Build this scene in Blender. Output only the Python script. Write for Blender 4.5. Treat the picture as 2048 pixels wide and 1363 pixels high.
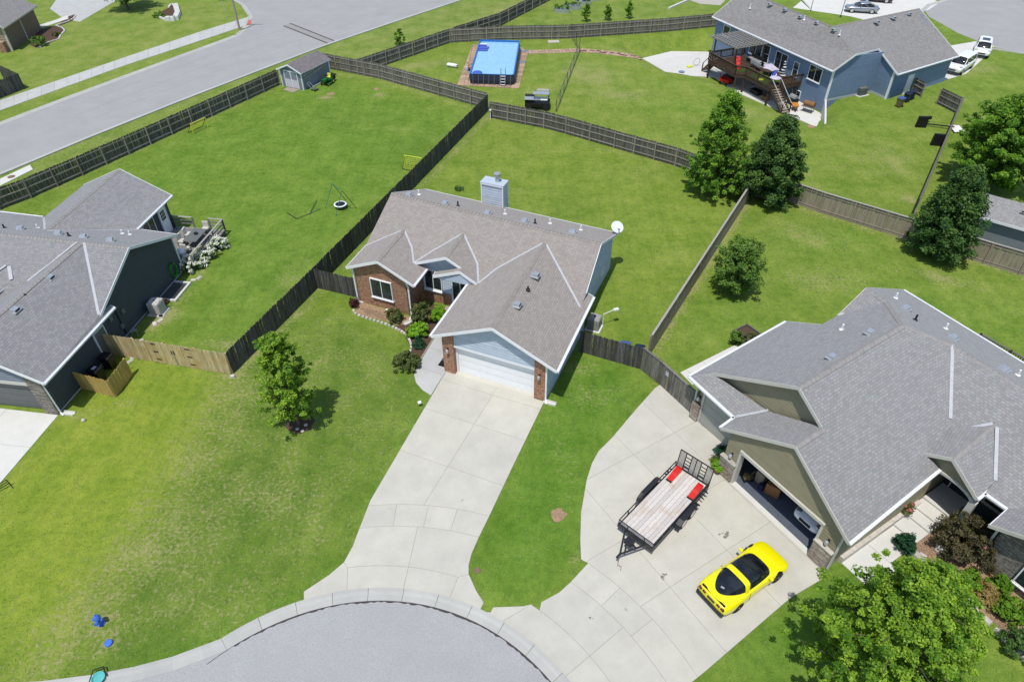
import bpy, math, random
import numpy as np
from mathutils import Vector, Matrix
rnd = random.Random(7)
for o in list(bpy.data.objects): bpy.data.objects.remove(o)
SC = bpy.context.scene
COL = SC.collection
R = math.radians
# ------------------------------------------------------------ camera, sky, sun, exposure
CAM_H, CAM_PITCH, CAM_ROLL, CAM_F = 29.75, R(40.86), R(-0.45), 1365.0      # metres, angles, focal length for a 2048 px wide picture
_F = np.array([0, math.cos(CAM_PITCH), -math.sin(CAM_PITCH)]); _r = np.array([1., 0, 0]); _u = np.array([0, math.sin(CAM_PITCH), math.cos(CAM_PITCH)])
_R = math.cos(CAM_ROLL)*_r + math.sin(CAM_ROLL)*_u; _U = -math.sin(CAM_ROLL)*_r + math.cos(CAM_ROLL)*_u
cam = bpy.data.cameras.new('camera'); co = bpy.data.objects.new('camera', cam); COL.objects.link(co)
cam.sensor_width = 36.0; cam.lens = 36.0*CAM_F/2048; cam.clip_end = 3000
M = Matrix.Identity(4)
for i in range(3): M[i][0] = _R[i]; M[i][1] = _U[i]; M[i][2] = -_F[i]
M[2][3] = CAM_H
co.matrix_world = M
SC.camera = co
SUN_EL, SUN_AZ = R(69.5), R(67)          # shadows fall towards azimuth 66 deg (from +x towards +y)
wd = bpy.data.worlds.new('World'); SC.world = wd; wd.use_nodes = True
nt = wd.node_tree; bg = nt.nodes['Background']; sky = nt.nodes.new('ShaderNodeTexSky'); sky.sky_type = 'NISHITA'; sky.sun_disc = False
sky.sun_elevation = SUN_EL; sky.sun_rotation = math.atan2(-math.cos(SUN_AZ), -math.sin(SUN_AZ)); sky.altitude = 400
nt.links.new(sky.outputs[0], bg.inputs[0]); bg.inputs[1].default_value = 0.15
sl = bpy.data.lights.new('sun', 'SUN'); sl.energy = 3.65; sl.angle = R(0.53); sl.color = (1, .955, .88)
so = bpy.data.objects.new('sun', sl); COL.objects.link(so); so.location = (-20, -40, 90)
so.rotation_euler = Vector((math.cos(SUN_EL)*math.cos(SUN_AZ), math.cos(SUN_EL)*math.sin(SUN_AZ), -math.sin(SUN_EL))).to_track_quat('-Z', 'Y').to_euler()
SC.view_settings.view_transform = 'Standard'; SC.view_settings.look = 'None'; SC.view_settings.exposure = 0.12; SC.view_settings.gamma = 1.0
# ------------------------------------------------------------ surveying: a photo measurement -> a place on the ground (or at a height)
def ray(x, y): return _F*CAM_F + _R*(x-1024) - _U*(y-681.5)
CAMP = np.array([0, 0, CAM_H])
def G(x, y, z=0.0):
    d = ray(x, y); return CAMP + d*(z-CAM_H)/d[2]
def plane3(a, b, c):
    n = np.cross(b-a, c-a); n = n/np.linalg.norm(n); return n, float(n@a)
def onp(x, y, pl):
    d = ray(x, y); n, k = pl; return CAMP + d*(k-n@CAMP)/(n@d)
def G2(x, y): return G(x, y)[:2]
class Fr:
    def __init__(s, O, deg):
        s.O = np.array([O[0], O[1], 0.]); s.deg = deg; a = R(deg); s.u = np.array([math.cos(a), math.sin(a), 0]); s.v = np.array([-math.sin(a), math.cos(a), 0])
    def W(s, a, b, z=0.): return s.O + a*s.u + b*s.v + np.array([0, 0, z])
    def L(s, P): d = np.asarray(P, float)-s.O; return np.array([d@s.u, d@s.v, d[2]])
    def g(s, x, y, z=0.): return s.L(G(x, y, z))
# ------------------------------------------------------------ objects
def lnk(o, parent=None):
    COL.objects.link(o)
    if parent is not None: o.parent = parent
    return o
def tag(o, label=None, cat=None, group=None, kind=None):
    if label: o['label'] = label
    if cat: o['category'] = cat
    if group: o['group'] = group
    if kind: o['kind'] = kind
    return o
def thing(name, label, cat, loc=(0, 0, 0), deg=0., group=None):
    o = bpy.data.objects.new(name, None); o.empty_display_size = .3; o.location = [float(c) for c in loc] if len(loc) == 3 else (float(loc[0]), float(loc[1]), 0); o.rotation_euler = (0, 0, R(deg))
    return tag(lnk(o), label, cat, group)
def copy_tree(o, parent=None):
    c = o.copy(); lnk(c, parent)
    for ch in list(o.children): copy_tree(ch, c)
    return c
class MB:
    def __init__(s): s.v = []; s.f = []; s.m = []
    def add(s, vs, fs, mi=0):
        n = len(s.v); s.v += [tuple(float(c) for c in p) for p in vs]; s.f += [tuple(i+n for i in f) for f in fs]; s.m += [mi]*len(fs); return s
    BF = [(0, 3, 2, 1), (4, 5, 6, 7), (0, 1, 5, 4), (1, 2, 6, 5), (2, 3, 7, 6), (3, 0, 4, 7)]
    def box(s, x0, y0, z0, x1, y1, z1, mi=0):
        return s.add([(x0, y0, z0), (x1, y0, z0), (x1, y1, z0), (x0, y1, z0), (x0, y0, z1), (x1, y0, z1), (x1, y1, z1), (x0, y1, z1)], s.BF, mi)
    def obox(s, c, sz, deg=0, mi=0, taper=1.):
        ca, sa = math.cos(R(deg)), math.sin(R(deg)); vs = []
        for z, k in ((0, 1.), (sz[2], taper)):
            for dx, dy in ((-1, -1), (1, -1), (1, 1), (-1, 1)):
                x, y = dx*sz[0]/2*k, dy*sz[1]/2*k; vs.append((c[0]+x*ca-y*sa, c[1]+x*sa+y*ca, c[2]+z))
        return s.add(vs, s.BF, mi)
    def beam(s, p, q, w, h, mi=0, up=(0, 0, 1)):
        p, q = np.array(p, float), np.array(q, float); d = q-p; d /= np.linalg.norm(d)+1e-9; sd = np.cross(d, up)
        if np.linalg.norm(sd) < 1e-4: sd = np.cross(d, (0, 1, 0))
        sd /= np.linalg.norm(sd); u = np.cross(sd, d); vs = []
        for e in (p, q):
            for a, b in ((-1, -1), (1, -1), (1, 1), (-1, 1)): vs.append(e+sd*a*w/2+u*b*h/2)
        return s.add(vs, [(0, 1, 2, 3), (7, 6, 5, 4), (0, 4, 5, 1), (1, 5, 6, 2), (2, 6, 7, 3), (3, 7, 4, 0)], mi)
    def cyl(s, p, q, r0, r1=None, n=10, mi=0):
        r1 = r0 if r1 is None else r1; p, q = np.array(p, float), np.array(q, float); d = q-p; d /= np.linalg.norm(d)+1e-9
        a = np.cross(d, (0, 0, 1.)); a = np.cross(d, (0, 1., 0)) if np.linalg.norm(a) < 1e-3 else a; a /= np.linalg.norm(a); b = np.cross(d, a); vs = []
        for e, r in ((p, r0), (q, r1)):
            for i in range(n): t = 2*math.pi*i/n; vs.append(e+r*(a*math.cos(t)+b*math.sin(t)))
        fs = [(i, i+n, (i+1) % n+n, (i+1) % n) for i in range(n)]+[tuple(range(n)), tuple(range(2*n-1, n-1, -1))]
        return s.add(vs, fs, mi)
    def tube(s, pts, r, n=6, mi=0):
        for a, b in zip(pts[:-1], pts[1:]): s.cyl(a, b, r, r, n, mi)
        return s
    def prism(s, poly, z0, z1, mi=0, mis=None):
        n = len(poly); A = sum(poly[i][0]*poly[(i+1) % n][1]-poly[(i+1) % n][0]*poly[i][1] for i in range(n))
        if A < 0: poly = poly[::-1]
        s.add([(p[0], p[1], z0) for p in poly]+[(p[0], p[1], z1) for p in poly], [], mi); k = len(s.v)-2*n
        s.f.append(tuple(range(k+n, k+2*n))); s.m.append(mi); s.f.append(tuple(range(k+n-1, k-1, -1))); s.m.append(mi)
        for i in range(n): s.f.append((k+i, k+(i+1) % n, k+n+(i+1) % n, k+n+i)); s.m.append(mi if mis is None else mis)
        return s
    def lathe(s, prof, n=16, c=(0, 0, 0), mi=0):
        k = len(s.v)
        for r, z in prof:
            for i in range(n): t = 2*math.pi*i/n; s.v.append((c[0]+r*math.cos(t), c[1]+r*math.sin(t), c[2]+z))
        for j in range(len(prof)-1):
            for i in range(n): s.f.append((k+j*n+i, k+j*n+(i+1) % n, k+(j+1)*n+(i+1) % n, k+(j+1)*n+i)); s.m.append(mi)
        s.f.append(tuple(range(k+n-1, k-1, -1))); s.m.append(mi); e = k+(len(prof)-1)*n; s.f.append(tuple(range(e, e+n))); s.m.append(mi)
        return s
    def mesh(s, name, mats):
        me = bpy.data.meshes.new(name); me.from_pydata(s.v, [], s.f)
        for m in (mats if isinstance(mats, (list, tuple)) else [mats]): me.materials.append(m)
        if any(s.m): me.polygons.foreach_set('material_index', s.m)
        me.update(); return me
    def build(s, name, mats, parent=None, loc=None, deg=None, smooth=False, bev=0, sub=0):
        me = s.mesh(name, mats); o = bpy.data.objects.new(name, me); lnk(o, parent)
        if loc is not None: o.location = [float(c) for c in loc] if len(loc) == 3 else (float(loc[0]), float(loc[1]), 0)
        if deg is not None: o.rotation_euler = (0, 0, R(deg))
        if smooth:
            for p in me.polygons: p.use_smooth = True
        if bev: b = o.modifiers.new('bevel', 'BEVEL'); b.width = bev; b.segments = 2; b.limit_method = 'ANGLE'
        if sub: b = o.modifiers.new('sub', 'SUBSURF'); b.levels = sub; b.render_levels = sub
        return o
# ------------------------------------------------------------ materials (all procedural)
class NT:
    def __init__(s, name):
        s.m = bpy.data.materials.new(name); s.m.use_nodes = True; s.t = s.m.node_tree; s.b = s.t.nodes['Principled BSDF']; s.b.inputs['Specular IOR Level'].default_value = .3
    def n(s, ty, **kw):
        x = s.t.nodes.new('ShaderNode'+ty)
        for k, v in kw.items(): setattr(x, k, v)
        return x
    def l(s, a, b): s.t.links.new(a, b)
    def val(s, sock, v):
        if hasattr(v, 'links') or isinstance(v, bpy.types.NodeSocket): s.l(v, sock)
        else: sock.default_value = v
    def math(s, op, a, b=0.): x = s.n('Math', operation=op); s.val(x.inputs[0], a); s.val(x.inputs[1], b); return x.outputs[0]
    def vm(s, op, a, b=None):
        x = s.n('VectorMath', operation=op); s.val(x.inputs[0], a)
        if b is not None: s.val(x.inputs[1], b)
        return x.outputs['Value'] if op in ('DOT_PRODUCT', 'LENGTH') else x.outputs[0]
    def pos(s): return s.n('NewGeometry').outputs['Position']
    def ocoord(s): return s.n('TexCoord').outputs['Object']
    def noise(s, vec, sc, det=3, ro=.55, col=False): x = s.n('TexNoise'); s.l(vec, x.inputs['Vector']); x.inputs['Scale'].default_value = sc; x.inputs['Detail'].default_value = det; x.inputs['Roughness'].default_value = ro; return x.outputs['Color' if col else 'Fac']
    def mix(s, f, a, b, bt='MIX'):
        x = s.n('Mix', data_type='RGBA', blend_type=bt); s.val(x.inputs[0], f)
        s.val(x.inputs[6], a if not isinstance(a, tuple) else (*a[:3], 1)); s.val(x.inputs[7], b if not isinstance(b, tuple) else (*b[:3], 1)); return x.outputs[2]
    def ramp(s, f, pts):
        x = s.n('ValToRGB'); s.val(x.inputs[0], f); e = x.color_ramp.elements
        while len(e) < len(pts): e.new(.5)
        for k, (p, c) in enumerate(pts): e[k].position = p; e[k].color = (*c[:3], 1) if isinstance(c, tuple) else (c, c, c, 1)
        return x.outputs[0]
    def mr(s, v, a, b, c, d): x = s.n('MapRange'); s.val(x.inputs[0], v); x.inputs[1].default_value = a; x.inputs[2].default_value = b; x.inputs[3].default_value = c; x.inputs[4].default_value = d; return x.outputs[0]
    def bump(s, h, st=.4, dist=.02): x = s.n('Bump'); s.l(h, x.inputs['Height']); x.inputs['Strength'].default_value = st; x.inputs['Distance'].default_value = dist; s.l(x.outputs[0], s.b.inputs['Normal'])
    def col(s, c): s.val(s.b.inputs['Base Color'], c if not isinstance(c, tuple) else (*c[:3], 1)); return s
    def ro(s, r, sp=None):
        s.val(s.b.inputs['Roughness'], r)
        if sp is not None: s.b.inputs['Specular IOR Level'].default_value = sp
        return s
    def plan(s):          # metres along a plane's level line and up its slope
        g = s.n('NewGeometry'); N = g.outputs['True Normal']; t = s.vm('NORMALIZE', s.vm('CROSS_PRODUCT', (0, 0, 1), N)); w = s.vm('CROSS_PRODUCT', N, t)
        c = s.n('CombineXYZ'); s.l(s.vm('DOT_PRODUCT', g.outputs['Position'], t), c.inputs[0]); s.l(s.vm('DOT_PRODUCT', g.outputs['Position'], w), c.inputs[1]); return c.outputs[0]
def sc3(c, k): return tuple(x*k for x in c[:3])
def m_plain(name, c, r=.6, var=.12, sc=3., obj=.0, metal=0., spec=.3, coat=0., bump=0., bsc=60.):
    t = NT(name); f = t.noise(t.pos(), sc, 5, .6); a = t.mix(t.mr(f, .3, .7, 0, 1), sc3(c, 1-var), sc3(c, 1+var))
    if obj:
        oi = t.n('ObjectInfo'); a = t.mix(1., a, t.ramp(oi.outputs['Random'], [(0, 1-obj), (1, 1+obj)]), 'MULTIPLY')
    t.col(a).ro(r, spec); t.b.inputs['Metallic'].default_value = metal; t.b.inputs['Coat Weight'].default_value = coat
    if bump: t.bump(t.noise(t.pos(), bsc, 3), bump, .01)
    return t.m
def m_shingle(name, c1, c2, w=.27, h=.145, cap=1.):
    t = NT(name); p = t.plan(); b = t.n('TexBrick'); t.l(p, b.inputs['Vector']); b.offset = .37; b.squash = 1.0
    for k, v in (('Scale', 1.), ('Mortar Size', .010), ('Mortar Smooth', .3), ('Bias', 0.), ('Brick Width', w), ('Row Height', h)): b.inputs[k].default_value = v
    b.inputs['Color1'].default_value = (*c1, 1); b.inputs['Color2'].default_value = (*c2, 1); b.inputs['Mortar'].default_value = (*sc3(c1, .62), 1)
    n1 = t.noise(p, 1.1, 4); n2 = t.noise(p, 7., 2, .5, True); x = t.mix(t.mr(n1, .35, .7, 0, .18), b.outputs['Color'], sc3(c2, .86)); x = t.mix(.17, x, n2, 'SOFT_LIGHT')
    st = t.n('Mapping'); t.l(p, st.inputs['Vector']); st.inputs['Scale'].default_value = (2.2, .22, 1); x = t.mix(t.mr(t.noise(st.outputs[0], 1., 3), .45, .8, 0, .14), x, sc3(c1, .8))
    t.col(x).ro(.92, .15); t.b.inputs['Sheen Weight'].default_value = .16; t.b.inputs['Sheen Roughness'].default_value = .6; t.bump(b.outputs['Fac'], -.3, .01); return t.m
def m_brick(name, c1, c2, mort, w=.23, h=.076, ms=.011, bump=.5):
    t = NT(name); p = t.plan(); b = t.n('TexBrick'); t.l(p, b.inputs['Vector'])
    for k, v in (('Scale', 1.), ('Mortar Size', ms), ('Mortar Smooth', .1), ('Bias', -.1), ('Brick Width', w), ('Row Height', h)): b.inputs[k].default_value = v
    b.inputs['Color1'].default_value = (*c1, 1); b.inputs['Color2'].default_value = (*c2, 1); b.inputs['Mortar'].default_value = (*mort, 1)
    x = t.mix(t.mr(t.noise(p, 6.5, 4, .75), .46, .66, 0, .75), b.outputs['Color'], sc3(c1, .28)); t.col(x).ro(.88, .2); t.bump(b.outputs['Fac'], -bump, .01); return t.m
def m_wood(name, c, gr=.35, obj=.25, stain=None):
    t = NT(name); oi = t.n('ObjectInfo'); mp = t.n('Mapping'); t.l(t.pos(), mp.inputs['Vector']); mp.inputs['Scale'].default_value = (14, 14, 1.2)
    f = t.noise(mp.outputs[0], 1., 4, .65); a = t.mix(t.mr(f, .3, .7, 0, 1), sc3(c, 1-gr), sc3(c, 1+gr)); a = t.mix(1., a, t.ramp(oi.outputs['Random'], [(0, 1-obj), (1, 1+obj)]), 'MULTIPLY')
    if stain: a = t.mix(t.mr(t.noise(t.pos(), 1.3, 3), .5, .75, 0, .8), a, stain)
    t.col(a).ro(.85, .2); t.bump(f, .3, .006); return t.m
def m_conc(name, c, var=.09, obj=.035, stain=.22):
    t = NT(name); p = t.pos(); oi = t.n('ObjectInfo'); a = t.mix(t.mr(t.noise(p, .8, 6, .6), .3, .7, 0, 1), sc3(c, 1-var), sc3(c, 1+var*.6)); a = t.mix(t.mr(t.noise(p, 3.1, 5, .7), .52, .8, 0, stain), a, sc3(c, .66))
    a = t.mix(.18, a, t.noise(p, 45., 2, .6, True), 'SOFT_LIGHT'); a = t.mix(1., a, t.ramp(oi.outputs['Random'], [(0, (1-obj, 1-obj, 1-obj*.8)), (1, (1+obj, 1+obj, 1+obj*.6))]), 'MULTIPLY')
    t.col(a).ro(.9, .2); t.bump(t.noise(p, 90., 2), .12, .004); return t.m
def m_asph(name, c, streak=None):
    t = NT(name); p = t.pos(); a = t.mix(t.mr(t.noise(p, .35, 5, .6), .3, .72, 0, 1), sc3(c, .88), sc3(c, 1.07)); sp = t.noise(p, 13., 4, .85); a = t.mix(t.mr(sp, .34, .62, 0, 1), sc3(c, .76), a); a = t.mix(t.mr(t.noise(p, 31., 2, .7), .6, .75, 0, .5), a, sc3(c, 1.3))
    if streak is not None:
        mp = t.n('Mapping'); t.l(p, mp.inputs['Vector']); mp.inputs['Rotation'].default_value = (0, 0, -R(streak)); mp.inputs['Scale'].default_value = (.05, 1.1, 1); a = t.mix(t.mr(t.noise(mp.outputs[0], 1., 4), .5, .8, 0, .3), a, sc3(c, .75))
    t.col(a).ro(.93, .2); t.bump(sp, .3, .01); return t.m
def m_glass(name, c=(.015, .02, .022), r=.06):
    t = NT(name); t.col(t.mix(t.mr(t.noise(t.pos(), 1.7, 2), .4, .6, 0, 1), c, sc3(c, 2.2))).ro(r, .6); return t.m
def m_leaf(name, c, c2, tr=.35):
    t = NT(name); at = t.n('Attribute', attribute_name='lv'); a = t.mix(at.outputs['Fac'], c, c2); t.col(a).ro(.55, .25); x = t.n('BsdfTranslucent'); t.l(t.mix(1., a, (1.3, 1.25, .5), 'MULTIPLY'), x.inputs[0]); mx = t.n('MixShader'); mx.inputs[0].default_value = tr; out = t.t.nodes['Material Output']
    t.l(t.b.outputs[0], mx.inputs[1]); t.l(x.outputs[0], mx.inputs[2]); t.l(mx.outputs[0], out.inputs[0]); return t.m
def m_grass():
    t = NT('lawn_grass'); p = t.pos(); at = t.n('Attribute', attribute_name='lawn'); sep = t.n('SeparateColor'); t.l(at.outputs['Color'], sep.inputs[0]); dry, yel, lush = sep.outputs[0], sep.outputs[1], sep.outputs[2]
    n1 = t.noise(p, .42, 7, .66); n2 = t.noise(p, 2.1, 5, .72); n3 = t.noise(p, 15., 3, .78); n4 = t.noise(p, 5.2, 4, .6)
    mp = t.n('Mapping'); t.l(p, mp.inputs['Vector']); mp.inputs['Rotation'].default_value = (0, 0, R(-28)); mp.inputs['Scale'].default_value = (1.3, .10, 1); n5 = t.noise(mp.outputs[0], 1., 3, .6)
    g = t.mix(t.mr(n1, .34, .66, 0, 1), (.140, .216, .032), (.222, .290, .052)); g = t.mix(yel, g, t.mix(t.mr(n1, .36, .64, 0, 1), (.220, .285, .030), (.300, .335, .046))); g = t.mix(t.math('MULTIPLY', lush, .85), g, t.mix(t.mr(n1, .35, .65, 0, 1), (.098, .212, .018), (.155, .285, .034)))
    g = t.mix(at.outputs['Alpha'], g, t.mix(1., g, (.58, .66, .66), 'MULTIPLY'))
    g = t.mix(t.mr(n2, .42, .62, 0, .75), g, t.mix(1., g, (.66, .76, .70), 'MULTIPLY')); g = t.mix(t.mr(n5, .38, .62, 0, .55), g, t.mix(1., g, (.80, .86, .82), 'MULTIPLY'))
    k = t.math('ADD', dry, t.math('MULTIPLY', t.math('SUBTRACT', n2, .5), .9)); k = t.math('ADD', k, t.math('MULTIPLY', t.math('SUBTRACT', n4, .5), 2.1)); k = t.math('ADD', k, t.math('MULTIPLY', t.math('SUBTRACT', n1, .5), .8)); k = t.mr(k, .30, .74, 0, .68); g = t.mix(k, g, (.335, .295, .145)); n6 = t.noise(p, .95, 3, .5); g = t.mix(t.mr(n6, .56, .66, 0, .30), g, t.mix(1., g, (.62, .82, .62), 'MULTIPLY'))
    g = t.mix(t.mr(n3, .3, .72, 0, 1), t.mix(1., g, (.64, .68, .62), 'MULTIPLY'), t.mix(1., g, (1.28, 1.24, 1.3), 'MULTIPLY'))
    t.col(g).ro(.9, .12); t.bump(t.math('ADD', n3, n2), .4, .04); return t.m
W_ = {}
def mk(k, m): W_[k] = m
mk('grass', m_grass())
mk('culdesac', m_asph('pale_asphalt', (.372, .376, .370))); mk('street', m_asph('street_concrete', (.345, .343, .338), 58)); mk('concrete', m_conc('drive_concrete', (.478, .462, .402))); mk('concrete2', m_conc('grey_concrete', (.43, .435, .42))); mk('concw', m_conc('new_concrete', (.56, .555, .52), .06)); mk('joint', m_plain('joint_filler', (.27, .25, .205), .95)); mk('tar', m_plain('road_tar', (.055, .05, .05), .8)); mk('curb', m_conc('curb_concrete', (.40, .402, .375), .08, .05))
mk('sh_c', m_shingle('warm_grey_shingles', (.258, .228, .203), (.312, .281, .254))); mk('sh_r', m_shingle('cool_grey_shingles', (.224, .222, .220), (.290, .287, .284), .22)); mk('sh_l', m_shingle('mixed_grey_shingles', (.205, .204, .206), (.272, .267, .266), .24)); mk('sh_b', m_shingle('taupe_shingles', (.185, .175, .167), (.255, .246, .238), .27)); mk('sh_s', m_shingle('shed_shingles', (.125, .120, .130), (.20, .17, .165)))
mk('cap_c', m_plain('ridge_cap_warm', (.255, .232, .21), .9, .15, 4.)); mk('cap_r', m_plain('ridge_cap_tan', (.258, .248, .236), .9, .14, 4.)); mk('cap_b', m_plain('ridge_cap_taupe', (.22, .205, .19), .9, .2, 4.))
mk('brick', m_brick('red_brick', (.30, .105, .050), (.47, .235, .120), (.36, .31, .24))); mk('ledge', m_brick('ledge_stone', (.30, .235, .18), (.56, .50, .43), (.17, .145, .12), .55, .09, .008, .8)); mk('ledge_g', m_brick('grey_ledge_stone', (.175, .155, .135), (.36, .33, .29), (.11, .10, .09), .55, .09, .008, .8))
for k, c in dict(sid_c=(.43, .49, .56), sid_l=(.050, .062, .070), sid_r=(.255, .232, .150), sid_b=(.150, .215, .310), sid_t=(.16, .125, .085), sid_s=(.19, .215, .255)).items(): mk(k, m_plain('siding_'+k, c, .6, .07, 2., .05))
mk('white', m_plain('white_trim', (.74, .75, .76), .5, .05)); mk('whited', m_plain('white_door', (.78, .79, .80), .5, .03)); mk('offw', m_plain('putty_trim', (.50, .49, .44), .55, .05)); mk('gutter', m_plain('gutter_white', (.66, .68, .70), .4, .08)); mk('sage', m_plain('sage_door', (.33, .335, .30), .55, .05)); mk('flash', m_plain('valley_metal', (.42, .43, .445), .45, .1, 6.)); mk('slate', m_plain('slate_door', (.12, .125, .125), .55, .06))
mk('f_dark', m_wood('weathered_dark_fence', (.078, .075, .068), .5, .35)); mk('f_grey', m_wood('weathered_grey_fence', (.155, .145, .125), .45, .3)); mk('f_in', m_wood('weathered_rail_fence', (.105, .100, .088), .45, .3)); mk('f_rail_lit', m_wood('weathered_lit_rail', (.27, .25, .215), .3, .15)); mk('f_tan', m_wood('tan_fence', (.275, .235, .180), .25, .12)); mk('f_new', m_wood('yellow_new_fence', (.42, .30, .10), .25, .14, (.36, .21, .05))); mk('f_gold', m_wood('new_tan_fence', (.46, .37, .20), .28, .18, (.42, .27, .09))); mk('deckw', m_wood('brown_deck_wood', (.072, .046, .032), .35, .2)); mk('deckg', m_wood('grey_deck_wood', (.21, .20, .185), .3, .2)); mk('cedar', m_wood('light_rail', (.33, .31, .28), .25, .1)); mk('planks', m_wood('trailer_plank', (.55, .51, .47), .2, .14, (.45, .34, .26)))  # rail and post wood paler than the boards: caught sunlight painted into its colour
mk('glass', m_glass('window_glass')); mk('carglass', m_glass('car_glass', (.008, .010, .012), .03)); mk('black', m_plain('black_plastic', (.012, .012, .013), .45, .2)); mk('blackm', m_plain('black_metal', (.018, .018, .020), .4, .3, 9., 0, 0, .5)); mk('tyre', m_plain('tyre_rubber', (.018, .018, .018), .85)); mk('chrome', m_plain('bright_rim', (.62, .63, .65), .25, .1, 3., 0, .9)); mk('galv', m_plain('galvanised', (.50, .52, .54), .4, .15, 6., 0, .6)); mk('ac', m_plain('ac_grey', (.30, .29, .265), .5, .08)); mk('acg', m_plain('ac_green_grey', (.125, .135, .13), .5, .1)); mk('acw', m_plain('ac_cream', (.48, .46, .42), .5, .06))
mk('yellow', m_plain('yellow_paint', (.80, .73, .002), .25, .02, 1., 0, 0, .5, .6)); mk('red', m_plain('red_plastic', (.55, .02, .015), .35, .06)); mk('redd', m_plain('dark_red_light', (.16, .01, .01), .25)); mk('carwhite', m_plain('white_paint', (.78, .78, .78), .2, .02, 1., 0, 0, .5, .5)); mk('carsilver', m_plain('silver_paint', (.33, .35, .38), .25, .05, 1., 0, .6, .5, .5)); mk('carmaroon', m_plain('maroon_paint', (.045, .006, .01), .2, .05, 1., 0, 0, .5, .6)); mk('blue', m_plain('hydrant_blue', (.060, .155, .52), .4, .1)); mk('binblue', m_plain('bin_blue', (.055, .095, .28), .5, .08)); mk('navy', m_plain('bin_navy', (.015, .022, .055), .5, .1)); mk('olive', m_plain('bin_olive', (.15, .125, .055), .55, .08)); mk('green', m_plain('tractor_green', (.012, .11, .022), .35, .1)); mk('limeg', m_plain('hose_green', (.015, .24, .02), .4)); mk('lime', m_plain('goal_yellow', (.62, .66, .05), .5)); mk('teal', m_plain('teal_plastic', (.10, .42, .40), .5)); mk('orange', m_plain('orange', (.5, .2, .03), .5)); mk('turf', m_plain('green_turf_mat', (.035, .085, .01), .95, .25, 9.)); mk('cloth', m_plain('pale_cloth', (.48, .44, .52), .8)); mk('royal', m_plain('royal_blue', (.06, .10, .42), .6)); mk('terra', m_plain('terracotta', (.34, .13, .06), .8)); mk('card', m_plain('brown_cardboard', (.24, .11, .045), .8)); mk('floor', m_plain('garage_floor', (.085, .10, .13), .6, .1)); mk('mulch', m_plain('bark_mulch', (.085, .055, .04), .95, .4, 22., 0, 0, .1, 0, .8, 40.)); mk('dirt', m_plain('bare_soil', (.30, .20, .125), .95, .25, 6., 0, 0, .1, 0, .5, 30.)); mk('rock', m_plain('river_rock', (.34, .235, .155), .9, .35, 16., .25)); mk('stone', m_plain('pale_stone', (.46, .43, .38), .9, .2, 5., .18, 0, .2, 0, .4, 25.)); mk('paver', m_plain('tan_paver', (.36, .25, .175), .9, .15, 3., .22)); mk('paverd', m_plain('dark_paver', (.11, .05, .04), .9, .2, 3., .2)); mk('bark', m_plain('tree_bark', (.105, .080, .058), .95, .3, 12.)); mk('iron', m_plain('rusty_cover', (.20, .115, .085), .8, .2, 12.)); mk('poolblue', m_plain('pool_liner', (.03, .16, .45), .4, .05)); mk('oil', m_plain('oil_stain', (.20, .185, .16), .8, .3, 14.)); mk('poolwall', m_plain('pool_wall', (.028, .034, .062), .5, .25, 5.)); mk('pole', m_plain('utility_pole', (.30, .25, .20), .9, .2, 6.)); mk('rust', m_plain('rusty_grill', (.22, .11, .045), .8, .25, 9.))
def m_water():
    t = NT('pool_water'); p = t.pos(); t.col(t.mix(t.mr(t.noise(p, 2.4, 4), .35, .65, 0, 1), (.24, .46, .63), (.29, .52, .69))).ro(.06, .5); t.bump(t.noise(p, 3.5, 3), .15, .03); return t.m
mk('water', m_water()); mk('acg2', m_conc('old_gutter_concrete', (.27, .265, .255)))
for k, c, c2 in (('maple', (0.075, 0.185, 0.012), (0.3, 0.46, 0.042)), ('maple2', (0.06, 0.17, 0.014), (0.215, 0.38, 0.036)), ('pear', (0.036, 0.095, 0.022), (0.12, 0.215, 0.046)), ('small', (0.075, 0.17, 0.022), (0.185, 0.3, 0.055)), ('lime', (0.12, 0.29, 0.012), (0.25, 0.46, 0.03)), ('olive', (0.065, 0.1, 0.024), (0.145, 0.18, 0.052)), ('plum', (.050, .045, .022), (.125, .112, .048)), ('spruce', (.012, .055, .024), (.030, .105, .045)), ('strawy', (.24, .17, .05), (.36, .27, .10)), ('boxy', (0.075, 0.19, 0.012), (0.18, 0.32, 0.022)), ('whitefl', (.60, .62, .52), (.85, .86, .80)), ('pinkfl', (.42, .10, .12), (.60, .22, .22)), ('burg', (.060, .012, .016), (.10, .03, .03))): mk('l_'+k, m_leaf('leaf_'+k, c, c2, .3 if k not in ('whitefl', 'pinkfl') else .15))
# ============================================================ GROUND AND PAVING
def pip(poly, X, Y):
    ins = np.zeros(X.shape, bool); n = len(poly)
    for i in range(n):
        x0, y0 = poly[i][:2]; x1, y1 = poly[(i+1) % n][:2]
        if y0 == y1: continue
        c = ((y0 > Y) != (y1 > Y)) & (X < (x1-x0)*(Y-y0)/(y1-y0)+x0); ins ^= c
    return ins
def blur(a, k):
    for ax in (0, 1):
        for _ in range(3):
            p = np.cumsum(np.concatenate([np.repeat(np.take(a, [0], ax), k+1, ax), a, np.repeat(np.take(a, [-1], ax), k, ax)], ax), ax)
            n = a.shape[ax]; a = (np.take(p, range(2*k+1, 2*k+1+n), ax)-np.take(p, range(0, n), ax))/(2*k+1)
    return a
RX0, RY0, RES = -100., 2., .25
_nx, _ny = 840, 560
_X, _Y = np.meshgrid(RX0+RES*np.arange(_nx), RY0+RES*np.arange(_ny), indexing='ij')
LAWN = np.zeros((4, _nx, _ny))                       # dry, yellow, lush
def reg(px, ch, amt, bl=4):
    LAWN[ch] += amt*blur(pip([G2(*p) for p in px], _X, _Y).astype(float), bl)
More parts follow.
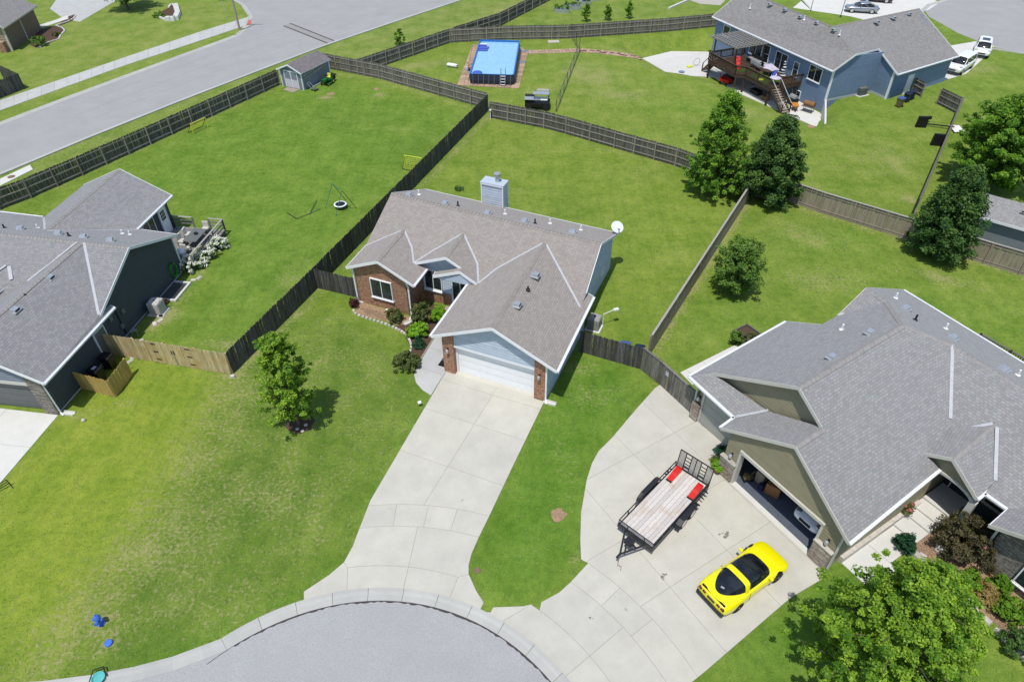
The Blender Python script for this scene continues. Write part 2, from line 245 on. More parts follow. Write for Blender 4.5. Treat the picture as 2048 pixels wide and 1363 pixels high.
def blob(px, py, rx, ry, deg, ch, amt):
    c = G2(px, py); a = R(deg); dx, dy = _X-c[0], _Y-c[1]; u = (dx*math.cos(a)+dy*math.sin(a))/rx; v = (-dx*math.sin(a)+dy*math.cos(a))/ry
    LAWN[ch] += amt*np.exp(-(u*u+v*v)*1.2)
def stroke(px, w, ch, amt):
    P = [G2(*p) for p in px]; D = np.full(_X.shape, 1e9)
    for a, b in zip(P[:-1], P[1:]):
        d = b-a; t = np.clip(((_X-a[0])*d[0]+(_Y-a[1])*d[1])/(d@d), 0, 1); D = np.minimum(D, np.hypot(_X-a[0]-t*d[0], _Y-a[1]-t*d[1]))
    LAWN[ch] += amt*np.exp(-(D/w)**2)
LAWN[0] += .07; LAWN[1] += .22; LAWN[2] += .12
# left neighbour's front lawn: yellow green; dry belt along its edge; straw-flecked lawn before the middle house
reg([(0, 967), (117, 830), (210, 700), (465, 750), (420, 860), (300, 1060), (200, 1200), (100, 1363), (-60, 1363), (-80, 1100)], 1, .8, 6)
stroke([(455, 770), (400, 890), (330, 1010), (250, 1120), (150, 1240), (40, 1363)], 1.9, 0, .27)
reg([(470, 760), (640, 600), (720, 620), (850, 700), (860, 790), (735, 1010), (690, 1130), (600, 1190), (420, 1290), (200, 1340), (150, 1270), (330, 1040)], 0, .15, 5)
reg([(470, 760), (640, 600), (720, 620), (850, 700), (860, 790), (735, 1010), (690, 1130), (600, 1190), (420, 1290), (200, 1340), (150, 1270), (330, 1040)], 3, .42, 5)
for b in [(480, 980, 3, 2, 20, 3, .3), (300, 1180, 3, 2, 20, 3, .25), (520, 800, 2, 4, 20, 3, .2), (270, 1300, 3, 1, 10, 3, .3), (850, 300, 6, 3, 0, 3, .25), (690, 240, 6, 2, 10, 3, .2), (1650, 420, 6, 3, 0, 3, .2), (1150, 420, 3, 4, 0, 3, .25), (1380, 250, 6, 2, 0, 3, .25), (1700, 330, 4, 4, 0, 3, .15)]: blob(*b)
stroke([(640, 600), (720, 625), (850, 720)], .8, 1, .3)
for b in [(560, 1000, 3, 1.5, 20, 0, .2), (330, 1090, 2.5, 1.5, 30, 0, .15), (450, 1200, 3, 1, 20, 0, .12), (650, 720, 3, 1.5, 10, 0, .12), (60, 1010, 2.5, 4, 30, 1, .2), (300, 1290, 4, 1, 10, 2, .2)]: blob(*b)
stroke([(735, 1040), (860, 800)], .6, 2, .5); stroke([(690, 1130), (600, 1190), (480, 1262), (300, 1335)], .5, 2, .45)
# strip between the two drives
reg([(1095, 800), (1160, 705), (1300, 765), (1180, 930), (1160, 1110), (1050, 1210), (970, 1205), (940, 1140), (980, 1030), (1080, 820)], 2, .75, 3); reg([(1095, 800), (1160, 705), (1300, 765), (1180, 930), (1160, 1110), (1050, 1210), (970, 1205), (940, 1140), (980, 1030), (1080, 820)], 3, .3, 3)
for b in [(1150, 735, 1.6, .7, 0, 0, .4), (1185, 790, 2, 1.4, 0, 0, .28), (1120, 900, 1.2, 3, 20, 0, .18), (1120, 1000, 1., 2, 0, 0, .1), (1160, 1122, .5, .35, 0, 0, .8)]: blob(*b)
# yards
reg([(20, 420), (560, 175), (660, 160), (960, 225), (630, 560), (465, 745), (300, 690), (430, 500), (350, 400), (240, 340)], 2, .38, 6)
for b in [(520, 330, 9, 5, 20, 1, .18), (800, 260, 3, 1.6, 0, 0, .16), (760, 190, 1.2, .8, 0, 0, .6), (650, 195, 1.2, .7, 0, 0, .7), (570, 560, 2, 1.5, 40, 0, .25), (600, 520, 2, 1, 40, 0, .2), (450, 690, 2.2, .8, 0, 0, .5), (380, 460, 3, 1, 60, 0, .15), (330, 640, .7, 1.5, -30, 0, .5), (700, 300, 6, 3, 0, 2, .15), (270, 380, 4, 2, 30, 2, .3)]: blob(*b)
reg([(980, 235), (1350, 335), (1490, 390), (1300, 700), (1190, 620), (1240, 470), (860, 370)], 1, .22, 5); reg([(980, 235), (1350, 335), (1490, 390), (1300, 700), (1190, 620), (1240, 470), (860, 370)], 0, .07, 5)
for b in [(1290, 345, 3, 1.5, 0, 0, .22), (1060, 300, 4, 2, 0, 0, .12), (1330, 510, 2, 3, 0, 0, .1), (1040, 380, 1, .5, 0, 0, .3)]: blob(*b)
reg([(1560, 400), (2048, 550), (2048, 700), (1800, 590), (1720, 580), (1560, 650), (1370, 745), (1310, 700), (1500, 400)], 0, .10, 4)
for b in [(1610, 470, 3, 2, 0, 0, .26), (1640, 560, 3, 1.5, 0, 0, .28), (1880, 555, 2.2, .7, -30, 0, .55), (1700, 470, 3, 1.5, 0, 2, .4), (1450, 620, 4, 2, 0, 2, .3), (1900, 620, 6, 2, -30, 2, .25), (1320, 640, 1.5, 5, 55, 2, .2)]: blob(*b)
reg([(720, 150), (900, 90), (1430, 60), (1420, 110), (1650, 265), (1920, 195), (1815, 430), (1560, 380), (1360, 330), (980, 225)], 0, .16, 5); reg([(720, 150), (900, 90), (1430, 60), (1420, 110), (1650, 265), (1920, 195), (1815, 430), (1560, 380), (1360, 330), (980, 225)], 1, .18, 5)
for b in [(1180, 150, 4, 5, 20, 0, .3), (1250, 190, 4, 1.5, 0, 0, .3), (1290, 100, 4, 1.5, 0, 0, .3), (840, 130, 5, 1.5, 10, 0, .3), (1500, 230, 4, 2, 0, 0, .25), (1080, 180, 2, 1, 0, 0, .35), (1780, 320, 3, 4, 0, 0, .2), (1350, 210, 5, 2, -20, 2, .35), (1120, 130, 3, 2, 0, 2, .3), (1700, 250, 3, 2, 0, 2, .3), (1820, 400, .5, .8, 30, 0, .9)]: blob(*b)
# street verges and the lawns beyond the street
reg([(0, 345), (512, 141), (917, 0), (1100, 0), (900, 60), (715, 130), (660, 112), (565, 165), (0, 412)], 0, .30, 3); reg([(0, 0), (0, 255), (500, 62), (560, 0)], 0, .27, 6); reg([(0, 0), (0, 255), (500, 62), (560, 0)], 1, .2, 6); blob(250, 40, 6, 3, 0, 2, .5); reg([(1040, 0), (900, 60), (1430, 35), (1450, -40)], 0, .2, 3); reg([(1930, 190), (2048, 140), (2048, 330), (1830, 420)], 0, .12, 4); blob(1960, 140, 5, 2, 20, 0, .4)
# deep green lawns at the bottom right
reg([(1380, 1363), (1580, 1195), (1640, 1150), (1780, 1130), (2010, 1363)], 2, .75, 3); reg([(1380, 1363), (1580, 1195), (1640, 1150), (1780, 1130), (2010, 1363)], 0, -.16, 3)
# mown or worn edges along the fences
for l, a in (([(470, 750), (640, 585), (980, 230)], .5), ([(455, 745), (225, 690)], .4), ([(565, 172), (300, 291), (60, 398)], .3), ([(672, 148), (760, 160), (970, 226)], .45), ([(1300, 712), (1500, 395)], .55), ([(1580, 410), (1970, 530), (2048, 555)], .5), ([(980, 240), (1350, 335)], .25), ([(375, 590), (300, 655)], .5), ([(270, 800), (130, 840)], .35), ([(395, 560), (440, 480)], .5)): stroke(l, .35, 0, a)
for p in ((202, 1250), (222, 1282)): blob(*p, .45, .35, 0, 0, .8)
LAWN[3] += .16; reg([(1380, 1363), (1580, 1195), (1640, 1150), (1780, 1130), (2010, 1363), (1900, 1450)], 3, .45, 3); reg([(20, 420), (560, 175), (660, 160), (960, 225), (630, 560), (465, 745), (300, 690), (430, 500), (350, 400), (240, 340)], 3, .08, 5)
LAWN = np.clip(LAWN, 0, 1)
def lawn_at(x, y):
    fx = np.clip((x-RX0)/RES, 0, _nx-1.01); fy = np.clip((y-RY0)/RES, 0, _ny-1.01); i, j = fx.astype(int), fy.astype(int); a, b = fx-i, fy-j
    return (LAWN[:, i, j]*(1-a)*(1-b)+LAWN[:, i+1, j]*a*(1-b)+LAWN[:, i, j+1]*(1-a)*b+LAWN[:, i+1, j+1]*a*b).T
def set_attr(me, name, arr4):
    at = me.attributes.new(name, 'FLOAT_COLOR', 'POINT'); at.data.foreach_set('color', np.ascontiguousarray(arr4, dtype=np.float32).ravel())
def np_mesh(name, V, Fq, mat):
    me = bpy.data.meshes.new(name); V = np.ascontiguousarray(V, dtype=np.float32); Fq = np.ascontiguousarray(Fq, dtype=np.int32); k = Fq.shape[1]
    me.vertices.add(len(V)); me.vertices.foreach_set('co', V.ravel()); me.loops.add(Fq.size); me.loops.foreach_set('vertex_index', Fq.ravel()); me.polygons.add(len(Fq)); me.polygons.foreach_set('loop_start', np.arange(0, Fq.size, k, dtype=np.int32))
    try: me.polygons.foreach_set('loop_total', np.full(len(Fq), k, dtype=np.int32))
    except Exception: pass
    me.materials.append(mat); me.update(calc_edges=True); return me
FB = Fr(G(1650, 203), -67.3)
_dip = blur(pip([FB.W(*p)[:2] for p in ((-26.2, -4.0), (-25.4, -10.8), (-16, -10.6), (-13, -7.8), (-9, -7.2), (-2, -6.4), (4.6, -4.8), (3.2, -2.2), (.9, .6), (-25.2, 2.4))], _X, _Y).astype(float), 2)
def TERR(x, y):
    fx = np.clip((x-RX0)/RES, 0, _nx-1.01); fy = np.clip((y-RY0)/RES, 0, _ny-1.01); return -1.36*_dip[fx.astype(int), fy.astype(int)]
ax = np.concatenate([[-1500, -700, -350, -200, -140, -110], np.arange(-90, 100, .6), [110, 140, 200, 350, 700, 1500]]); ay = np.concatenate([[-1500, -600, -250, -100, -50, -20, -8], np.arange(2, 130, .6), [140, 170, 230, 400, 800, 1800]])
gx, gy = np.meshgrid(ax, ay, indexing='ij'); V = np.stack([gx.ravel(), gy.ravel(), TERR(gx.ravel(), gy.ravel())], 1); ny = len(ay); ii, jj = np.meshgrid(np.arange(len(ax)-1), np.arange(ny-1), indexing='ij'); b0 = (ii*ny+jj).ravel(); Fq = np.stack([b0, b0+ny, b0+ny+1, b0+1], 1)
me = np_mesh('ground', V, Fq, W_['grass']); A4 = np.ones((len(V), 4)); A4[:, :] = lawn_at(V[:, 0], V[:, 1]); set_attr(me, 'lawn', A4); go = bpy.data.objects.new('ground', me); lnk(go); tag(go, kind='structure')
# ---- polygon helpers
def clip(poly, n, d):
    out = []; k = len(poly)
    for i in range(k):
        p, q = np.array(poly[i]), np.array(poly[(i+1) % k]); a, b = n[0]*p[0]+n[1]*p[1]-d, n[0]*q[0]+n[1]*q[1]-d
        if a <= 0: out.append(p)
        if (a < 0 < b) or (b < 0 < a): out.append(p+(q-p)*a/(a-b))
    return out
def area(p): return .5*sum(p[i][0]*p[(i+1) % len(p)][1]-p[(i+1) % len(p)][0]*p[i][1] for i in range(len(p)))
def split(polys, lines):
    for n, d in lines:
        nx = []
        for p in polys:
            for s in (1, -1):
                c = clip(p, (n[0]*s, n[1]*s), d*s)
                if len(c) > 2 and abs(area(c)) > .05: nx.append(c)
        polys = nx
    return polys
def inset(poly, g):
    P = []
    for p in poly:
        if not P or np.hypot(*(np.array(p[:2])-P[-1])) > .02: P.append(np.array(p[:2], float))
    if np.hypot(*(P[0]-P[-1])) < .02: P.pop()
    if area(P) < 0: P = P[::-1]
    n = len(P); out = []
    for i in range(n):
        a, b, c = P[i-1], P[i], P[(i+1) % n]; d1 = (b-a)/np.hypot(*(b-a)); d2 = (c-b)/np.hypot(*(c-b)); n1 = np.array([-d1[1], d1[0]]); n2 = np.array([-d2[1], d2[0]]); m = n1+n2; k = m@m
        out.append(b+g*2*m/max(k, .6))
    return out
PAVED = []
def slabs(root, polys, mat, z0=.0, z1=.035, gap=.018, name='concrete_slab'):
    for p in polys:
        PAVED.append([np.array(q[:2]) for q in p]); MB().prism([tuple(q) for q in inset(p, gap/2)], z0, z1+rnd.uniform(-.002, .002)).build(name, mat, root)
def sheet(name, poly, z, mat, kind='structure', parent=None, th=None):
    PAVED.append([np.array(q[:2]) for q in poly]); o = MB().prism([tuple(q[:2]) for q in poly], z-(th or .02), z).build(name, mat, parent)
    return tag(o, kind=kind) if parent is None else o
def sroot(name):
    o = bpy.data.objects.new(name, None); lnk(o); return tag(o, kind='structure')
C0 = np.array([-6.27, 6.0])
def pol(r, deg): return C0+r*np.array([math.cos(R(deg)), math.sin(R(deg))])
def arc(r, d0, d1, n=14): return [pol(r, d0+(d1-d0)*i/n) for i in range(n+1)]
def rt(px): d = G2(*px)-C0; return np.hypot(*d), math.degrees(math.atan2(d[1], d[0]))
# ---- cul-de-sac
left_o = [pol(10.70, 128.95)]+[np.array(p) for p in ((-13.75, 14.0), (-14.86, 13.54), (-16.34, 13.12), (-17.96, 12.8), (-20.09, 12.54), (-26, 12.3), (-34, 12.2))]
left_g = [pol(10.09, 128.95)]
for i in range(1, len(left_o)):
    d = left_o[min(i+1, len(left_o)-1)]-left_o[i-1]; d = d/np.hypot(*d); left_g.append(left_o[i]+.61*np.array([-d[1], d[0]]))
rim = arc(10.09, -120, 128.95, 60)
sheet('culdesac_road', rim+[np.array(p) for p in left_g]+[np.array((-34, 1.5)), np.array((-18, 1.4)), np.array((-14.5, -.6))], .012, W_['culdesac'])
croot = sroot('kerb')
def kerb_seg(a0, a1, b0, b1, root, name='kerb_segment', h=.10):
    # gutter pan, rolled face and top between inner line (a) and outer line (b)
    a0, a1, b0, b1 = [np.array(p, float) for p in (a0, a1, b0, b1)]; m = MB(); vs = []
    for a, b in ((a0, b0), (a1, b1)):
        d = b-a
        for t, z in ((0, .0), (0, .02), (.52, .025), (.74, h), (1, h), (1, 0)): vs.append((*(a+d*t), z))
    m.add(vs, [(0, 6, 7, 1), (1, 7, 8, 2), (2, 8, 9, 3), (3, 9, 10, 4), (4, 10, 11, 5), (0, 1, 2, 3, 4, 5), (11, 10, 9, 8, 7, 6)]); PAVED.append([a0, a1, b1, b0]); return m.build(name, W_['curb'], root)
for d in np.arange(-60, 128.9, 9.):
    for k in range(3): pass
    e = d+9-.10
    pa, pb = arc(10.09, d, e, 3), arc(10.70, d, e, 3); m = MB(); vs = []
    for a, b in zip(pa, pb):
        for t, z in ((0, .0), (0, .02), (.50, .03), (.72, .085), (1, .09), (1, 0)): vs.append((*(a+(b-a)*t), z))
    fs = []
    for j in range(3):
        for i in range(5): fs.append((j*6+i, j*6+6+i, j*6+7+i, j*6+1+i))
    fs += [(0, 1, 2, 3, 4, 5), (23, 22, 21, 20, 19, 18)]; m.add(vs, fs); PAVED.append(pa+pb[::-1]); m.build('kerb_segment', W_['curb'], croot)
lg, lo = left_g, left_o
for i in range(len(lg)-1): kerb_seg(lg[i], lg[i+1]*.999+lg[i]*.001, lo[i], lo[i+1], croot, h=.09)
_w = .1; tar = MB(); rr = random.Random(3)
for d in np.arange(20, 134, .9):
    w1 = rr.uniform(.035, .12); w0 = _w; _w = w1; k = 1 if 38 < d < 127 else .35
    a, b = pol(10.085, d), pol(10.085, d+.9); c, e = pol(10.085-w1*k, d+.9), pol(10.085-w0*k, d); tar.add([(*a, .0165), (*b, .0165), (*c, .0165), (*e, .0165)], [(3, 2, 1, 0)])
o = tar.build('road_tar_joint', W_['tar'], croot); o['kind'] = 'stuff'
# ---- middle drive
FC = Fr(G(1089, 802), -23.4)
droot = sroot('driveway_middle')
Lc = [(893, 741), (741, 1000), (736.5, 1011.4)]; Rc = [(1088.5, 803), (1024, 936), (978.6, 1032)]
rL, tL = rt((736.5, 1011.4)); rR_, tR = rt((978.6, 1032))
def arcpx(p, q, n=12):
    (r0, t0), (r1, t1) = rt(p), rt(q); return [pol(r0+(r1-r0)*i/n, t0+(t1-t0)*i/n) for i in range(n+1)]
U = [G2(*p) for p in Lc[:2]]+arcpx((736.5, 1011.4), (978.6, 1032))+[G2(1024, 936), G2(1088.5, 803)]
def fl(F, a=None, b=None):          # a joint line in a house frame
    n = F.u[:2] if a is not None else F.v[:2]; return (n, float(n@F.O[:2])+(a if a is not None else b))
base_polys = [U]
slabs(droot, split([U], [fl(FC, b=-.75), fl(FC, b=-3.34), fl(FC, b=-6.73), fl(FC, a=-3.1)]), W_['concrete'])
s1 = arcpx((736.5, 1011.4), (978.6, 1032)); s2 = arcpx((718.9, 1056.3), (958, 1074)); s3 = [G2(688, 1124)]+arcpx((695.4, 1135), (917, 1154.3))+[G2(937.5, 1148)]; s4 = arc(10.69, rt((607.4, 1194))[1], rt((962.4, 1215.3))[1], 16)
ring1 = s1+s2[::-1]; cuts = []
for q in ((790, 1031), (852, 1033), (908, 1040)): t = rt(q)[1]; n = np.array([-math.sin(R(t)), math.cos(R(t))]); cuts.append((n, float(n@C0)))
slabs(droot, split([ring1], cuts), W_['concrete']); base_polys.append(ring1)
ring2 = s2+[G2(943.4, 1106.8), G2(937.5, 1130), G2(937.5, 1148)]+s3[1:-1][::-1]+[G2(688, 1124), G2(705.7, 1092)]
t = rt((826, 1095))[1]; n = np.array([-math.sin(R(t)), math.cos(R(t))]); cut = (n, float(n@C0)); slabs(droot, split([ring2], [cut]), W_['concrete']); base_polys.append(ring2)
ring3 = s3+[G2(940.4, 1153.7), G2(952, 1180), G2(967.7, 1205)]+s4[::-1]+[G2(607.4, 1183), G2(658.7, 1149)]
cuts = [cut]
for q in ((695, 1150), (909, 1172)): t = rt(q)[1]; n = np.array([-math.sin(R(t)), math.cos(R(t))]); cuts.append((n, float(n@C0)))
slabs(droot, split([ring3], cuts), W_['concrete']); base_polys.append(ring3)
for p in base_polys: MB().prism([tuple(q) for q in p], .004, .024).build('joint_bed', W_['joint'], droot)
# walk from the drive to the front door
wroot = sroot('front_walk')
wk = [(862, 791), (846, 781), (832, 766), (828, 750), (833, 735), (868, 678), (900, 632), (935, 606), (960, 612), (893, 741)]
slabs(wroot, split([[G2(*p) for p in wk]], [fl(FC, b=-.35), fl(FC, b=1.6), fl(FC, b=3.4)]), W_['concrete2'], z1=.04)
edging = MB()
for a, b in (((833, 733), (868, 676)), ((868, 676), (900, 630))): edging.beam((*G2(*a), .05), (*G2(*b), .05), .10, .08)
edging.build('edging_board', W_['f_tan'], wroot)
# ---- right drive
FR = Fr(G(1438.4, 941.1), -58.4)
rroot = sroot('driveway_right')
c1 = arc(15.47, 50.4, 24.9); c2 = arc(14.15, 50.7, 24.2); c3 = arc(12.1, 54.4, 22.5); c4 = arc(10.69, 62.5, 20)
U = [G2(*p) for p in ((1162, 1118.5), (1160.4, 1080.4), (1162, 1024.6), (1166.3, 1000), (1173.6, 958), (1184, 925.7), (1197, 902), (1223.5, 875.8), (1270.5, 820), (1310, 776), (1324.8, 765.8), (1392, 838), (1403, 849.6))]+[FR.W(-.9, 1.62)[:2], FR.W(-.9, .02)[:2], FR.W(7.0, .02)[:2], FR.W(7.25, -.6)[:2]]+[G2(*p) for p in ((1581.5, 1194.8), (1536, 1233.5), (1411, 1341.5))]+c1[::-1]
slabs(rroot, split([U], [fl(FR, a=-3.35), fl(FR, a=.6), fl(FR, a=3.75), fl(FR, b=-.2), fl(FR, b=-3.22), fl(FR, b=-6.9)]), W_['concrete'])
ring = c1+c2[::-1]; cuts = []
for q in ((1225, 1190), (1290, 1250)): t = rt(q)[1]; n = np.array([-math.sin(R(t)), math.cos(R(t))]); cuts.append((n, float(n@C0)))
slabs(rroot, split([ring], cuts), W_['concrete'])
ringb = c2+c3[::-1][:-1]+[G2(1082.7, 1203.6), G2(1118, 1184.5)]; t = rt((1210, 1285))[1]; n = np.array([-math.sin(R(t)), math.cos(R(t))]); slabs(rroot, split([ringb], [(n, float(n@C0))]), W_['concrete'])
ringc = c3+c4[::-1]+[G2(981.5, 1224), G2(986, 1213.9), G2(1047.5, 1211.8)]; slabs(rroot, split([ringc], [(n, float(n@C0))]+[fl(FR, a=1.0)]), W_['concrete'])
for p in (U, ring, ringb, ringc): MB().prism([tuple(q) for q in p], .004, .024).build('joint_bed', W_['joint'], rroot)
# side walk of the right house (along its left wall) and front porch walk
sroot2 = sroot('side_walk'); slabs(sroot2, split([[G2(*p) for p in ((1360, 745), (1470, 690), (1490, 705), (1400, 760), (1385, 770))]], [fl(FR, b=4.), fl(FR, b=5.4)]), W_['concw'])
# ---- left drive
FL = Fr(G(119, 828), -8.2)
lroot = sroot('driveway_left'); slabs(lroot, split([[G2(*p) for p in ((117, 830), (0, 967))]+[G2(0, 967)+np.array((-3, -3.2)), FL.W(-12, -12)[:2], FL.W(-12, .0)[:2], FL.W(-6.6, 0)[:2]]], [fl(FL, b=-2.6), fl(FL, b=-6.2), fl(FL, a=-3.4), fl(FL, a=-7)]), W_['concw'])
# ---- street at the top left
def line_px(pts): return [G2(*p) for p in pts]
near = line_px([(-150, 407), (9, 342), (180, 271), (352, 202.5), (512, 141), (644, 91), (780, 45), (917, 0)]); near.append(near[-1]+(near[-1]-near[-2])*1.6)
far = line_px([(-150, 309), (0, 251), (125, 203), (252, 155.5), (411, 97), (478, 72)]); fend = line_px([(492, 60), (500, 47), (505, 32), (490, 10), (440, -20), (380, -50)])
top = line_px([(640, -60), (760, -40)]); sheet('street_road', near+[np.array((30, 175)), np.array((-10, 175))]+line_px([(690, -30), (560, -45)])+fend[::-1]+far[::-1], .012, W_['street'])
kroot = sroot('street_kerb')
def kerb_line(P, side, root, w=.62):
    for i in range(len(P)-1):
        a, b = P[i], P[i+1]; L = np.hypot(*(b-a)); n = max(1, int(L/3.0)); d = (b-a)/L; nn = np.array([-d[1], d[0]])*side
        for k in range(n):
            p, q = a+(b-a)*k/n, a+(b-a)*((k+1)/n)-d*.012; kerb_seg(p, q, p+nn*w, q+nn*w, root, h=.11)
kerb_line(near, -1, kroot); kerb_line(far, 1, kroot); kerb_line([far[-1]]+fend, 1, kroot)
swl = line_px([(-150, 280), (0, 221.5), (252, 130.6), (400, 82), (490, 52)]); swu = line_px([(-150, 256), (0, 201), (252, 114.4), (400, 64), (498, 34)])
proot = sroot('pavement'); sp = []
for i in range(len(swl)-1):
    n = max(1, int(np.hypot(*(swl[i+1]-swl[i]))/1.6))
    for k in range(n): t0, t1 = k/n, (k+1)/n; sp.append([swl[i]+(swl[i+1]-swl[i])*t0, swl[i]+(swl[i+1]-swl[i])*t1, swu[i]+(swu[i+1]-swu[i])*t1, swu[i]+(swu[i+1]-swu[i])*t0])
slabs(proot, sp, W_['concrete2'], name='pavement_slab')
MB().prism([tuple(q) for q in line_px([(493, 52), (503, 49), (502, 40), (494, 42)])], .02, .047).build('tactile_pad', m_plain('tactile_red', (.42, .13, .10), .9), proot)
t = sheet('crossing_gutter', line_px([(567, 52), (580, 47), (668, 81), (655, 87)]), .02, W_['acg2'])
for a, b in (((567, 52), (655, 87)), ((580, 47), (668, 82))): MB().beam((*G2(*a), .022), (*G2(*b), .022), .22, .01).build('tar_seam', W_['tar'], t)
sheet('drive_top_left', line_px([(100, 18), (128, 38), (160, 44), (235, 0), (300, -40), (140, -40)]), .02, W_['concrete2'])
sheet('drain_apron', line_px([(0, 358), (60, 330), (66, 339), (0, 372)]), .03, W_['concw']); MB().lathe([(.33, 0), (.33, .02), (.30, .026)], 16, (*G2(23, 354), .03)).build('manhole_cover', W_['iron'], None)
tag(bpy.data.objects['manhole_cover'], 'rusty round manhole cover on the pale slab beside the street', 'manhole')
seams = MB()
for off in (.33, .55, .78):
    for i in range(2, len(near)-2): a = near[i]*(1-off)+far[min(i, len(far)-1)]*off; b = near[i+1]*(1-off)+far[min(i+1, len(far)-1)]*off; seams.beam((*a, .0145), (*b, .0145), .035, .004)
o = seams.build('street_seam', W_['joint']); tag(o, kind='structure')
# ---- far cul-de-sac and drives at the top right
sheet('far_road', line_px([(1850, 22), (1862, 12), (1885, 5), (1910, -4), (2048, -40), (2250, -20), (2250, 130), (2048, 106), (1995, 97), (1960, 84), (1915, 66), (1880, 46), (1858, 34)]), .012, W_['street'])
k2 = sroot('far_kerb'); kerb_line(line_px([(1848, 24), (1862, 12), (1885, 5), (1910, -4), (1960, -20)]), 1, k2); kerb_line(line_px([(1980, 96), (2048, 106), (2150, 118)]), -1, k2)
sheet('far_drive', line_px([(1586, 16), (1620, -12), (1790, -30), (1880, 5), (1858, 20), (1775, 40), (1752, 46), (1700, 33)]), .02, W_['concw'])
sheet('far_drive_right', line_px([(1886, 162), (1932, 148), (1955, 128), (1985, 100), (1958, 82), (1900, 92), (1870, 120)]), .024, W_['concw'])
# ---- pool surround, brick path, patio
FP = Fr(G(938, 176), 2.)
pr = sroot('pool_paving'); ring = line_px([(914, 171), (1038, 177.5), (1056, 106), (1042, 94), (945, 90)])
pv = []; F2 = Fr(G(914, 171), -2)
big = [np.array(p) for p in ring]
pv = split([big], [fl(F2, a=x) for x in np.arange(.8, 12, .8)]+[fl(F2, b=y) for y in np.arange(.8, 16, .8)])
slabs(pr, pv, W_['paver'], z1=.05, gap=.03, name='paving_slab')
bp = sroot('brick_path'); P0, P1 = line_px([(1050, 108), (1284, 117)]); q0, q1 = line_px([(1056, 99), (1284, 111)])
pathc = line_px([(1050, 105), (1110, 103), (1160, 101), (1200, 104), (1240, 109), (1284, 115)])
for i in range(len(pathc)-1):
    a, b = pathc[i], pathc[i+1]; L = np.hypot(*(b-a)); d = (b-a)/L; nn = np.array([-d[1], d[0]]); n = int(L/.42)
    for k in range(n):
        for j in range(4):
            c = a+d*(k+.5)*L/n+nn*(j-1.5)*.36; dark = i >= 2 and ((k+j) % 3 != 0) and ((k//3+(j > 1)) % 2 == 0) and 0 < j < 3
            MB().obox((0, 0, 0), (L/n*.93, .33, .045)).build('path_brick', W_['paverd' if dark else 'paver'], bp, (c[0], c[1], .004+float(TERR(np.array([c[0]]), np.array([c[1]]))[0])), math.degrees(math.atan2(d[1], d[0])))
pa = sroot('patio'); patio = [G(x, y, -1.3)[:2] for x, y in ((1284, 117), (1342, 103), (1416, 104))]+[FB.W(-16, -.05)[:2], FB.W(.0, -.05)[:2]]+[G(x, y, -1.3)[:2] for x, y in ((1648, 262), (1560, 222), (1468, 183), (1430, 155), (1400, 153), (1342, 151))]
slabs(pa, split([patio], [fl(FB, a=x) for x in (-22, -18, -14, -10, -6, -2)]), W_['concw'], z0=-1.4, z1=-1.27)
# ============================================================ HOUSE BUILDING KIT
from mathutils.geometry import tessellate_polygon
def LP(F, P): return F.L(P)
def slope(root, F, pts, mats, th=.13, name='roof_slope'):
    P = [F.L(p) for p in pts]; n = len(P); nz = sum(P[i][0]*P[(i+1) % n][1]-P[(i+1) % n][0]*P[i][1] for i in range(n))
    if nz < 0: P = P[::-1]
    m = MB(); m.add([tuple(p) for p in P]+[(p[0], p[1], p[2]-th) for p in P], []); 
    for tri in tessellate_polygon([[Vector((p[0], p[1], 0)) for p in P]]):
        a, b, c = tri; ar = (P[b][0]-P[a][0])*(P[c][1]-P[a][1])-(P[c][0]-P[a][0])*(P[b][1]-P[a][1])
        if ar < 0: b, c = c, b
        m.f.append((a, b, c)); m.m.append(0); m.f.append((n+a, n+c, n+b)); m.m.append(1)
    for i in range(n): m.f.append((i, n+i, n+(i+1) % n, (i+1) % n)); m.m.append(1)
    return m.build(name, mats, root)
def fascia(root, F, lines, mat, h=.19, t=.035, name='fascia', gut=False):
    for ln in lines:
        for a, b in zip(ln[:-1], ln[1:]):
            a, b = F.L(a), F.L(b); k = np.array([0, 0, -.075]); MB().beam(a+k, b+k, t, h).build(name, mat, root)
            if gut:
                d = (b-a)/np.linalg.norm(b-a); s = np.array([d[1], -d[0], 0])*gut; g = MB().beam(a+s*.07+np.array([0, 0, -.055]), b+s*.07+np.array([0, 0, -.055]), .12, .10); o = g.build('gutter', W_['gutter'], root)
def cap(root, F, p, q, s, mat, w=.16, name='ridge_cap'):
    p, q = F.L(p), F.L(q); d = (q-p); Ld = np.linalg.norm(d); d = d/Ld; sd = np.array([d[1], -d[0], 0]); sd = sd/(np.linalg.norm(sd)+1e-9); m = MB(); n = max(1, int(Ld/.28))
    for i in range(n):
        a, b = p+d*Ld*i/n, p+d*Ld*((i+1)/n-.003); z0, z1 = .034, .022
        vs = []
        for e, zz in ((a, z1), (b, z0)):
            for k in (-1, 0, 1): vs.append(e+sd*k*w+np.array([0, 0, zz-abs(k)*w*s]))
            for k in (-1, 0, 1): vs.append(e+sd*k*w+np.array([0, 0, zz-abs(k)*w*s-.03]))
        m.add(vs, [(0, 1, 7, 6), (1, 2, 8, 7), (0, 3, 4, 1), (1, 4, 5, 2), (6, 7, 10, 9), (7, 8, 11, 10), (0, 6, 9, 3), (2, 5, 11, 8)])
    return m.build(name, mat, root)
def valley(root, F, p, q, w=.13, mat='flash', dz=.012):
    p, q = F.L(p), F.L(q); return MB().beam(p+[0, 0, dz], q+[0, 0, dz], w, .035).build('valley_flashing', W_[mat], root)
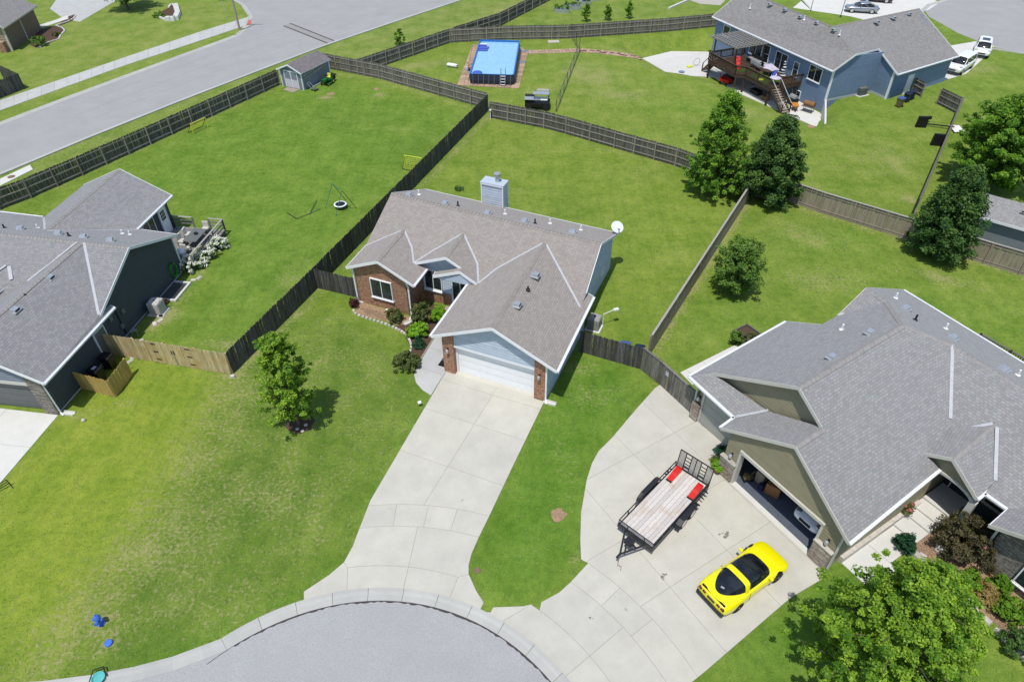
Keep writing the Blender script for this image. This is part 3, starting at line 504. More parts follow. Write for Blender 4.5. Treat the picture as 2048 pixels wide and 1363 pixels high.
def vent(root, F, P, deg, s=1.):
    p = F.L(P); m = MB(); m.add([(-.2*s, -.22*s, 0), (.2*s, -.22*s, 0), (.2*s, .22*s, 0), (-.2*s, .22*s, 0), (-.18*s, -.2*s, .15), (.18*s, -.2*s, .15), (.18*s, .12*s, .19), (-.18*s, .12*s, .19)], MB.BF); m.box(-.28*s, -.27*s, -.03, .28*s, .3*s, .015); m.box(-.16*s, -.225*s, .02, .16*s, -.19*s, .12, 1)
    return m.build('roof_vent', [W_['galv'], W_['black']], root, p+np.array([0, 0, .045]), deg)
def pipe(root, F, P, dark=False, h=.38):
    p = F.L(P); return MB().cyl((0, 0, -.1), (0, 0, h), .06, .055, 8).lathe([(.14, -.05), (.14, .03), (.07, .07)], 8).build('vent_pipe', W_['black' if dark else 'white'], root, p)
def clipz(poly, z, sgn):
    out = []; n = len(poly)
    for i in range(n):
        p, q = poly[i], poly[(i+1) % n]; a, b = sgn*(p[1]-z), sgn*(q[1]-z)
        if a <= 1e-9: out.append(p)
        if (a < -1e-9 and b > 1e-9) or (a > 1e-9 and b < -1e-9): t = a/(a-b); out.append((p[0]+(q[0]-p[0])*t, p[1]+(q[1]-p[1])*t))
    return out
def wall(root, p0, p1, poly, mat, boards=None, step=.19, th=.12, name='wall', off=0.):
    # poly in (s along p0->p1, z); outward = right of travel
    p0, p1 = np.array(p0, float), np.array(p1, float); d = (p1-p0)/np.hypot(*(p1-p0)); nn = np.array([d[1], -d[0]])
    def at(s, z, o): q = p0+d*s+nn*(o+off); return (q[0], q[1], z)
    n = len(poly); m = MB(); m.add([at(s, z, 0) for s, z in poly]+[at(s, z, -th) for s, z in poly], [tuple(range(n)), tuple(range(2*n-1, n-1, -1))]+[(i, n+i, n+(i+1) % n, (i+1) % n) for i in range(n)]); o = m.build(name, mat, root)
    if boards is not None:
        z0, z1 = min(z for s, z in poly), max(z for s, z in poly); k = 0
        while z0+k*step < z1-.02:
            za, zb = z0+k*step, min(z0+(k+1)*step, z1); c = clipz(clipz(poly, za, -1), zb, 1); k += 1
            if len(c) < 3: continue
            A = abs(area(c))
            if A < .01: continue
            f = lambda z: .050-.042*(z-za)/step
            q = len(c); b = MB(); b.add([at(s, z, f(z)) for s, z in c]+[at(s, z, .001) for s, z in c], [tuple(range(q))]+[(i, q+i, q+(i+1) % q, (i+1) % q) for i in range(q)]); b.build('siding_board', boards, root)
    return o
def win(root, x, y, z, ndeg, w, h, mull=1, rows=0, frame='white', sill=True, pane='glass', name='window', dep=.105, fw=.06):
    m = MB(); y0 = -dep; m.box(-w/2-fw, y0, 0-fw, -w/2, 0, h+fw); m.box(w/2, y0, -fw, w/2+fw, 0, h+fw); m.box(-w/2, y0, h, w/2, 0, h+fw); m.box(-w/2, y0, -fw, w/2, 0, 0)
    for i in range(mull): cx = -w/2+w*(i+1)/(mull+1); m.box(cx-.025, y0+.01, 0, cx+.025, 0, h)
    for i in range(rows): cz = h*(i+1)/(rows+1); m.box(-w/2, y0+.014, cz-.02, w/2, 0, cz+.02)
    o = m.build(name, W_[frame], root, (x, y, z), ndeg+90)
    for i in range(mull+1): a = -w/2+w*i/(mull+1); MB().box(a+.002, -.075, .001, a+w/(mull+1)-.002, -.058, h-.001).build('pane', W_[pane], o)
    if sill: MB().box(-w/2-.1, -dep-.05, -fw-.06, w/2+.1, 0, -fw-.003).build('sill', W_[frame], o)
    return o
def garage_door(root, x, y, ndeg, w, h, mat, rows=4, cols=0, fr='white'):
    o = MB().box(-w/2-.14, -.05, 0, -w/2, .08, h+.14).box(w/2, -.05, 0, w/2+.14, .08, h+.14).box(-w/2, -.05, h, w/2, .08, h+.14).build('garage_door', W_[fr], root, (x, y, .03), ndeg+90)
    for r in range(rows):
        z0, z1 = h*r/rows+.012, h*(r+1)/rows-.012; b = MB().box(-w/2+.01, .0, z0, w/2-.01, .06, z1)
        for k in range(1, 3): zz = z0+(z1-z0)*k/3; b.box(-w/2+.03, -.003, zz-.09, w/2-.03, .002, zz+.05)
        b.build('door_panel', W_[mat], o)
    return o
def lantern(root, x, y, z, ndeg):
    m = MB().box(-.06, -.03, -.05, .06, 0, .16, 1).lathe([(.05, -.14), (.085, -.12), (.095, .08), (.02, .16)], 8, (0, -.14, 0), 0); m.beam((0, 0, .1), (0, -.14, .14), .03, .03, 1); return m.build('wall_lantern', [W_['galv'], W_['blackm']], root, (x, y, z), ndeg+90)
def downspout(root, pts, mat='white', r=.05):
    m = MB()
    for a, b in zip(pts[:-1], pts[1:]): m.beam(a, b, r*2, r*1.5)
    return m.build('downspout', W_[mat], root)
def box_poly(L, h): return [(0, 0), (L, 0), (L, h), (0, h)]
# ============================================================ MIDDLE HOUSE
hc = thing('house', 'brick fronted house with blue-grey siding and brown-grey roof in the middle, white garage door', 'house', FC.O, FC.deg)
Z = G
rl, rr_ = G(783, 385.7, 5.15), G(1203, 487, 5.15); bl, br = G(850.7, 378.2, 3.05), G(1236.7, 465.8, 3.05)
PM = plane3(rl, rr_, FC.W(-8, 6.45, 3.39)); om = lambda x, y: onp(x, y, PM)
flp = G(731, 491.5, 3.2); bel, ber = G(691.5, 534, 3.05), G(826.6, 571, 3.05); bf = G(753.4, 522.5, 4.25); bap = om(808, 459); bb = om(823.8, 495); blow = G(827.5, 525.7, 3.4); ber2 = G(853, 537, 3.05)
mf = G(890.7, 514.6, 4.5); map_ = om(926.8, 466.2); bm = om(955, 527.5); mlow = G(956.5, 566.5, 3.4); mbq = om(863, 503); PMR = plane3(mf, map_, mlow); omr = lambda x, y: onp(x, y, PMR)
gf = G(983.4, 656, 4.93); gap_ = om(1090, 484); bg_ = om(993.5, 536.9); gel, gel2 = G(861.9, 671, 3.05), G(936.5, 567.4, 3.05); ger, ger2 = G(1113.3, 742.3, 3.05), G(1187, 593, 3.05); PGR = plane3(gf, ger, ger2); gk = onp(1173.5, 584.6, PGR); gv = om(1160, 614); rk = om(1173, 585)
mats = [W_['sh_c'], W_['white']]
slope(hc, FC, [rl, flp, bap, bb, mbq, map_, bm, bg_, gap_, gv, rk, rr_], mats); slope(hc, FC, [bb, blow, mbq], mats); slope(hc, FC, [bm, mlow, bg_], mats)
slope(hc, FC, [rl, rr_, br, bl], mats); slope(hc, FC, [bel, bf, bap, flp], mats); slope(hc, FC, [bf, ber, ber2, blow, bb, bap], mats)
slope(hc, FC, [mf, blow, mbq, map_], mats); pp0, pp1, pp2 = omr(921.5, 535.7), omr(918.9, 543.2), omr(953.2, 567.4); slope(hc, FC, [mf, pp0, pp1, pp2, mlow, bm, map_], mats)
pl0, pl1 = G(866, 551.5, 3.25), G(870.5, 543, 3.25); slope(hc, FC, [pp0, pp1, pl0, pl1], mats)
slope(hc, FC, [gf, gap_, bg_, mlow, gel2, gel], mats); slope(hc, FC, [gf, ger, ger2, gk, gv, gap_], mats)
fascia(hc, FC, [[flp, bel, bf, ber], [gel, gf, ger], [bl, br], [bl, rl], [br, rr_], [blow, mf, pp0], [pl0, pp1, pp2], [pl0, pl1], [rr_, rk], [gk, ger2]], W_['white'])
fascia(hc, FC, [[ger, ger2], [gel2, gel], [ber, ber2]], W_['white'], gut=1)
for a, b in ((bap*.92+flp*.08, flp), (bap*.92+bb*.08, bb), (bb, blow), (map_*.95+mbq*.05, mbq), (mbq, blow), (map_*.95+bm*.05, bm), (bm, mlow), (gap_*.96+bg_*.04, bg_), (bg_, mlow), (gap_*.96+gv*.04, gv)): valley(hc, FC, a, b)
cap(hc, FC, rl, rr_, .44, W_['cap_c']); cap(hc, FC, gf, gap_, .46, W_['cap_c']); cap(hc, FC, bf, bap, .45, W_['cap_c']); cap(hc, FC, mf, map_, .45, W_['cap_c'])
PB = plane3(rl, rr_, br)
for x, y in ((818, 391), (890, 408), (975, 427), (1049, 443), (1145, 465)): vent(hc, FC, onp(x, y, PB), 180)
for x, y, d in ((838, 389, 0), (916, 412, 1), (1010, 428, 0), (1070, 447, 1), (1100, 447, 0), (1161.5, 460, 0)): pipe(hc, FC, onp(x, y, PB), d)
for x, y in ((1071, 552), (1034, 611)): vent(hc, FC, onp(x, y, PGR), 90)
pipe(hc, FC, onp(1056, 579, PGR), True, .25)
S_ = W_['sid_c']
wall(hc, (-15.75, 4.15), (-11.6, 4.15), [(0, 0), (4.15, 0), (4.15, 3.05), (2.2, 4.02), (0, 3.05)], W_['brick'])
wall(hc, (-15.75, 15.), (-15.75, 4.15), [(0, 0), (10.85, 0), (10.85, 2.8), (8.6, 2.95), (4.55, 4.6), (0, 2.85)], S_); wall(hc, (-.5, 15), (-15.75, 15), box_poly(15.25, 3.02), S_)
wall(hc, (-.5, 7.3), (-.5, 15), [(0, 0), (7.7, 0), (7.7, 3.), (3.0, 4.95), (0, 3.6)], S_, S_); wall(hc, (0, 0.12), (0, 7.3), box_poly(7.18, 3.12), S_, S_); wall(hc, (0, 7.3), (-.5, 7.3), box_poly(.5, 3.2), S_)
wall(hc, (-6.77, 6.3), (-6.77, .1), box_poly(6.2, 3.12), S_, S_)
for a0, a1 in ((-6.77, -6.02), (-.70, 0.)): MB().box(a0, 0, 0, a1, .36, 3.18).build('brick_pier', W_['brick'], hc)
wall(hc, (-6.02, .14), (-.70, .14), [(0, 2.36), (5.32, 2.36), (5.32, 3.42), (2.63, 4.72), (0, 3.46)], S_, S_, .2)
MB().box(-6.02, .08, 2.22, -.70, .3, 2.355).build('door_header', W_['white'], hc)
garage_door(hc, -3.36, .34, -90, 5.06, 2.16, 'whited')
MB().box(-6.02, -.03, .0, -.70, .45, .037).build('garage_apron', W_['concrete'], hc); lantern(hc, -6.4, 0, 1.95, -90); lantern(hc, -.36, 0, 1.95, -90)
wall(hc, (-11.6, 4.15), (-11.6, 6.3), box_poly(2.15, 3.1), W_['brick']); wall(hc, (-11.6, 6.3), (-6.77, 6.3), [(0, 0), (4.83, 0), (4.83, 3.3), (2.3, 4.25), (0, 3.3)], S_, S_)
MB().box(-11.6, 6.16, 0, -9.45, 6.29, .98).build('brick_wainscot', W_['brick'], hc); MB().box(-11.45, 6.05, .985, -10.0, 6.28, 1.06).build('stone_ledge', W_['white'], hc)
win(hc, -10.75, 6.27, 1.15, -90, 1.25, 1.5, 1); win(hc, -13.65, 4.15, .95, -90, 1.6, 1.45, 1)
d = win(hc, -8.35, 6.27, .18, -90, 1.75, 2.15, 2, 0, sill=False, name='front_door'); MB().box(-.26, -.082, .05, .26, -.077, 2.1).build('door_leaf', W_['black'], d)
MB().box(-9.4, 4.9, 0, -6.8, 6.25, .16).build('porch_step', W_['concrete2'], hc); MB().box(-9.45, 4.8, 0, -9.05, 5.5, .5).build('brick_plinth', W_['brick'], hc)
wall(hc, FC.L(pl0)[:2]+np.array([.25, .15]), FC.L(pp2)[:2]+np.array([-.1, .2]), [(0, 3.0), (3.0, 3.0), (1.9, 3.8)], S_)
downspout(hc, [(-11.45, 3.9, 2.9), (-11.45, 4.08, 2.5), (-11.45, 4.06, .1), (-11.35, 3.6, .06)]); downspout(hc, [(.06, .0, 2.95), (.06, .03, .15), (.2, -.25, .08)]); downspout(hc, [(-15.82, 4.1, 2.9), (-15.82, 4.1, .1)])
ch = MB().box(-11.1, 15.12, 0, -9.3, 16.0, 4.9).build('chimney', W_['sid_c'], hc)
for k in range(22):
    z = .6+k*.195
    if z < 4.75: MB().add([(-11.12, 15.09, z), (-9.28, 15.09, z), (-9.28, 16.02, z), (-11.12, 16.02, z), (-11.10, 15.115, z+.19), (-9.30, 15.115, z+.19), (-9.30, 16.0, z+.19), (-11.10, 16.0, z+.19)], MB.BF).build('siding_board', S_, ch)
m = MB()
for a in (-11.12, -9.36): m.box(a, 15.05, 1, a+.08, 15.2, 4.9)
m.box(-9.36, 15.94, 1, -9.25, 16.04, 4.9); m.box(-11.14, 15.03, 4.86, -9.26, 16.05, 4.96); m.build('corner_trim', W_['white'], ch)
MB().box(-11.17, 15.03, 4.961, -9.23, 16.08, 5.03).build('chimney_top', W_['sid_c'], ch); MB().lathe([(.16, 0), (.16, .45), (.24, .46), (.24, .52), (.17, .53), (.17, .6), (.25, .61), (.25, .70), (.1, .74)], 14, (-9.95, 15.55, 5.03)).build('flue', W_['galv'], ch, smooth=False)
ds = MB(); ds.cyl((0, 0, 0), (0, 0, .5), .03, .03, 8, 1); pr_ = []
for i in range(6): r = .46*i/5; pr_.append((r, .28*(i/5)**2*.5))
ds.lathe(pr_, 20, (0, 0, 0), 0); dish = MB().lathe(pr_, 20).build('satellite_dish', W_['gutter'], None, FC.W(-.25, 14.9, 3.65)); dish.rotation_euler = (R(38), R(8), R(10)); tag(dish, 'grey satellite dish at the right back corner of the middle house roof', 'satellite dish'); dm = MB().cyl((0, 0, -.03), (0, .0, -.42), .03, .03, 8).cyl((0, 0, .05), (.0, -.3, .42), .012, .012, 6).box(-.05, -.36, .38, .05, -.26, .46).build('dish_arm', W_['acg'], dish)
for (a, b, z, s) in ((.02, 12.2, 1.3, .3), (.02, 12.7, 1.2, .2)): MB().box(-.5, b, z-.3, -.36, b+s, z+.35).build('meter_box', W_['gutter'], hc)
# ============================================================ RIGHT HOUSE
hr = thing('house', 'large house at right with olive siding, stone piers, cool grey roof and open garage', 'house', FR.O, FR.deg)
lp_, eL, eR, eR2 = G(1590.7, 891.8, 5.55), G(1441.9, 854.8, 3.15), G(1697.9, 1084.7, 3.15), G(1879, 937, 3.15); hp, J = G(1597.8, 774, 6.69), G(1806, 649, 6.69); E1, E2 = G(1379.4, 752, 3.15), G(1470, 834.6, 3.15)
PGr = plane3(lp_, eR, hp); PGl = plane3(hp, J, E1); BL_, BR0 = G(1806.9, 579.4, 3.15), G(2048, 726.4, 3.15); PBk = plane3(BL_, BR0, J); hL, hR_ = onp(1774, 603, PBk), onp(1904, 689.4, PBk); wp = onp(1733, 575, PBk); rR = onp(2048, 778, PBk); RRx = hR_+(rR-hR_)*2.6; BRx = BL_+(BR0-BL_)*2.28
PMf = plane3(hR_, RRx, G(1971.6, 985, 3.15)); mo = lambda x, y: onp(x, y, PMf); gro = lambda x, y: onp(x, y, PGr); glo = lambda x, y: onp(x, y, PGl)
Ep = G(1906.4, 916.7, 4.35); eap = mo(1990, 846.3); el0 = gro(1850, 906); Tt = gro(1903, 850); ec, ec2 = G(1954, 996, 3.15), G(1985, 970, 3.15); ev = mo(1989.5, 961.7)
mr = [W_['sh_r'], W_['offw']]
PS = plane3(E1, E2, FR.W(-2, 2.3, 3.93)); so_ = lambda x, y: onp(x, y, PS); sv = so_(1536, 821.4); lb = G(1646, 855.7, 5.55); lw = G(1637.4, 852, 5.42)
slope(hr, FR, [lp_, eR, eR2, el0, Tt, hR_, J, hp, gro(1643.5, 853), lb], mr); slope(hr, FR, [hp, glo(1425.2, 745.8), glo(1379.4, 752), G(1573, 642.8, 3.15), glo(1642, 649), glo(1675, 631), hL, J], mr)
slope(hr, FR, [wp, glo(1675, 631), hL], mr); slope(hr, FR, [wp, hL, J, hR_, RRx, BRx, BL_], mr); slope(hr, FR, [lp_, eL, E2, sv, lw, lb], mr); slope(hr, FR, [E1, E2, sv, so_(1435.7, 753), so_(1425.2, 745.8)], mr)
Q, Q2 = G(1978.6, 1049, 3.15), G(2015.6, 1015.7, 3.15); q = FR.L(Q); qa = q[0]; rg0, rg1 = FR.W(qa+3.4, q[1], 5.0), FR.W(qa+3.4, 10.9, 5.0); Qr, Qr2 = FR.W(qa+6.8, q[1], 3.15), FR.W(qa+6.8, 7.5, 3.15)
slope(hr, FR, [Ep, el0, Tt, eap], mr); slope(hr, FR, [Ep, ec, ec2, ev, eap], mr); slope(hr, FR, [hR_, RRx, Qr2, rg1, Q2, G(1971.6, 985, 3.15), ev, eap, Tt], mr); slope(hr, FR, [Q, rg0, rg1, Q2], mr); slope(hr, FR, [rg0, Qr, Qr2, rg1], mr)
fascia(hr, FR, [[eL, lp_, eR], [glo(1425.2, 745.8), hp, gro(1643.5, 853)], [el0, Ep, ec], [wp, BL_], [wp, glo(1675, 631)], [Q, rg0, Qr], [G(1573, 642.8, 3.15), glo(1642, 649)], [BRx, RRx]], W_['offw'])
fascia(hr, FR, [[eR, eR2], [ec, ec2], [G(1971.6, 985, 3.15), Q2], [BRx, BL_], [Q2, Q][::-1], [E1, E2]], W_['white'], gut=1); fascia(hr, FR, [[E1, G(1573, 642.8, 3.15)], [E2, eL][::-1]], W_['white'], gut=-1)
for a, b in ((onp(1773, 604.5, PGl), glo(1675, 631)), (gro(1904, 691), gro(1900, 838)), (sv, E2), (mo(1984, 848), mo(1932, 858)), (mo(1993, 855), ev)): valley(hr, FR, a, b, .16, 'flash', .06)
for a, b in ((hp, J), (J, hL), (wp, hL), (J, hR_), (hR_, RRx), (lp_, lb), (Ep, eap), (rg0, rg1)): cap(hr, FR, a, b, .55, W_['cap_r'], .17)
vp = lambda x, y: onp(x, y, PBk)
for x, y in ((1811, 618), (1905, 677), (2007, 740)): vent(hr, FR, vp(x, y), 180)
for x, y in ((1740, 667), (1664, 716)): vent(hr, FR, glo(x, y), -90)
for x, y, dk in ((1791, 596, 0), (1830, 640, 1), (1891, 657, 0), (2035, 750, 0)): pipe(hr, FR, vp(x, y), dk)
pipe(hr, FR, glo(1683, 659))
SR, ST = W_['sid_r'], W_['ledge']
wall(hr, (0, .08), (6.96, .08), [(0, 2.58), (6.96, 2.58), (6.96, 3.3), (3.46, 5.36), (0, 3.3)], SR, SR, .2); 
for a0, a1 in ((0, .86), (6.1, 6.96)):
    wall(hr, (a0, .08), (a1, .08), [(0, 0), (a1-a0, 0), (a1-a0, 2.58), (0, 2.58)], SR, SR, .2); MB().box(a0-.08, -.16, 0, a1+.02, .05, 1.35).build('stone_pier', ST, hr); MB().box(a0-.12, -.2, 1.351, a1+.05, .055, 1.43).build('pier_cap', W_['stone'], hr)
    lantern(hr, (a0+a1)/2, .05, 1.75, -90)
fr = MB().box(.86, -.06, 0, .99, .3, 2.5).box(5.97, -.06, 0, 6.1, .3, 2.5).box(.86, -.06, 2.42, 6.1, .3, 2.6).build('garage_opening', W_['offw'], hr)
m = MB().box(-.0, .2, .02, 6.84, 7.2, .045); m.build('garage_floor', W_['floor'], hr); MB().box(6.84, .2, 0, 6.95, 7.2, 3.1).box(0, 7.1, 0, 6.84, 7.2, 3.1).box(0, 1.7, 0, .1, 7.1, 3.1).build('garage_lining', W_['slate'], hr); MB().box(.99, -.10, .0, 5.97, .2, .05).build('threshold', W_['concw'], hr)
wall(hr, (0, 1.6), (0, .08), box_poly(1.52, 3.1), SR, SR); wall(hr, (-3.75, 1.6), (0, 1.6), box_poly(3.75, 3.1), SR); garage_door(hr, -1.95, 1.55, -90, 2.5, 2.3, 'sage', fr='offw'); MB().box(-3.86, 1.35, 0, -3.3, 1.56, 1.35).build('stone_pier', ST, hr); lantern(hr, -3.55, 1.56, 1.75, -90)
wall(hr, (-3.75, 10.), (-3.75, 1.6), box_poly(8.4, 3.1), SR); wall(hr, (-2.9, 17.7), (-2.9, 10), [(0, 0), (7.7, 0), (7.7, 3.1), (4.2, 4.6), (0, 3.1)], SR); wall(hr, (16.6, 17.7), (-2.9, 17.7), box_poly(19.5, 3.1), SR); wall(hr, (-3.75, 10.), (-2.9, 10), box_poly(.85, 3.1), SR)
wall(hr, (-3.55, 2.3), (6.55, 2.3), [(0, 3.35), (10.1, 3.35), (5.05, 6.45)], SR, SR, .2)
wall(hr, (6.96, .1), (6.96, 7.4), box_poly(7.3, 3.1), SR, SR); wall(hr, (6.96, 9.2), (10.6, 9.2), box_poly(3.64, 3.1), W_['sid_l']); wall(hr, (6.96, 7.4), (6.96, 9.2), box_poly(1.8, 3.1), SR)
wall(hr, (5.9, 6.98), (9.0, 6.98), [(0, 3.0), (3.1, 3.0), (1.6, 4.15)], SR, SR, .2)
ar = MB()
for i in range(10):
    t0, t1 = math.pi*i/10, math.pi*(i+1)/10; c = lambda t: (7.7-1.3*math.cos(t), 6.93, 2.45+.55*math.sin(t)); ar.beam(c(t0), c(t1), .12, .14)
ar.build('entry_arch', W_['offw'], hr); MB().box(8.85, 6.85, 0, 9.15, 7.15, 2.6).build('porch_post', W_['offw'], hr)
wall(hr, (10.6, 6.5), (16.6, 6.5), [(0, 0), (6, 0), (6, 3.2), (3, 4.8), (0, 3.2)], W_['ledge_g']); wall(hr, (10.6, 9.2), (10.6, 6.5), box_poly(2.7, 3.1), W_['ledge_g']); wall(hr, (16.6, 6.5), (16.6, 17.7), [(0, 0), (11.2, 0), (11.2, 3.1), (6, 5.2), (0, 3.1)], SR)
win(hr, 13.0, 6.46, .7, -90, 1.7, 1.5, 1); win(hr, 9.7, 9.17, 1.1, -90, 1.5, 1.5, 0, 6, 'offw'); d = win(hr, 7.9, 9.17, .3, -90, 1.1, 2.1, 0, 0, sill=False, name='front_door')
downspout(hr, [(7.05, .0, 3.0), (7.05, .05, .1)], 'offw'); downspout(hr, [(10.5, 6.4, 3.0), (10.5, 6.42, .1)], 'offw'); downspout(hr, [(-3.82, 1.5, 3.0), (-3.82, 1.55, .1)], 'offw')
# ============================================================ LEFT HOUSE
hl = thing('house', 'house at left with near-black siding, grey roof and a rear deck', 'house', FL.O, FL.deg)
mR0, mL0 = G(257.9, 494.6, 5.2), FL.W(-16, 10.9, 5.2); PLf = plane3(mR0, mL0, FL.W(-3, 5.2, 3.08)); lf = lambda x, y: onp(x, y, PLf); gF = FL.W(-3.3, -.4, 5.15); ge, ge2 = G(86.8, 766, 3.0), G(228, 613.4, 3.0); PGg = plane3(gF, ge, ge2); gap2 = lf(164, 483)
bkr, bkl = G(353.4, 468, 3.0), FL.W(-16, 16.7, 3.0); PLb = plane3(mR0, mL0, bkr); lb_ = lambda x, y: onp(x, y, PLb); rv = lb_(91.4, 461.8); wpk = G(238.3, 337.5, 4.75)
ml = [W_['sh_l'], W_['white']]
slope(hl, FL, [mR0, lf(201, 628.6), lf(198, 630.5), gap2, lf(55.5, 562.4), FL.W(-7.3, 6.2, 3.0), FL.W(-16, 5.2, 3.0), mL0], ml); slope(hl, FL, [gF, ge, ge2, onp(219.3, 609.5, PGg), lf(198, 630.5), gap2], ml); slope(hl, FL, [gF, gap2, lf(55.5, 562.4), FL.W(-7.3, 6.2, 3.0), FL.W(-7.3, -.4, 3.0)], ml)
slope(hl, FL, [mR0, mL0, bkl, lb_(85, 433.5), rv, lb_(275, 457.7), bkr], ml); slope(hl, FL, [wpk, rv, G(273, 457.7, 3.0), G(343, 390, 3.0)], ml); slope(hl, FL, [wpk, G(167.5, 369.3, 3.), G(90.4, 432, 3.), rv], ml)
fascia(hl, FL, [[FL.W(-7.3, -.4, 3.), gF, ge], [lf(201, 628.6), mR0, bkr], [wpk, G(343, 390, 3.)], [wpk, G(167.5, 369.3, 3.)], [onp(219.3, 609.5, PGg), ge2]], W_['white']); fascia(hl, FL, [[ge, ge2], [bkr, lb_(275, 457.7)][::-1], [lb_(85, 433.5), bkl], [G(273, 457.7, 3.), G(343, 390, 3.)]], W_['white'], gut=1)
for a, b in ((lf(168.5, 486), lf(198, 630)), (lf(154, 485), lf(55.5, 562.4)), (lb_(93, 461.5), lb_(272, 457.6)), (lb_(90, 459), lb_(88, 435))): valley(hl, FL, a, b, .16, 'flash', .03)
for a, b in ((mR0, mL0), (gF, gap2), (wpk, rv)): cap(hl, FL, a, b, .45, W_['cap_r'])
sv_ = FL.W(-10.2, 4.9, 3.9); slope(hl, FL, [sv_, FL.W(-12., 5., 3.0), lf(0, 575)+np.array([-2., 0, 0]), lf(14, 543)], ml); slope(hl, FL, [sv_, FL.W(-8.4, 5., 3.0), lf(24, 565), lf(14, 543)], ml); valley(hl, FL, lf(20, 535), lf(24, 562), .22, 'flash', .12); valley(hl, FL, lf(14, 533), lf(-8, 548), .22, 'flash', .12)
for x, y in ((41, 458.5), (117, 468.5), (167, 475), (221, 482)): vent(hl, FL, lb_(x, y), 200)
for x, y, d in ((9, 456, 1), (76, 456, 0), (138, 472, 1), (245, 467, 0), (260, 469, 0)): pipe(hl, FL, lb_(x, y), d, .3)
for x, y in ((100, 557), (30, 622)): vent(hl, FL, onp(x, y, PGg), 90, 1.1)
pipe(hl, FL, onp(52, 593, PGg), True, .2)
SLm = W_['sid_l']
wall(hl, (0, .1), (0, 5.6), box_poly(5.5, 3.05), SLm, SLm); wall(hl, (0, 5.6), (0, 14.9), [(0, 0), (9.3, 0), (9.3, 3.05), (4.6, 5.02), (0, 3.05)], SLm, SLm); wall(hl, (0, 14.9), (-16, 14.9), box_poly(16, 3.05), SLm)
wall(hl, (-6.6, .1), (0, .1), [(0, 2.4), (6.6, 2.4), (6.6, 3.1), (3.3, 4.9), (0, 3.1)], W_['sid_s'], W_['sid_s']); wall(hl, (-16, 5.8), (-6.6, 5.8), box_poly(9.4, 3.0), SLm); wall(hl, (-6.6, 5.8), (-6.6, .1), box_poly(5.7, 3.0), SLm); wall(hl, (-16, 14.9), (-16, 5.8), [(0, 0), (9.1, 0), (9.1, 3.05), (4.5, 5.02), (0, 3.05)], SLm)
for a0, a1 in ((-.85, .02), (-6.62, -5.75)): MB().box(a0, -.05, 0, a1, .3, 2.98).build('stone_pier', W_['ledge_g'], hl)
MB().box(-5.75, .02, 2.2, -.85, .3, 2.42).build('door_header', W_['offw'], hl); garage_door(hl, -3.3, .25, -90, 4.75, 2.15, 'slate', fr='offw')
MB().box(-.02, .1, 0, .035, 14.9, .22).build('foundation', W_['concrete2'], hl); win(hl, .03, 5.2, .15, 0, .95, 2.05, 0, 0, sill=False, pane='slate', name='side_door')
downspout(hl, [(.08, .02, 2.9), (.1, .05, .1), (.35, -.1, .06)]); downspout(hl, [(.07, 14.85, 2.95), (.07, 14.85, .1)]); downspout(hl, [(.07, 7.2, 2.2), (.07, 7.2, .3)], 'black', .03)
for b, z in ((6.4, 1.9), (7.6, 1.6), (7.0, .8)): MB().box(.03, b, z, .14, b+.28, z+.36).build('meter_box', W_['acg'], hl)
wall(hl, (-3.55, 15.), (-3.55, 20.4), box_poly(5.4, 2.98), SLm); wall(hl, (-3.55, 20.4), (-10.8, 20.4), [(0, 0), (7.25, 0), (7.25, 2.98), (3.62, 4.6), (0, 2.98)], SLm); wall(hl, (-10.8, 20.4), (-10.8, 15), box_poly(5.4, 2.98), SLm)
for b in (15.9, 17.4): win(hl, -3.52, b, .95, 0, 1.3, 1.75, 1, 0, sill=False)
d = win(hl, -3.52, 19.35, .45, 0, .92, 2.1, 0, 0, sill=False, pane='whited', name='patio_door'); 
for i in range(3):
    for j in range(3): MB().box(-.3+.2*i, -.085, 1.15+.27*j, -.13+.2*i, -.077, 1.38+.27*j).build('door_pane', W_['glass'], d)
# ============================================================ BLUE HOUSE
hb = thing('house', 'blue sided house with taupe roof and a raised brown deck at the top right', 'house', FB.O, FB.deg)
be0, be1 = G(1425, 33, 3.5), G(1666.5, 142, 3.5); K1, K2 = G(1712, 109, 4.88), G(1758, 97.8, 4.63); ew1, ew2 = G(1796, 148.5, 3.0), G(1918, 111.7, 3.0); wr_, wl_ = G(1839, 17, 6.25), G(1664, 53, 6.2); rlx = FB.W(-21.6, 3.9, 6.2)
mb = [W_['sh_b'], W_['white']]
slope(hb, FB, [be0, be1, K1, wl_, rlx], mb); slope(hb, FB, [K1, K2, wl_], mb); slope(hb, FB, [K2, ew1, ew2, wr_, wl_], mb); lw_, lr_ = FB.L(wl_), FB.L(wr_); slope(hb, FB, [wl_, wr_, FB.W(lr_[0]-6.5, lr_[1]+.9, 3.2), FB.W(lw_[0]-6, 8.6, 3.4)], mb); slope(hb, FB, [wl_, rlx, FB.W(-21.6, 8.5, 3.5), FB.W(lw_[0]-6, 8.6, 3.5)], mb)
fascia(hb, FB, [[be1, K1, K2, ew1], [ew2, wr_], [be0, rlx]], W_['white']); fascia(hb, FB, [[be0, be1], [ew1, ew2]], W_['white'], gut=1); cap(hb, FB, rlx, wl_, .5, W_['cap_b'], .14); cap(hb, FB, wl_, wr_, .45, W_['cap_b'], .14)
PBm = plane3(be0, be1, wl_); PBw = plane3(ew1, ew2, wr_)
for x, y in ((1540, 10), (1570, 21), (1601, 35), (1634, 47.5), (1668, 61.5)): vent(hb, FB, onp(x, y, PBm), 0)
for x, y in ((1754, 45), (1787, 37), (1818, 29)): vent(hb, FB, onp(x, y, PBw), 90)
for x, y in ((1500, 17), (1608, 40), (1679, 70)): pipe(hb, FB, onp(x, y, PBm), 0, .5)
SB = W_['sid_b']
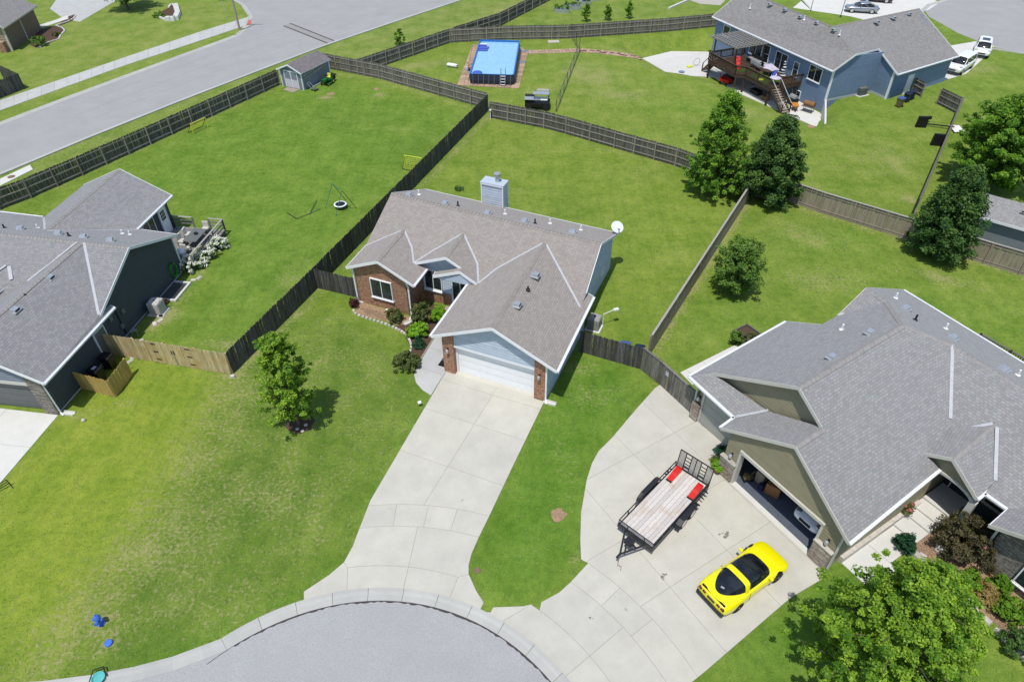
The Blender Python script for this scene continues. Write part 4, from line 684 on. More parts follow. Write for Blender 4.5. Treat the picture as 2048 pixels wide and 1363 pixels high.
wall(hb, (-21, 0), (0, 0), [(0, -1.36), (21, -1.36), (21, 3.4), (0, 3.4)], SB, SB, .2); wall(hb, (0, 0), (0, 6.6), [(0, -1.36), (2.5, -.6), (6.6, -.05), (6.6, 4.45), (2.3, 4.7), (0, 3.45)], SB, SB, .2); wall(hb, (0, 6.6), (2.2, 6.6), [(0, 0), (2.2, 0), (2.2, 3.15), (0, 4.3)], SB, SB, .2); wall(hb, (2.2, 6.6), (.9, 16.8), box_poly(math.hypot(1.3, 10.2), 2.95), SB, SB, .2); wall(hb, (.9, 16.8), (-11, 16.8), [(0, 0), (11.9, 0), (11.9, 3.), (6, 5.9), (0, 3.)], SB); wall(hb, (-21, 8.2), (-21, 0), [(0, -1.3), (8.2, -1.3), (8.2, 3.4), (4.2, 6.0), (0, 3.4)], SB); wall(hb, (-11, 8.2), (-21, 8.2), box_poly(10, 3.4), SB); wall(hb, (-11, 16.8), (-11, 8.2), box_poly(8.6, 3.2), SB)
m = MB()
for a, b, h in ((-.05, -.05, 3.4), (2.15, 6.5, 3.05)): m.box(a-.08, b-.0, 0, a+.12, b+.16, h)
m.build('corner_trim', W_['white'], hb); MB().box(-.0, .1, 0, .05, 6.6, .25).box(0.05, 6.53, 0, 2.2, 6.58, .25).build('foundation', W_['concrete2'], hb)
win(hb, -2.4, -.03, 1.55, -90, 1.85, 1.45, 1); win(hb, -5.4, -.03, 1.0, -90, .75, 1.55, 0, 1, sill=False); win(hb, -8.0, -.03, .76, -90, 1.9, 2.05, 1, 0, sill=False, name='sliding_door'); win(hb, -10.6, -.03, 1.0, -90, .85, 1.9, 0, 1); win(hb, -12.6, -.03, 1.3, -90, 2.2, 1.5, 1); win(hb, -18.6, -.03, 1.9, -90, 1.2, 1.1, 0); win(hb, -4.35, -.03, -1.0, -90, 1.2, .75, 1, 0, sill=False, name='basement_window')
dd = np.array([-1.3, 10.2])/math.hypot(1.3, 10.2); pd = np.array([2.2, 6.6])+dd*3.3; nd = math.degrees(math.atan2(-dd[0], dd[1])); win(hb, pd[0], pd[1], .05, nd, .95, 2.05, 0, 0, sill=False, pane='whited', name='side_door')
# front garage wing of the blue house, seen over its roof
fw = Fr(FB.W(-11.5, 8.4), FB.deg)
slope(hb, FB, [G(1596, -12, 4.9), G(1624, 20, 3.2), G(1570, -30, 3.2)], mb)
# ============================================================ TAN HOUSE at the top left
FT = Fr(G(25.5, 102), math.degrees(math.atan2(*(G2(110, 40)-G2(25.5, 102))[::-1])))
ht = thing('house', 'tan and brown sided house cut by the top left corner', 'house', FT.O, FT.deg)
STn = W_['sid_t']; br_ = m_plain('siding_tan_light', (.30, .235, .155), .6, .07, 2., .05)
wall(ht, (0, 0), (9.2, 0), box_poly(9.2, 3.1), STn); wall(ht, (0, 9), (0, 0), [(0, 0), (9, 0), (9, 3.1), (4.5, 5.6), (0, 3.1)], br_, br_, .3); wall(ht, (9.2, 0), (9.2, 9), [(0, 0), (9, 0), (9, 3.1), (4.5, 5.6), (0, 3.1)], STn); wall(ht, (9.2, 9), (0, 9), box_poly(9.2, 3.1), STn)
tw = lambda a, b, z: FT.W(a, b, z)
slope(ht, FT, [tw(-.5, -.5, 3.05), tw(9.7, -.5, 3.05), tw(9.7, 4.5, 5.7), tw(-.5, 4.5, 5.7)], [W_['sh_b'], W_['offw']]); slope(ht, FT, [tw(-.5, 4.5, 5.7), tw(9.7, 4.5, 5.7), tw(9.7, 9.5, 3.05), tw(-.5, 9.5, 3.05)], [W_['sh_b'], W_['offw']]); fascia(ht, FT, [[tw(-.5, -.5, 3.05), tw(9.7, -.5, 3.05)], [tw(-.5, -.5, 3.05), tw(-.5, 4.5, 5.7), tw(-.5, 9.5, 3.05)]], W_['offw'])
m = MB().box(-.1, -.1, 0, .1, .1, 3.0).box(4.6, -.08, 0, 4.75, 0, 2.6); m.build('corner_trim', W_['offw'], ht); MB().box(-.7, .4, 0, -.05, 1.1, 1.3).build('brick_base', W_['brick'], ht)
# ============================================================ FENCES
_pk = {}
def fence(label, px, h, mat, rails='cam', cap=False, group=None, pw=.14, world=None, post=2.4, gap=.006, npost=True, cat='fence', name='fence', lowboard=False):
    P = [np.array(p[:2], float) for p in (world if world is not None else [G2(*p) for p in px])]
    t = thing(name, label, cat, P[0], 0, group); m = W_[mat]; O = P[0]
    key = (h, pw, mat)
    if key not in _pk:
        w = pw-gap; b = MB(); c = .025; pr = [(-w/2, 0), (w/2, 0), (w/2, h-c), (w/2-c, h), (-w/2+c, h), (-w/2, h-c)]
        b.add([(x, -.009, z) for x, z in pr]+[(x, .009, z) for x, z in pr], [tuple(range(6)), tuple(range(11, 5, -1))]+[((i+1) % 6, i, 6+i, 6+(i+1) % 6) for i in range(6)])
        _pk[key] = b.mesh('picket', m); mr2 = W_['f_rail_lit'] if mat in ('f_in', 'f_grey') else m; _pk[key+('post',)] = MB().box(-.05, -.05, 0, .05, .05, h-.04).mesh('post', mr2)
    last = None
    for a, b in zip(P[:-1], P[1:]):
        L = np.hypot(*(b-a)); d = (b-a)/L; ang = math.atan2(d[1], d[0]); nn = np.array([-d[1], d[0]]); mid = (a+b)/2
        if nn@(-mid) < 0: nn = -nn           # towards the camera
        rs = nn if rails == 'cam' else -nn
        n = max(1, int(round(L/pw)))
        for i in range(n):
            c = a+d*(i+.5)*L/n-O-rs*.03; o = bpy.data.objects.new('picket', _pk[key]); lnk(o, t); o.location = (c[0], c[1], rnd.uniform(-.04, .02)+.03); o.rotation_euler = (rnd.uniform(-.012, .012), rnd.uniform(-.012, .012), ang)
        np_ = max(1, int(round(L/post)))
        for i in range(np_+1):
            c = a+d*i*L/np_-O+rs*.055
            if last is not None and np.hypot(*(c-last)) < .3: continue
            last = c; o = bpy.data.objects.new('post', _pk[key+('post',)]); lnk(o, t); o.location = (c[0], c[1], 0); o.rotation_euler = (0, 0, ang)
        for z in ((.3, h*.55, h-.22) if not lowboard else (.28, h-.2)):
            q = MB(); e = rs*.0; q.beam((*(a-O+rs*.002), z), (*(b-O+rs*.002), z), .04, .09); q.build('rail', W_['f_rail_lit'] if mat in ('f_in', 'f_grey') else m, t)
        if cap: q = MB(); q.beam((*(a-O), h+.045), (*(b-O), h+.045), .15, .035); q.build('cap_board', W_['cedar'] if mat == 'f_tan' else m, t)
        if lowboard: q = MB(); q.beam((*(a-O+rs*.0), .08), (*(b-O), .08), .05, .16); q.build('kick_board', m, t)
    return t
fence('long dark weathered fence with posts and rails along the street, left', [(-110, 466), (0, 420), (63, 396), (166, 350.6), (302, 289), (461, 215.7), (560, 170)], 1.8, 'f_in')
shB = np.array((-23.2, 86.6)); fence('grey weathered fence from the grey shed to the tall fence corner', None, 1.8, 'f_grey', world=[G2(560, 170)+np.array((.6, 1.2)), shB, G2(760, 158), G2(976, 219)])
fence('dark fence running back from the tan gate past the middle house', [(465, 748), (630, 580), (976, 221)], 1.8, 'f_dark', rails='away')
fence('short dark fence panel joining the brick corner of the middle house', [(633.8, 575), (722, 596)], 1.7, 'f_dark', rails='away')
fence('dark railed fence across the back of the middle yard', [(980, 236), (1088, 256.8), (1132, 268.3), (1228, 296.4), (1350, 332), (1496, 388)], 1.8, 'f_in')
fence('grey fence behind the blue pool, railed side showing', [(717, 150), (900, 86), (1010, 80), (1134, 77.8), (1332, 64), (1432, 54)], 1.8, 'f_grey')
fence('dark fence climbing to the top edge beside the metal planters', [(908, 83), (1000, 53), (1108, -3)], 1.8, 'f_in')
fence('straight tan fence with a top rail right of the middle yard', [(1297, 712), (1500, 392)], 1.75, 'f_tan', rails='away', cap=True)
fence('tan board fence with posts behind the right house', [(1500, 392), (1572, 401), (1639, 424.7), (1763, 463), (1966, 527), (2110, 571)], 1.8, 'f_tan', cap=True, lowboard=True)
fence('thin brown fence running up towards the fallen basketball hoop', [(1824, 436), (1913, 228)], 1.75, 'f_grey', rails='away', cap=True)
fence('dark railed fence panel above the fallen basketball hoop', [(1912, 228), (1873, 208)], 1.75, 'f_in')
fence('dark board fence from the middle garage to the bins', [(1159, 702.5), (1280, 737)], 1.75, 'f_dark', rails='away')
gt = fence('brown-grey wooden gate fence beside the right drive', [(1281, 737.5), (1318, 767), (1388, 832)], 1.75, 'f_grey', rails='away', cap=True, cat='gate')
pw_ = FR.L(G(1350, 740, 1.4)); p = G(1337, 737, 1.45); q0, q1 = G2(1318, 767), G2(1388, 832); dq = (q1-q0)/np.hypot(*(q1-q0)); c = q0+dq*.35-gt.location.xy[:]+np.array([dq[1], -dq[0]])*-.0; nq = np.array([dq[1], -dq[0]]); nq = nq if nq@(-q0) > 0 else -nq
MB().obox((*(q0+dq*.55+nq*.06-np.array(gt.location[:2])), 1.15), (.26, .015, .32), math.degrees(math.atan2(dq[1], dq[0]))).build('notice', W_['cloth'], gt)
kg = fence('new tan gate fence with black hinges beside the left house', [(222, 708), (465, 748)], 1.8, 'f_gold', rails='away', cat='gate')
ka, kb = G2(222, 708), G2(465, 748); kd = (kb-ka)/np.hypot(*(kb-ka)); kn = np.array([kd[1], -kd[0]]); kn = kn if kn@(-ka) > 0 else -kn; ke = math.degrees(math.atan2(kd[1], kd[0])); ko = np.array(kg.location[:2]); Lk = np.hypot(*(kb-ka))
for s in (.425, .70):
    for z in (.3, .95, 1.6): MB().obox((*(ka-ko+kd*(s*Lk)+kn*.05), z), (.34, .02, .07), ke).build('hinge', W_['black'], kg)
for s in (.56, .578): MB().obox((*(ka-ko+kd*(s*Lk)+kn*.06), 1.0), (.05, .05, .3), ke).build('handle', W_['black'], kg)
MB().obox((*(ka-ko+kd*(.57*Lk)+kn*.045), .05), (.03, .01, 1.7), ke).build('gate_gap', W_['black'], kg)
fence('new yellow board screen in front of the bins at the left house', [(156, 774), (231.7, 793.6), (265, 748.8)], 1.42, 'f_new', rails='away', cat='screen', name='bin_screen')
fence('black board fence at the far left beyond the street', [(-90, 232), (50, 178), (8, 158)], 1.8, 'f_dark', rails='away')
fence('open wooden gate leaf leaning by the side door of the blue house', [(1822, 184), (1842, 195)], 1.6, 'f_in', cat='gate', name='gate_leaf')
# black wire fence in the pool yard
def wire_fence(label, px, h):
    P = [G2(*p) for p in px]; t = thing('wire_fence', label, 'fence', P[0]); O = P[0]
    for a, b in zip(P[:-1], P[1:]):
        L = np.hypot(*(b-a)); d = (b-a)/L; n = max(1, int(L/2.6))
        for i in range(n+1): c = a+d*i*L/n-O; MB().cyl((*c, 0), (*c, h+.05), .03, .03, 6).build('post', W_['blackm'], t)
        m = MB()
        for z in (.06, h): m.cyl((*(a-O), z), (*(b-O), z), .018, .018, 5)
        m.build('rail', W_['blackm'], t); w = MB(); k = int(L/.30)
        for i in range(k): p = a+d*i*L/k-O; q = a+d*min(L, i*L/k+h*.9)-O; f = np.hypot(*(q-p))/(h*.9+1e-6); w.beam((*p, .06), (*q, .06+h*f), .006, .006); w.beam((*p, .06+h*f), (*q, .06), .006, .006)
        o = w.build('wire_mesh', W_['acg'], t); o['kind'] = 'stuff'
    return t
wire_fence('black wire mesh fence dividing the pool yard', [(1112, 224), (1159, 103)], 1.3); wire_fence('black wire gate standing open beside the brick path', [(1159, 101), (1152, 92), (1142, 72)], 1.6)
# ============================================================ TREES AND SHRUBS
def hz(base, py):
    X = G(*base); lo, hi = 0., 25.
    for _ in range(40):
        z = (lo+hi)/2; v = np.array([X[0], X[1], z])-CAMP; y = 681.5-CAM_F*(v@_U)/(v@_F)
        if y > py: lo = z
        else: hi = z
    return lo
def leaves(name, tips, dirs, rad, per, size, mat, seed, parent, up=.55, droop=0.):
    rg = np.random.default_rng(seed); N = len(tips); T = np.repeat(np.asarray(tips), per, 0); D = np.repeat(np.asarray(dirs), per, 0); rr = np.repeat(np.asarray(rad), per)
    g = rg.normal(size=(N*per, 3)); g /= np.linalg.norm(g, axis=1, keepdims=True); g *= (rg.random((N*per, 1))**.45); C = T+g*rr[:, None]*np.array([1, 1, .75])
    n = D*.55+np.array([0, 0, up])+rg.normal(size=C.shape)*.55; n /= np.linalg.norm(n, axis=1, keepdims=True); t = np.cross(n, rg.normal(size=C.shape)); t /= np.linalg.norm(t, axis=1, keepdims=True); b = np.cross(n, t)
    s = size*(.7+.6*rg.random((len(C), 1))); V = np.stack([C-t*s*.5, C+b*s*.36+n*s*.08, C+t*s*.55-n*s*.10, C-b*s*.36+n*s*.08], 1).reshape(-1, 3)
    F = np.arange(len(V)).reshape(-1, 4); me = np_mesh(name, V, F, W_[mat]); lv = np.clip(np.repeat(rg.normal(.45, .28, N), per)+rg.normal(0, .2, len(C)), 0, 1); at = me.attributes.new('lv', 'FLOAT', 'POINT'); at.data.foreach_set('value', np.repeat(lv, 4).astype(np.float32)); o = bpy.data.objects.new(name, me); return lnk(o, parent)
def tree(label, xy, H, cb, prof, Rr, nb, sub, per, leaf, mat, seed, rad=.5, tr=.14, name='tree', group=None, lean=(0, 0), cat='tree', vr=.76, jit=None):
    rg = random.Random(seed); t = thing(name, label, cat, xy, 0, group); tips, dirs, rads = [], [], []; wood = MB(); ts = [p[0] for p in prof]; rs = [p[1] for p in prof]
    trunk = MB(); pts = [np.array([lean[0]*k*k+rg.uniform(-.05, .05)*(k > 0), lean[1]*k*k+rg.uniform(-.05, .05)*(k > 0), H*.9*k]) for k in (0, .15, .35, .55, .75, 1.)]
    for i in range(5): trunk.cyl(pts[i], pts[i+1], tr*(1-.17*i)*(1.25 if i == 0 else 1), tr*(1-.17*(i+1)), 8)
    def axis(k): k = min(max(k, 0), 1); i = min(4, int(np.searchsorted((0, .15, .35, .55, .75, 1.), k, 'right')-1)); a = (0, .15, .35, .55, .75, 1.); f = (k-a[i])/(a[i+1]-a[i]); return pts[i]*(1-f)+pts[i+1]*f
    ga = 2.39996; 
    for j in range(nb):
        q = (j+.5)/nb; tt = q**.85; ang = j*ga+rg.uniform(-.35, .35); r = Rr*np.interp(tt, ts, rs)*rg.uniform(vr, 1.12); z = cb+(H-cb)*tt; base = axis(max(.12, (z-.25*r-.3)/(H*.9))); end = np.array([lean[0]*(z/H)**2+r*math.cos(ang), lean[1]*(z/H)**2+r*math.sin(ang), z+rg.uniform(-.1, .25)*r*.4])
        wood.cyl(base, base*.45+end*.55+np.array([0, 0, .05]), tr*.32*(1-.5*tt)+.01, .025, 5); wood.cyl(base*.45+end*.55+np.array([0, 0, .05]), end, .025, .008, 4)
        d = end-base; dn = d/(np.linalg.norm(d)+1e-6)
        for k in range(sub):
            f = 1.-.72*(k/max(1, sub-1))**1.1 if sub > 1 else 1.; p = base+d*f+np.array([rg.gauss(0, 1), rg.gauss(0, 1), rg.gauss(0, .6)])*(jit or rad*.55)*(1.15-f*.4); tips.append(p); dirs.append(dn*.8+np.array([0, 0, .2])); rads.append(rad*rg.uniform(.55, 1.1))
    top = np.array([lean[0], lean[1], H-.1])
    for k in range(4): tips.append(top+np.array([rg.gauss(0, .15), rg.gauss(0, .15), -k*.3])); dirs.append(np.array([0, 0, 1.])); rads.append(rad*.6)
    trunk.build('trunk', W_['bark'], t); wood.build('limbs', W_['bark'], t); leaves('crown', tips, dirs, rads, per, leaf, mat, seed, t); return t
CN = [(0, .8), (.12, 1.), (.35, .97), (.6, .74), (.8, .46), (1, .1)]; OV = [(0, .55), (.15, .9), (.4, 1.), (.65, .8), (.85, .45), (1, .12)]; CO = [(0, .8), (.15, 1.), (.4, .85), (.7, .5), (1, .08)]; RO = [(0, .6), (.25, .95), (.5, 1), (.75, .85), (1, .35)]; UP = [(0, .5), (.2, .85), (.5, 1.), (.75, .8), (.9, .5), (1, .15)]
FT_ = G2(598, 850); H1 = hz((598, 850), 672); tree('young upright maple standing alone in the front lawn over a mulch ring', FT_, H1, 1.2, [(0, .7), (.15, 1.), (.5, .85), (.8, .68), (1, .25)], 1.5, 54, 9, 56, .105, 'l_maple', 11, .22, .085, name='maple_tree', jit=.2)
tree('big bright maple cut by the bottom edge beside the yellow car', G2(1712, 1384), 8.8, 1.2, OV, 2.9, 130, 11, 72, .105, 'l_maple', 12, .26, .16, name='maple_tree', jit=.30)
tree('tall leafy maple at the back corner of the middle yard', G2(1424, 386), hz((1424, 386), 186), .5, CO, 2.8, 110, 8, 52, .15, 'l_maple2', 13, .34, .15, name='maple_tree', vr=.82, jit=.32)
tree('dark dense pear tree right of the tall back-corner maple', G2(1532, 402), hz((1532, 402), 236), .4, CN, 2.35, 110, 6, 80, .16, 'l_pear', 14, .46, .13, name='pear_tree', vr=.88)
tree('small round young tree in the yard behind the right house', G2(1466, 585), hz((1466, 585), 484), .6, RO, 1.7, 60, 5, 56, .13, 'l_small', 15, .34, .07, name='young_tree')
tree('dark rounded pear tree in front of the tan board fence', G2(1868, 512), hz((1868, 512), 341), .4, CN, 2.1, 120, 6, 84, .16, 'l_pear', 16, .48, .14, name='pear_tree', vr=.88)
tree('wide green tree at the right edge beside the grey shed', G2(1968, 374), 7.6, .6, RO, 3.7, 130, 9, 62, .17, 'l_maple2', 17, .42, .18, name='shade_tree')
tree('tree at the top edge casting shade on the corner lawn', G2(257, 19), 7.5, 1.7, OV, 3.4, 50, 6, 60, .25, 'l_pear', 18, .8, .15, name='shade_tree')
for i, (x, y) in enumerate(((1172, 43), (1215, 41), (1257, 37.5))): tree(('left', 'middle', 'right')[i]+' one of three saplings behind the pool yard fence', G2(x, y), 2.3-.2*(i == 1), .5, OV, .55, 12, 3, 22, .2, 'l_maple2', 30+i, .25, .03, name='sapling', group='three saplings behind the fence')
def shrub(label, px, w, h, mat, seed, leaf=.1, n=60, per=40, flowers=None, stem=True, name='shrub', cat='shrub', rad=.16, flat=1., xy=None, zoff=0.):
    rg = random.Random(seed); P = xy if xy is not None else G2(*px); t = thing(name, label, cat, (P[0], P[1], zoff)); tips, dirs, rads = [], [], []; st = MB()
    for i in range(n):
        ph = rg.random()*2*math.pi; ct = rg.random()**.6; s_ = math.sqrt(max(0, 1-ct*ct)); k = rg.uniform(.72, 1.06)*(1 if i % 4 else .5); d = np.array([math.cos(ph)*s_, math.sin(ph)*s_, ct]); p = np.array([d[0]*w/2*k, d[1]*w/2*k, .12*h+d[2]*h*.88*k*flat]); tips.append(p); dirs.append(d); rads.append(rad*rg.uniform(.7, 1.2)); 
        if i % 5 == 0: st.cyl((0, 0, 0), p*.9, .012, .006, 4)
    st.build('stems', W_['bark'], t); leaves('foliage', tips, dirs, rads, per, leaf, mat, seed, t)
    if flowers:
        ft = [p+d*rads[i]*.9 for i, (p, d) in enumerate(zip(tips, dirs)) if i % flowers[2] == 0]; fd = [d for i, d in enumerate(dirs) if i % flowers[2] == 0]; leaves('blossoms', ft, fd, [flowers[1]]*len(ft), 26, flowers[3] if len(flowers) > 3 else .07, flowers[0], seed+1, t)
    return t
shrub('small dark burgundy shrub at the left end of the front bed', (709, 611), .95, .55, 'l_burg', 41, .1, 26, 22); shrub('grey-green low shrub beside the white pipe in the front bed', (789, 641), 1.35, .9, 'l_olive', 42, .1, 46, 40); shrub('tall brownish rose shrub under the entry window', (843, 642), 1.7, 1.45, 'l_olive', 43, .1, 64, 40, ('l_strawy', .12, 9)); shrub('bright lime rounded shrub by the front step', (877, 641), 1.15, 1.15, 'l_lime', 44, .09, 60, 46); shrub('bright lime feathery shrub in the middle of the front bed', (836, 668), 1.5, .9, 'l_lime', 45, .13, 56, 40, flat=.9); shrub('small blue-green shrub at the lower end of the front bed', (838, 693), .75, .7, 'l_spruce', 46, .09, 30, 30); shrub('dark olive spreading shrub at the lawn end of the front bed', (815, 733), 1.75, 1.0, 'l_olive', 47, .12, 80, 42); shrub('bare brown shrub beneath the entry wall', (848, 612), .7, 1.1, 'l_strawy', 48, .07, 20, 10)
for i, (x, y, s) in enumerate(((437, 497, 1.25), (414, 517, 1.5), (386, 536, 1.6))): shrub(('smaller white hydrangea at the far end', 'middle white hydrangea', 'nearest white hydrangea')[i]+' of the left deck bed', (x, y), s*1.15, .95, 'l_boxy', 50+i, .11, 64, 30, ('l_whitefl', .15, 1, .12), name='hydrangea', cat='hydrangea')
shrub('lone leafy bush on the verge outside the fence by the pool yard', (800, 90), 1.6, 2.0, 'l_boxy', 55, .16, 50, 26, name='bush', cat='bush')
shrub('dark green clump of weeds behind the chimney', (918, 379), .9, .3, 'l_pear', 56, .1, 20, 20, name='weed_clump', cat='weeds')
PLx = G2(1908, 1130); shrub('big purplish shrub between the entry steps and the stone wall', (1916, 1104), 2.9, 2.2, 'l_plum', 57, .10, 170, 60, ('l_pinkfl', .07, 26, .06), rad=.22)
shrub('little round spruce beside the entry walk', (1803, 1098), .95, 1.15, 'l_spruce', 58, .08, 80, 50, name='dwarf_spruce', rad=.14)
for i, (x, y, w, h, mt, lb) in enumerate(((1930, 1172, 1.25, .9, 'l_boxy', 'rounded green shrub nearest the stone wall corner'), (1963, 1190, 1.2, .8, 'l_strawy', 'straw coloured grass clump below the stone wall'), (1990, 1180, 1.1, .9, 'l_boxy', 'green shrub behind the straw clump'), (2016, 1232, 1.5, 1.1, 'l_boxy', 'large rounded bright green shrub at the right edge'), (2030, 1302, 1.9, 1.1, 'l_pear', 'dark leafy shrub in the right bottom bed'), (1899, 1160, 1.0, .7, 'l_small', 'low leafy plant at the left end of the right bed'), (1985, 1212, .9, .5, 'l_strawy', 'small dry grass clump between the right bed shrubs'))): shrub(lb, (x, y), w, h, mt, 60+i, .1, 70, 44)
shrub('bushy planting in a raised bed behind the right house wall', (1497, 690), 1.6, .8, 'l_olive', 70, .12, 50, 26); shrub('leafy plant at the corner of the right house side walk', (1470, 688), 1.0, 1.1, 'l_small', 71, .12, 30, 30)
shrub('round green shrub in the bed of the tan house', (81, 92), 2.1, 1.3, 'l_small', 72, .16, 60, 30); shrub('small green plant at the point of the tan house bed', (113, 72), 1.2, .5, 'l_olive', 73, .14, 24, 16); shrub('low planting in the pale stone island bed', (322, 33), 2.4, .6, 'l_boxy', 74, .16, 40, 20)
# ============================================================ VEHICLES
def loft(secs, mi=0, close=True, mb=None, mfn=None):
    m = mb or MB(); k = len(m.v); n = len(secs[0])
    for s in secs: m.v += [tuple(map(float, p)) for p in s]
    for i in range(len(secs)-1):
        for j in range(n-1):
            m.f.append((k+i*n+j, k+i*n+j+1, k+(i+1)*n+j+1, k+(i+1)*n+j)); m.m.append(mfn(i, j) if mfn else mi)
    if close: m.f.append(tuple(range(k+n-1, k-1, -1))); m.m.append(mi); e = k+(len(secs)-1)*n; m.f.append(tuple(range(e, e+n))); m.m.append(mi)
    return m
def body_secs(st):
    S = []
    for x, w, zf, zt in st:
        h = zt-zf; half = [(w*.80, zf), (w*.96, zf+h*.10), (w, zf+h*.42), (w*.985, zf+h*.72), (w*.88, zf+h*.95), (w*.45, zt+.012)]; ring = [(x, -y, z) for y, z in half]+[(x, 0, zt+.02)]+[(x, y, z) for y, z in half[::-1]]; S.append(ring)
    return S
def wheel(t, x, y, r, w, side):
    o = MB().lathe([(r*.62, -w/2), (r*.93, -w/2), (r, -w*.35), (r, w*.35), (r*.93, w/2), (r*.62, w/2)], 20).build('wheel', W_['tyre'], t, (x, y, r)); o.rotation_euler = (R(90), 0, 0)
    m = MB().lathe([(r*.66, -w*.30), (r*.66, w*.30)], 18, (0, 0, 0), 1)
    m.lathe([(r*.66, w*.49), (r*.60, w*.49), (r*.58, w*.40)], 18); zz = w*.43*(-side); 
    for i in range(5): a = 2*math.pi*i/5; m.beam((0, 0, zz), (r*.62*math.cos(a), r*.62*math.sin(a), zz), r*.17, .03)
    m.lathe([(r*.66, zz-.02), (r*.60, zz+.012), (r*.60, zz-.012), (r*.66, zz+.012)], 18); m.lathe([(r*.15, zz-.02), (r*.15, zz+.02)], 10); m.build('rim', [W_['chrome'], W_['blackm']], o); return o
def car(label, a, b, st, gh, paint, r=.33, wb=(1.35, -1.35), cat='car', name='car', roof=(1, 3), zoff=.0, hoop=None, lamps=True, z=.035):
    # a: rear centre, b: front centre on the ground
    c = (a+b)/2; deg = math.degrees(math.atan2(*(b-a)[::-1])); t = thing(name, label, cat, (c[0], c[1], z), deg); pt = W_[paint]
    loft(body_secs(st)).build('body', pt, t, smooth=True, sub=2)
    S = [[(x, -wb_, zb), (x-.0, -wt*1.0, zb*.25+zt*.75), (x, -wt*.86, zt), (x, 0, zt+.015), (x, wt*.86, zt), (x, wt*1.0, zb*.25+zt*.75), (x, wb_, zb)] for x, wb_, zb, wt, zt in gh]
    g = loft(S); o = g.build('windows', W_['carglass'], t, smooth=True, sub=2)
    if roof:
        def infl(s, k=1.012, dz=.012): return [(x, y*k, z_+dz) for x, y, z_ in s]
        R_ = [infl(s)[1:6] for s in S[roof[0]:roof[1]+1]]; loft(R_, close=False).build('roof', pt, t, smooth=True, sub=2)
        pl = MB()
        for i in range(len(S)-1):
            if i in (0, len(S)-2) or i == (roof[0]+roof[1])//2:
                for j in (0, 6):
                    jj = (1, 5)[j == 6]; p_, q_ = (S[i][j], S[i+1][jj]) if i < len(S)//2 and i == 0 else (S[i+1][j], S[i][jj]); pl.beam(np.array(p_)*[1, 1.01, 1], np.array(q_)*[1, 1.015, 1], .07, .06)
        pl.build('pillars', pt, t)
    hw = max(s[1] for s in st)
    for x in wb:
        for sd in (-1, 1):
            hl_ = float(np.interp(x, [q_[0] for q_ in st], [q_[1] for q_ in st])); wheel(t, x, sd*(hl_*.985-.105), r, .22, sd); hl_ = float(np.interp(x, [q_[0] for q_ in st], [q_[1] for q_ in st])); MB().cyl((x, sd*(hl_*.80), r), (x, sd*(hl_*.955), r), r*1.03, r*1.13, 20).build('wheel_arch', W_['black'], t)
    for sd in (-1, 1):
        hm_ = float(np.interp(gh[1][0], [q_[0] for q_ in st], [q_[1] for q_ in st])); m = MB().obox((gh[1][0]-.12, sd*(hm_+.02), gh[0][2]+.06), (.12, .2, .14)); m.build('mirror', pt, t, bev=.02)
    xf, xr = st[-1][0], st[0][0]
    if lamps:
        for sd in (-1, 1):
            i = -3; MB().obox((st[i][0]+.08, sd*st[i][1]*.72, st[i][3]-.10), (.34, .26, .09), sd*-18).build('headlight', W_['galv'], t, bev=.02); MB().obox((xr+.05, sd*st[1][1]*.82, st[1][3]-.28), (.14, .24, .2)).build('tail_light', W_['redd'], t, bev=.02)
        MB().obox((xf-.02, 0, st[-1][2]+.08), (.1, st[-1][1]*1.1, .14)).build('grille', W_['black'], t, bev=.02); MB().obox((xr-.005, 0, st[0][3]-.42), (.05, .5, .13)).build('number_plate', W_['white'], t)
    return t
# yellow sports car
spt = [(-2.28, .70, .42, .80), (-2.24, .84, .26, .86), (-2.0, .92, .18, .89), (-1.45, .945, .15, .90), (-.8, .92, .14, .86), (0, .87, .13, .80), (.7, .89, .13, .77), (1.3, .945, .14, .74), (1.75, .945, .16, .66), (2.1, .87, .18, .55), (2.28, .66, .24, .45)]
sgh = [(1.12, .60, .70, .50, .74), (.75, .70, .74, .60, .95), (.30, .73, .78, .62, 1.15), (-.15, .74, .80, .62, 1.20), (-.62, .74, .84, .61, 1.18), (-1.1, .66, .86, .53, 1.08), (-1.6, .50, .87, .38, .97), (-1.95, .22, .88, .16, .90)]
yc = car('low yellow sports car with black glass roof on the right drive', G2(1407, 1219), G2(1558, 1107), spt, sgh, 'yellow', .325, (1.30, -1.36), roof=None, lamps=False)
S = []
for x, wb_, zb, wt, zt in ((-.50, .775, .80, .645, 1.195), (-.60, .775, .82, .645, 1.20), (-.78, .765, .83, .62, 1.17)): S.append([(x-.16, -wb_, zb), (x-.03, -wt, zb*.25+zt*.75), (x, -wt*.86, zt), (x, 0, zt+.02), (x, wt*.86, zt), (x-.03, wt, zb*.25+zt*.75), (x-.16, wb_, zb)])
loft(S, close=False).build('roof_hoop', W_['yellow'], yc, smooth=True, sub=2)
S = [[(x, -w, z) for w in (0,)] for x, w, z in ((0, 0, 0),)]
MB().obox((-2.27, 0, .22), (.16, 1.60, .17)).build('bumper_valance', W_['black'], yc, bev=.06)
m = MB()
for y in (-.66, -.42, .42, .66): m.cyl((-2.20, y, .70), (-2.305, y, .67), .10, .10, 16)
m.build('tail_light', W_['redd'], yc); MB().obox((-2.16, 0, .845), (.10, 1.36, .03)).build('deck_slot', W_['black'], yc); MB().obox((-2.285, 0, .56), (.03, .42, .14)).build('number_plate', W_['blackm'], yc); MB().obox((-1.62, 0, .985), (.1, .16, .012), 20).build('emblem', W_['galv'], yc)
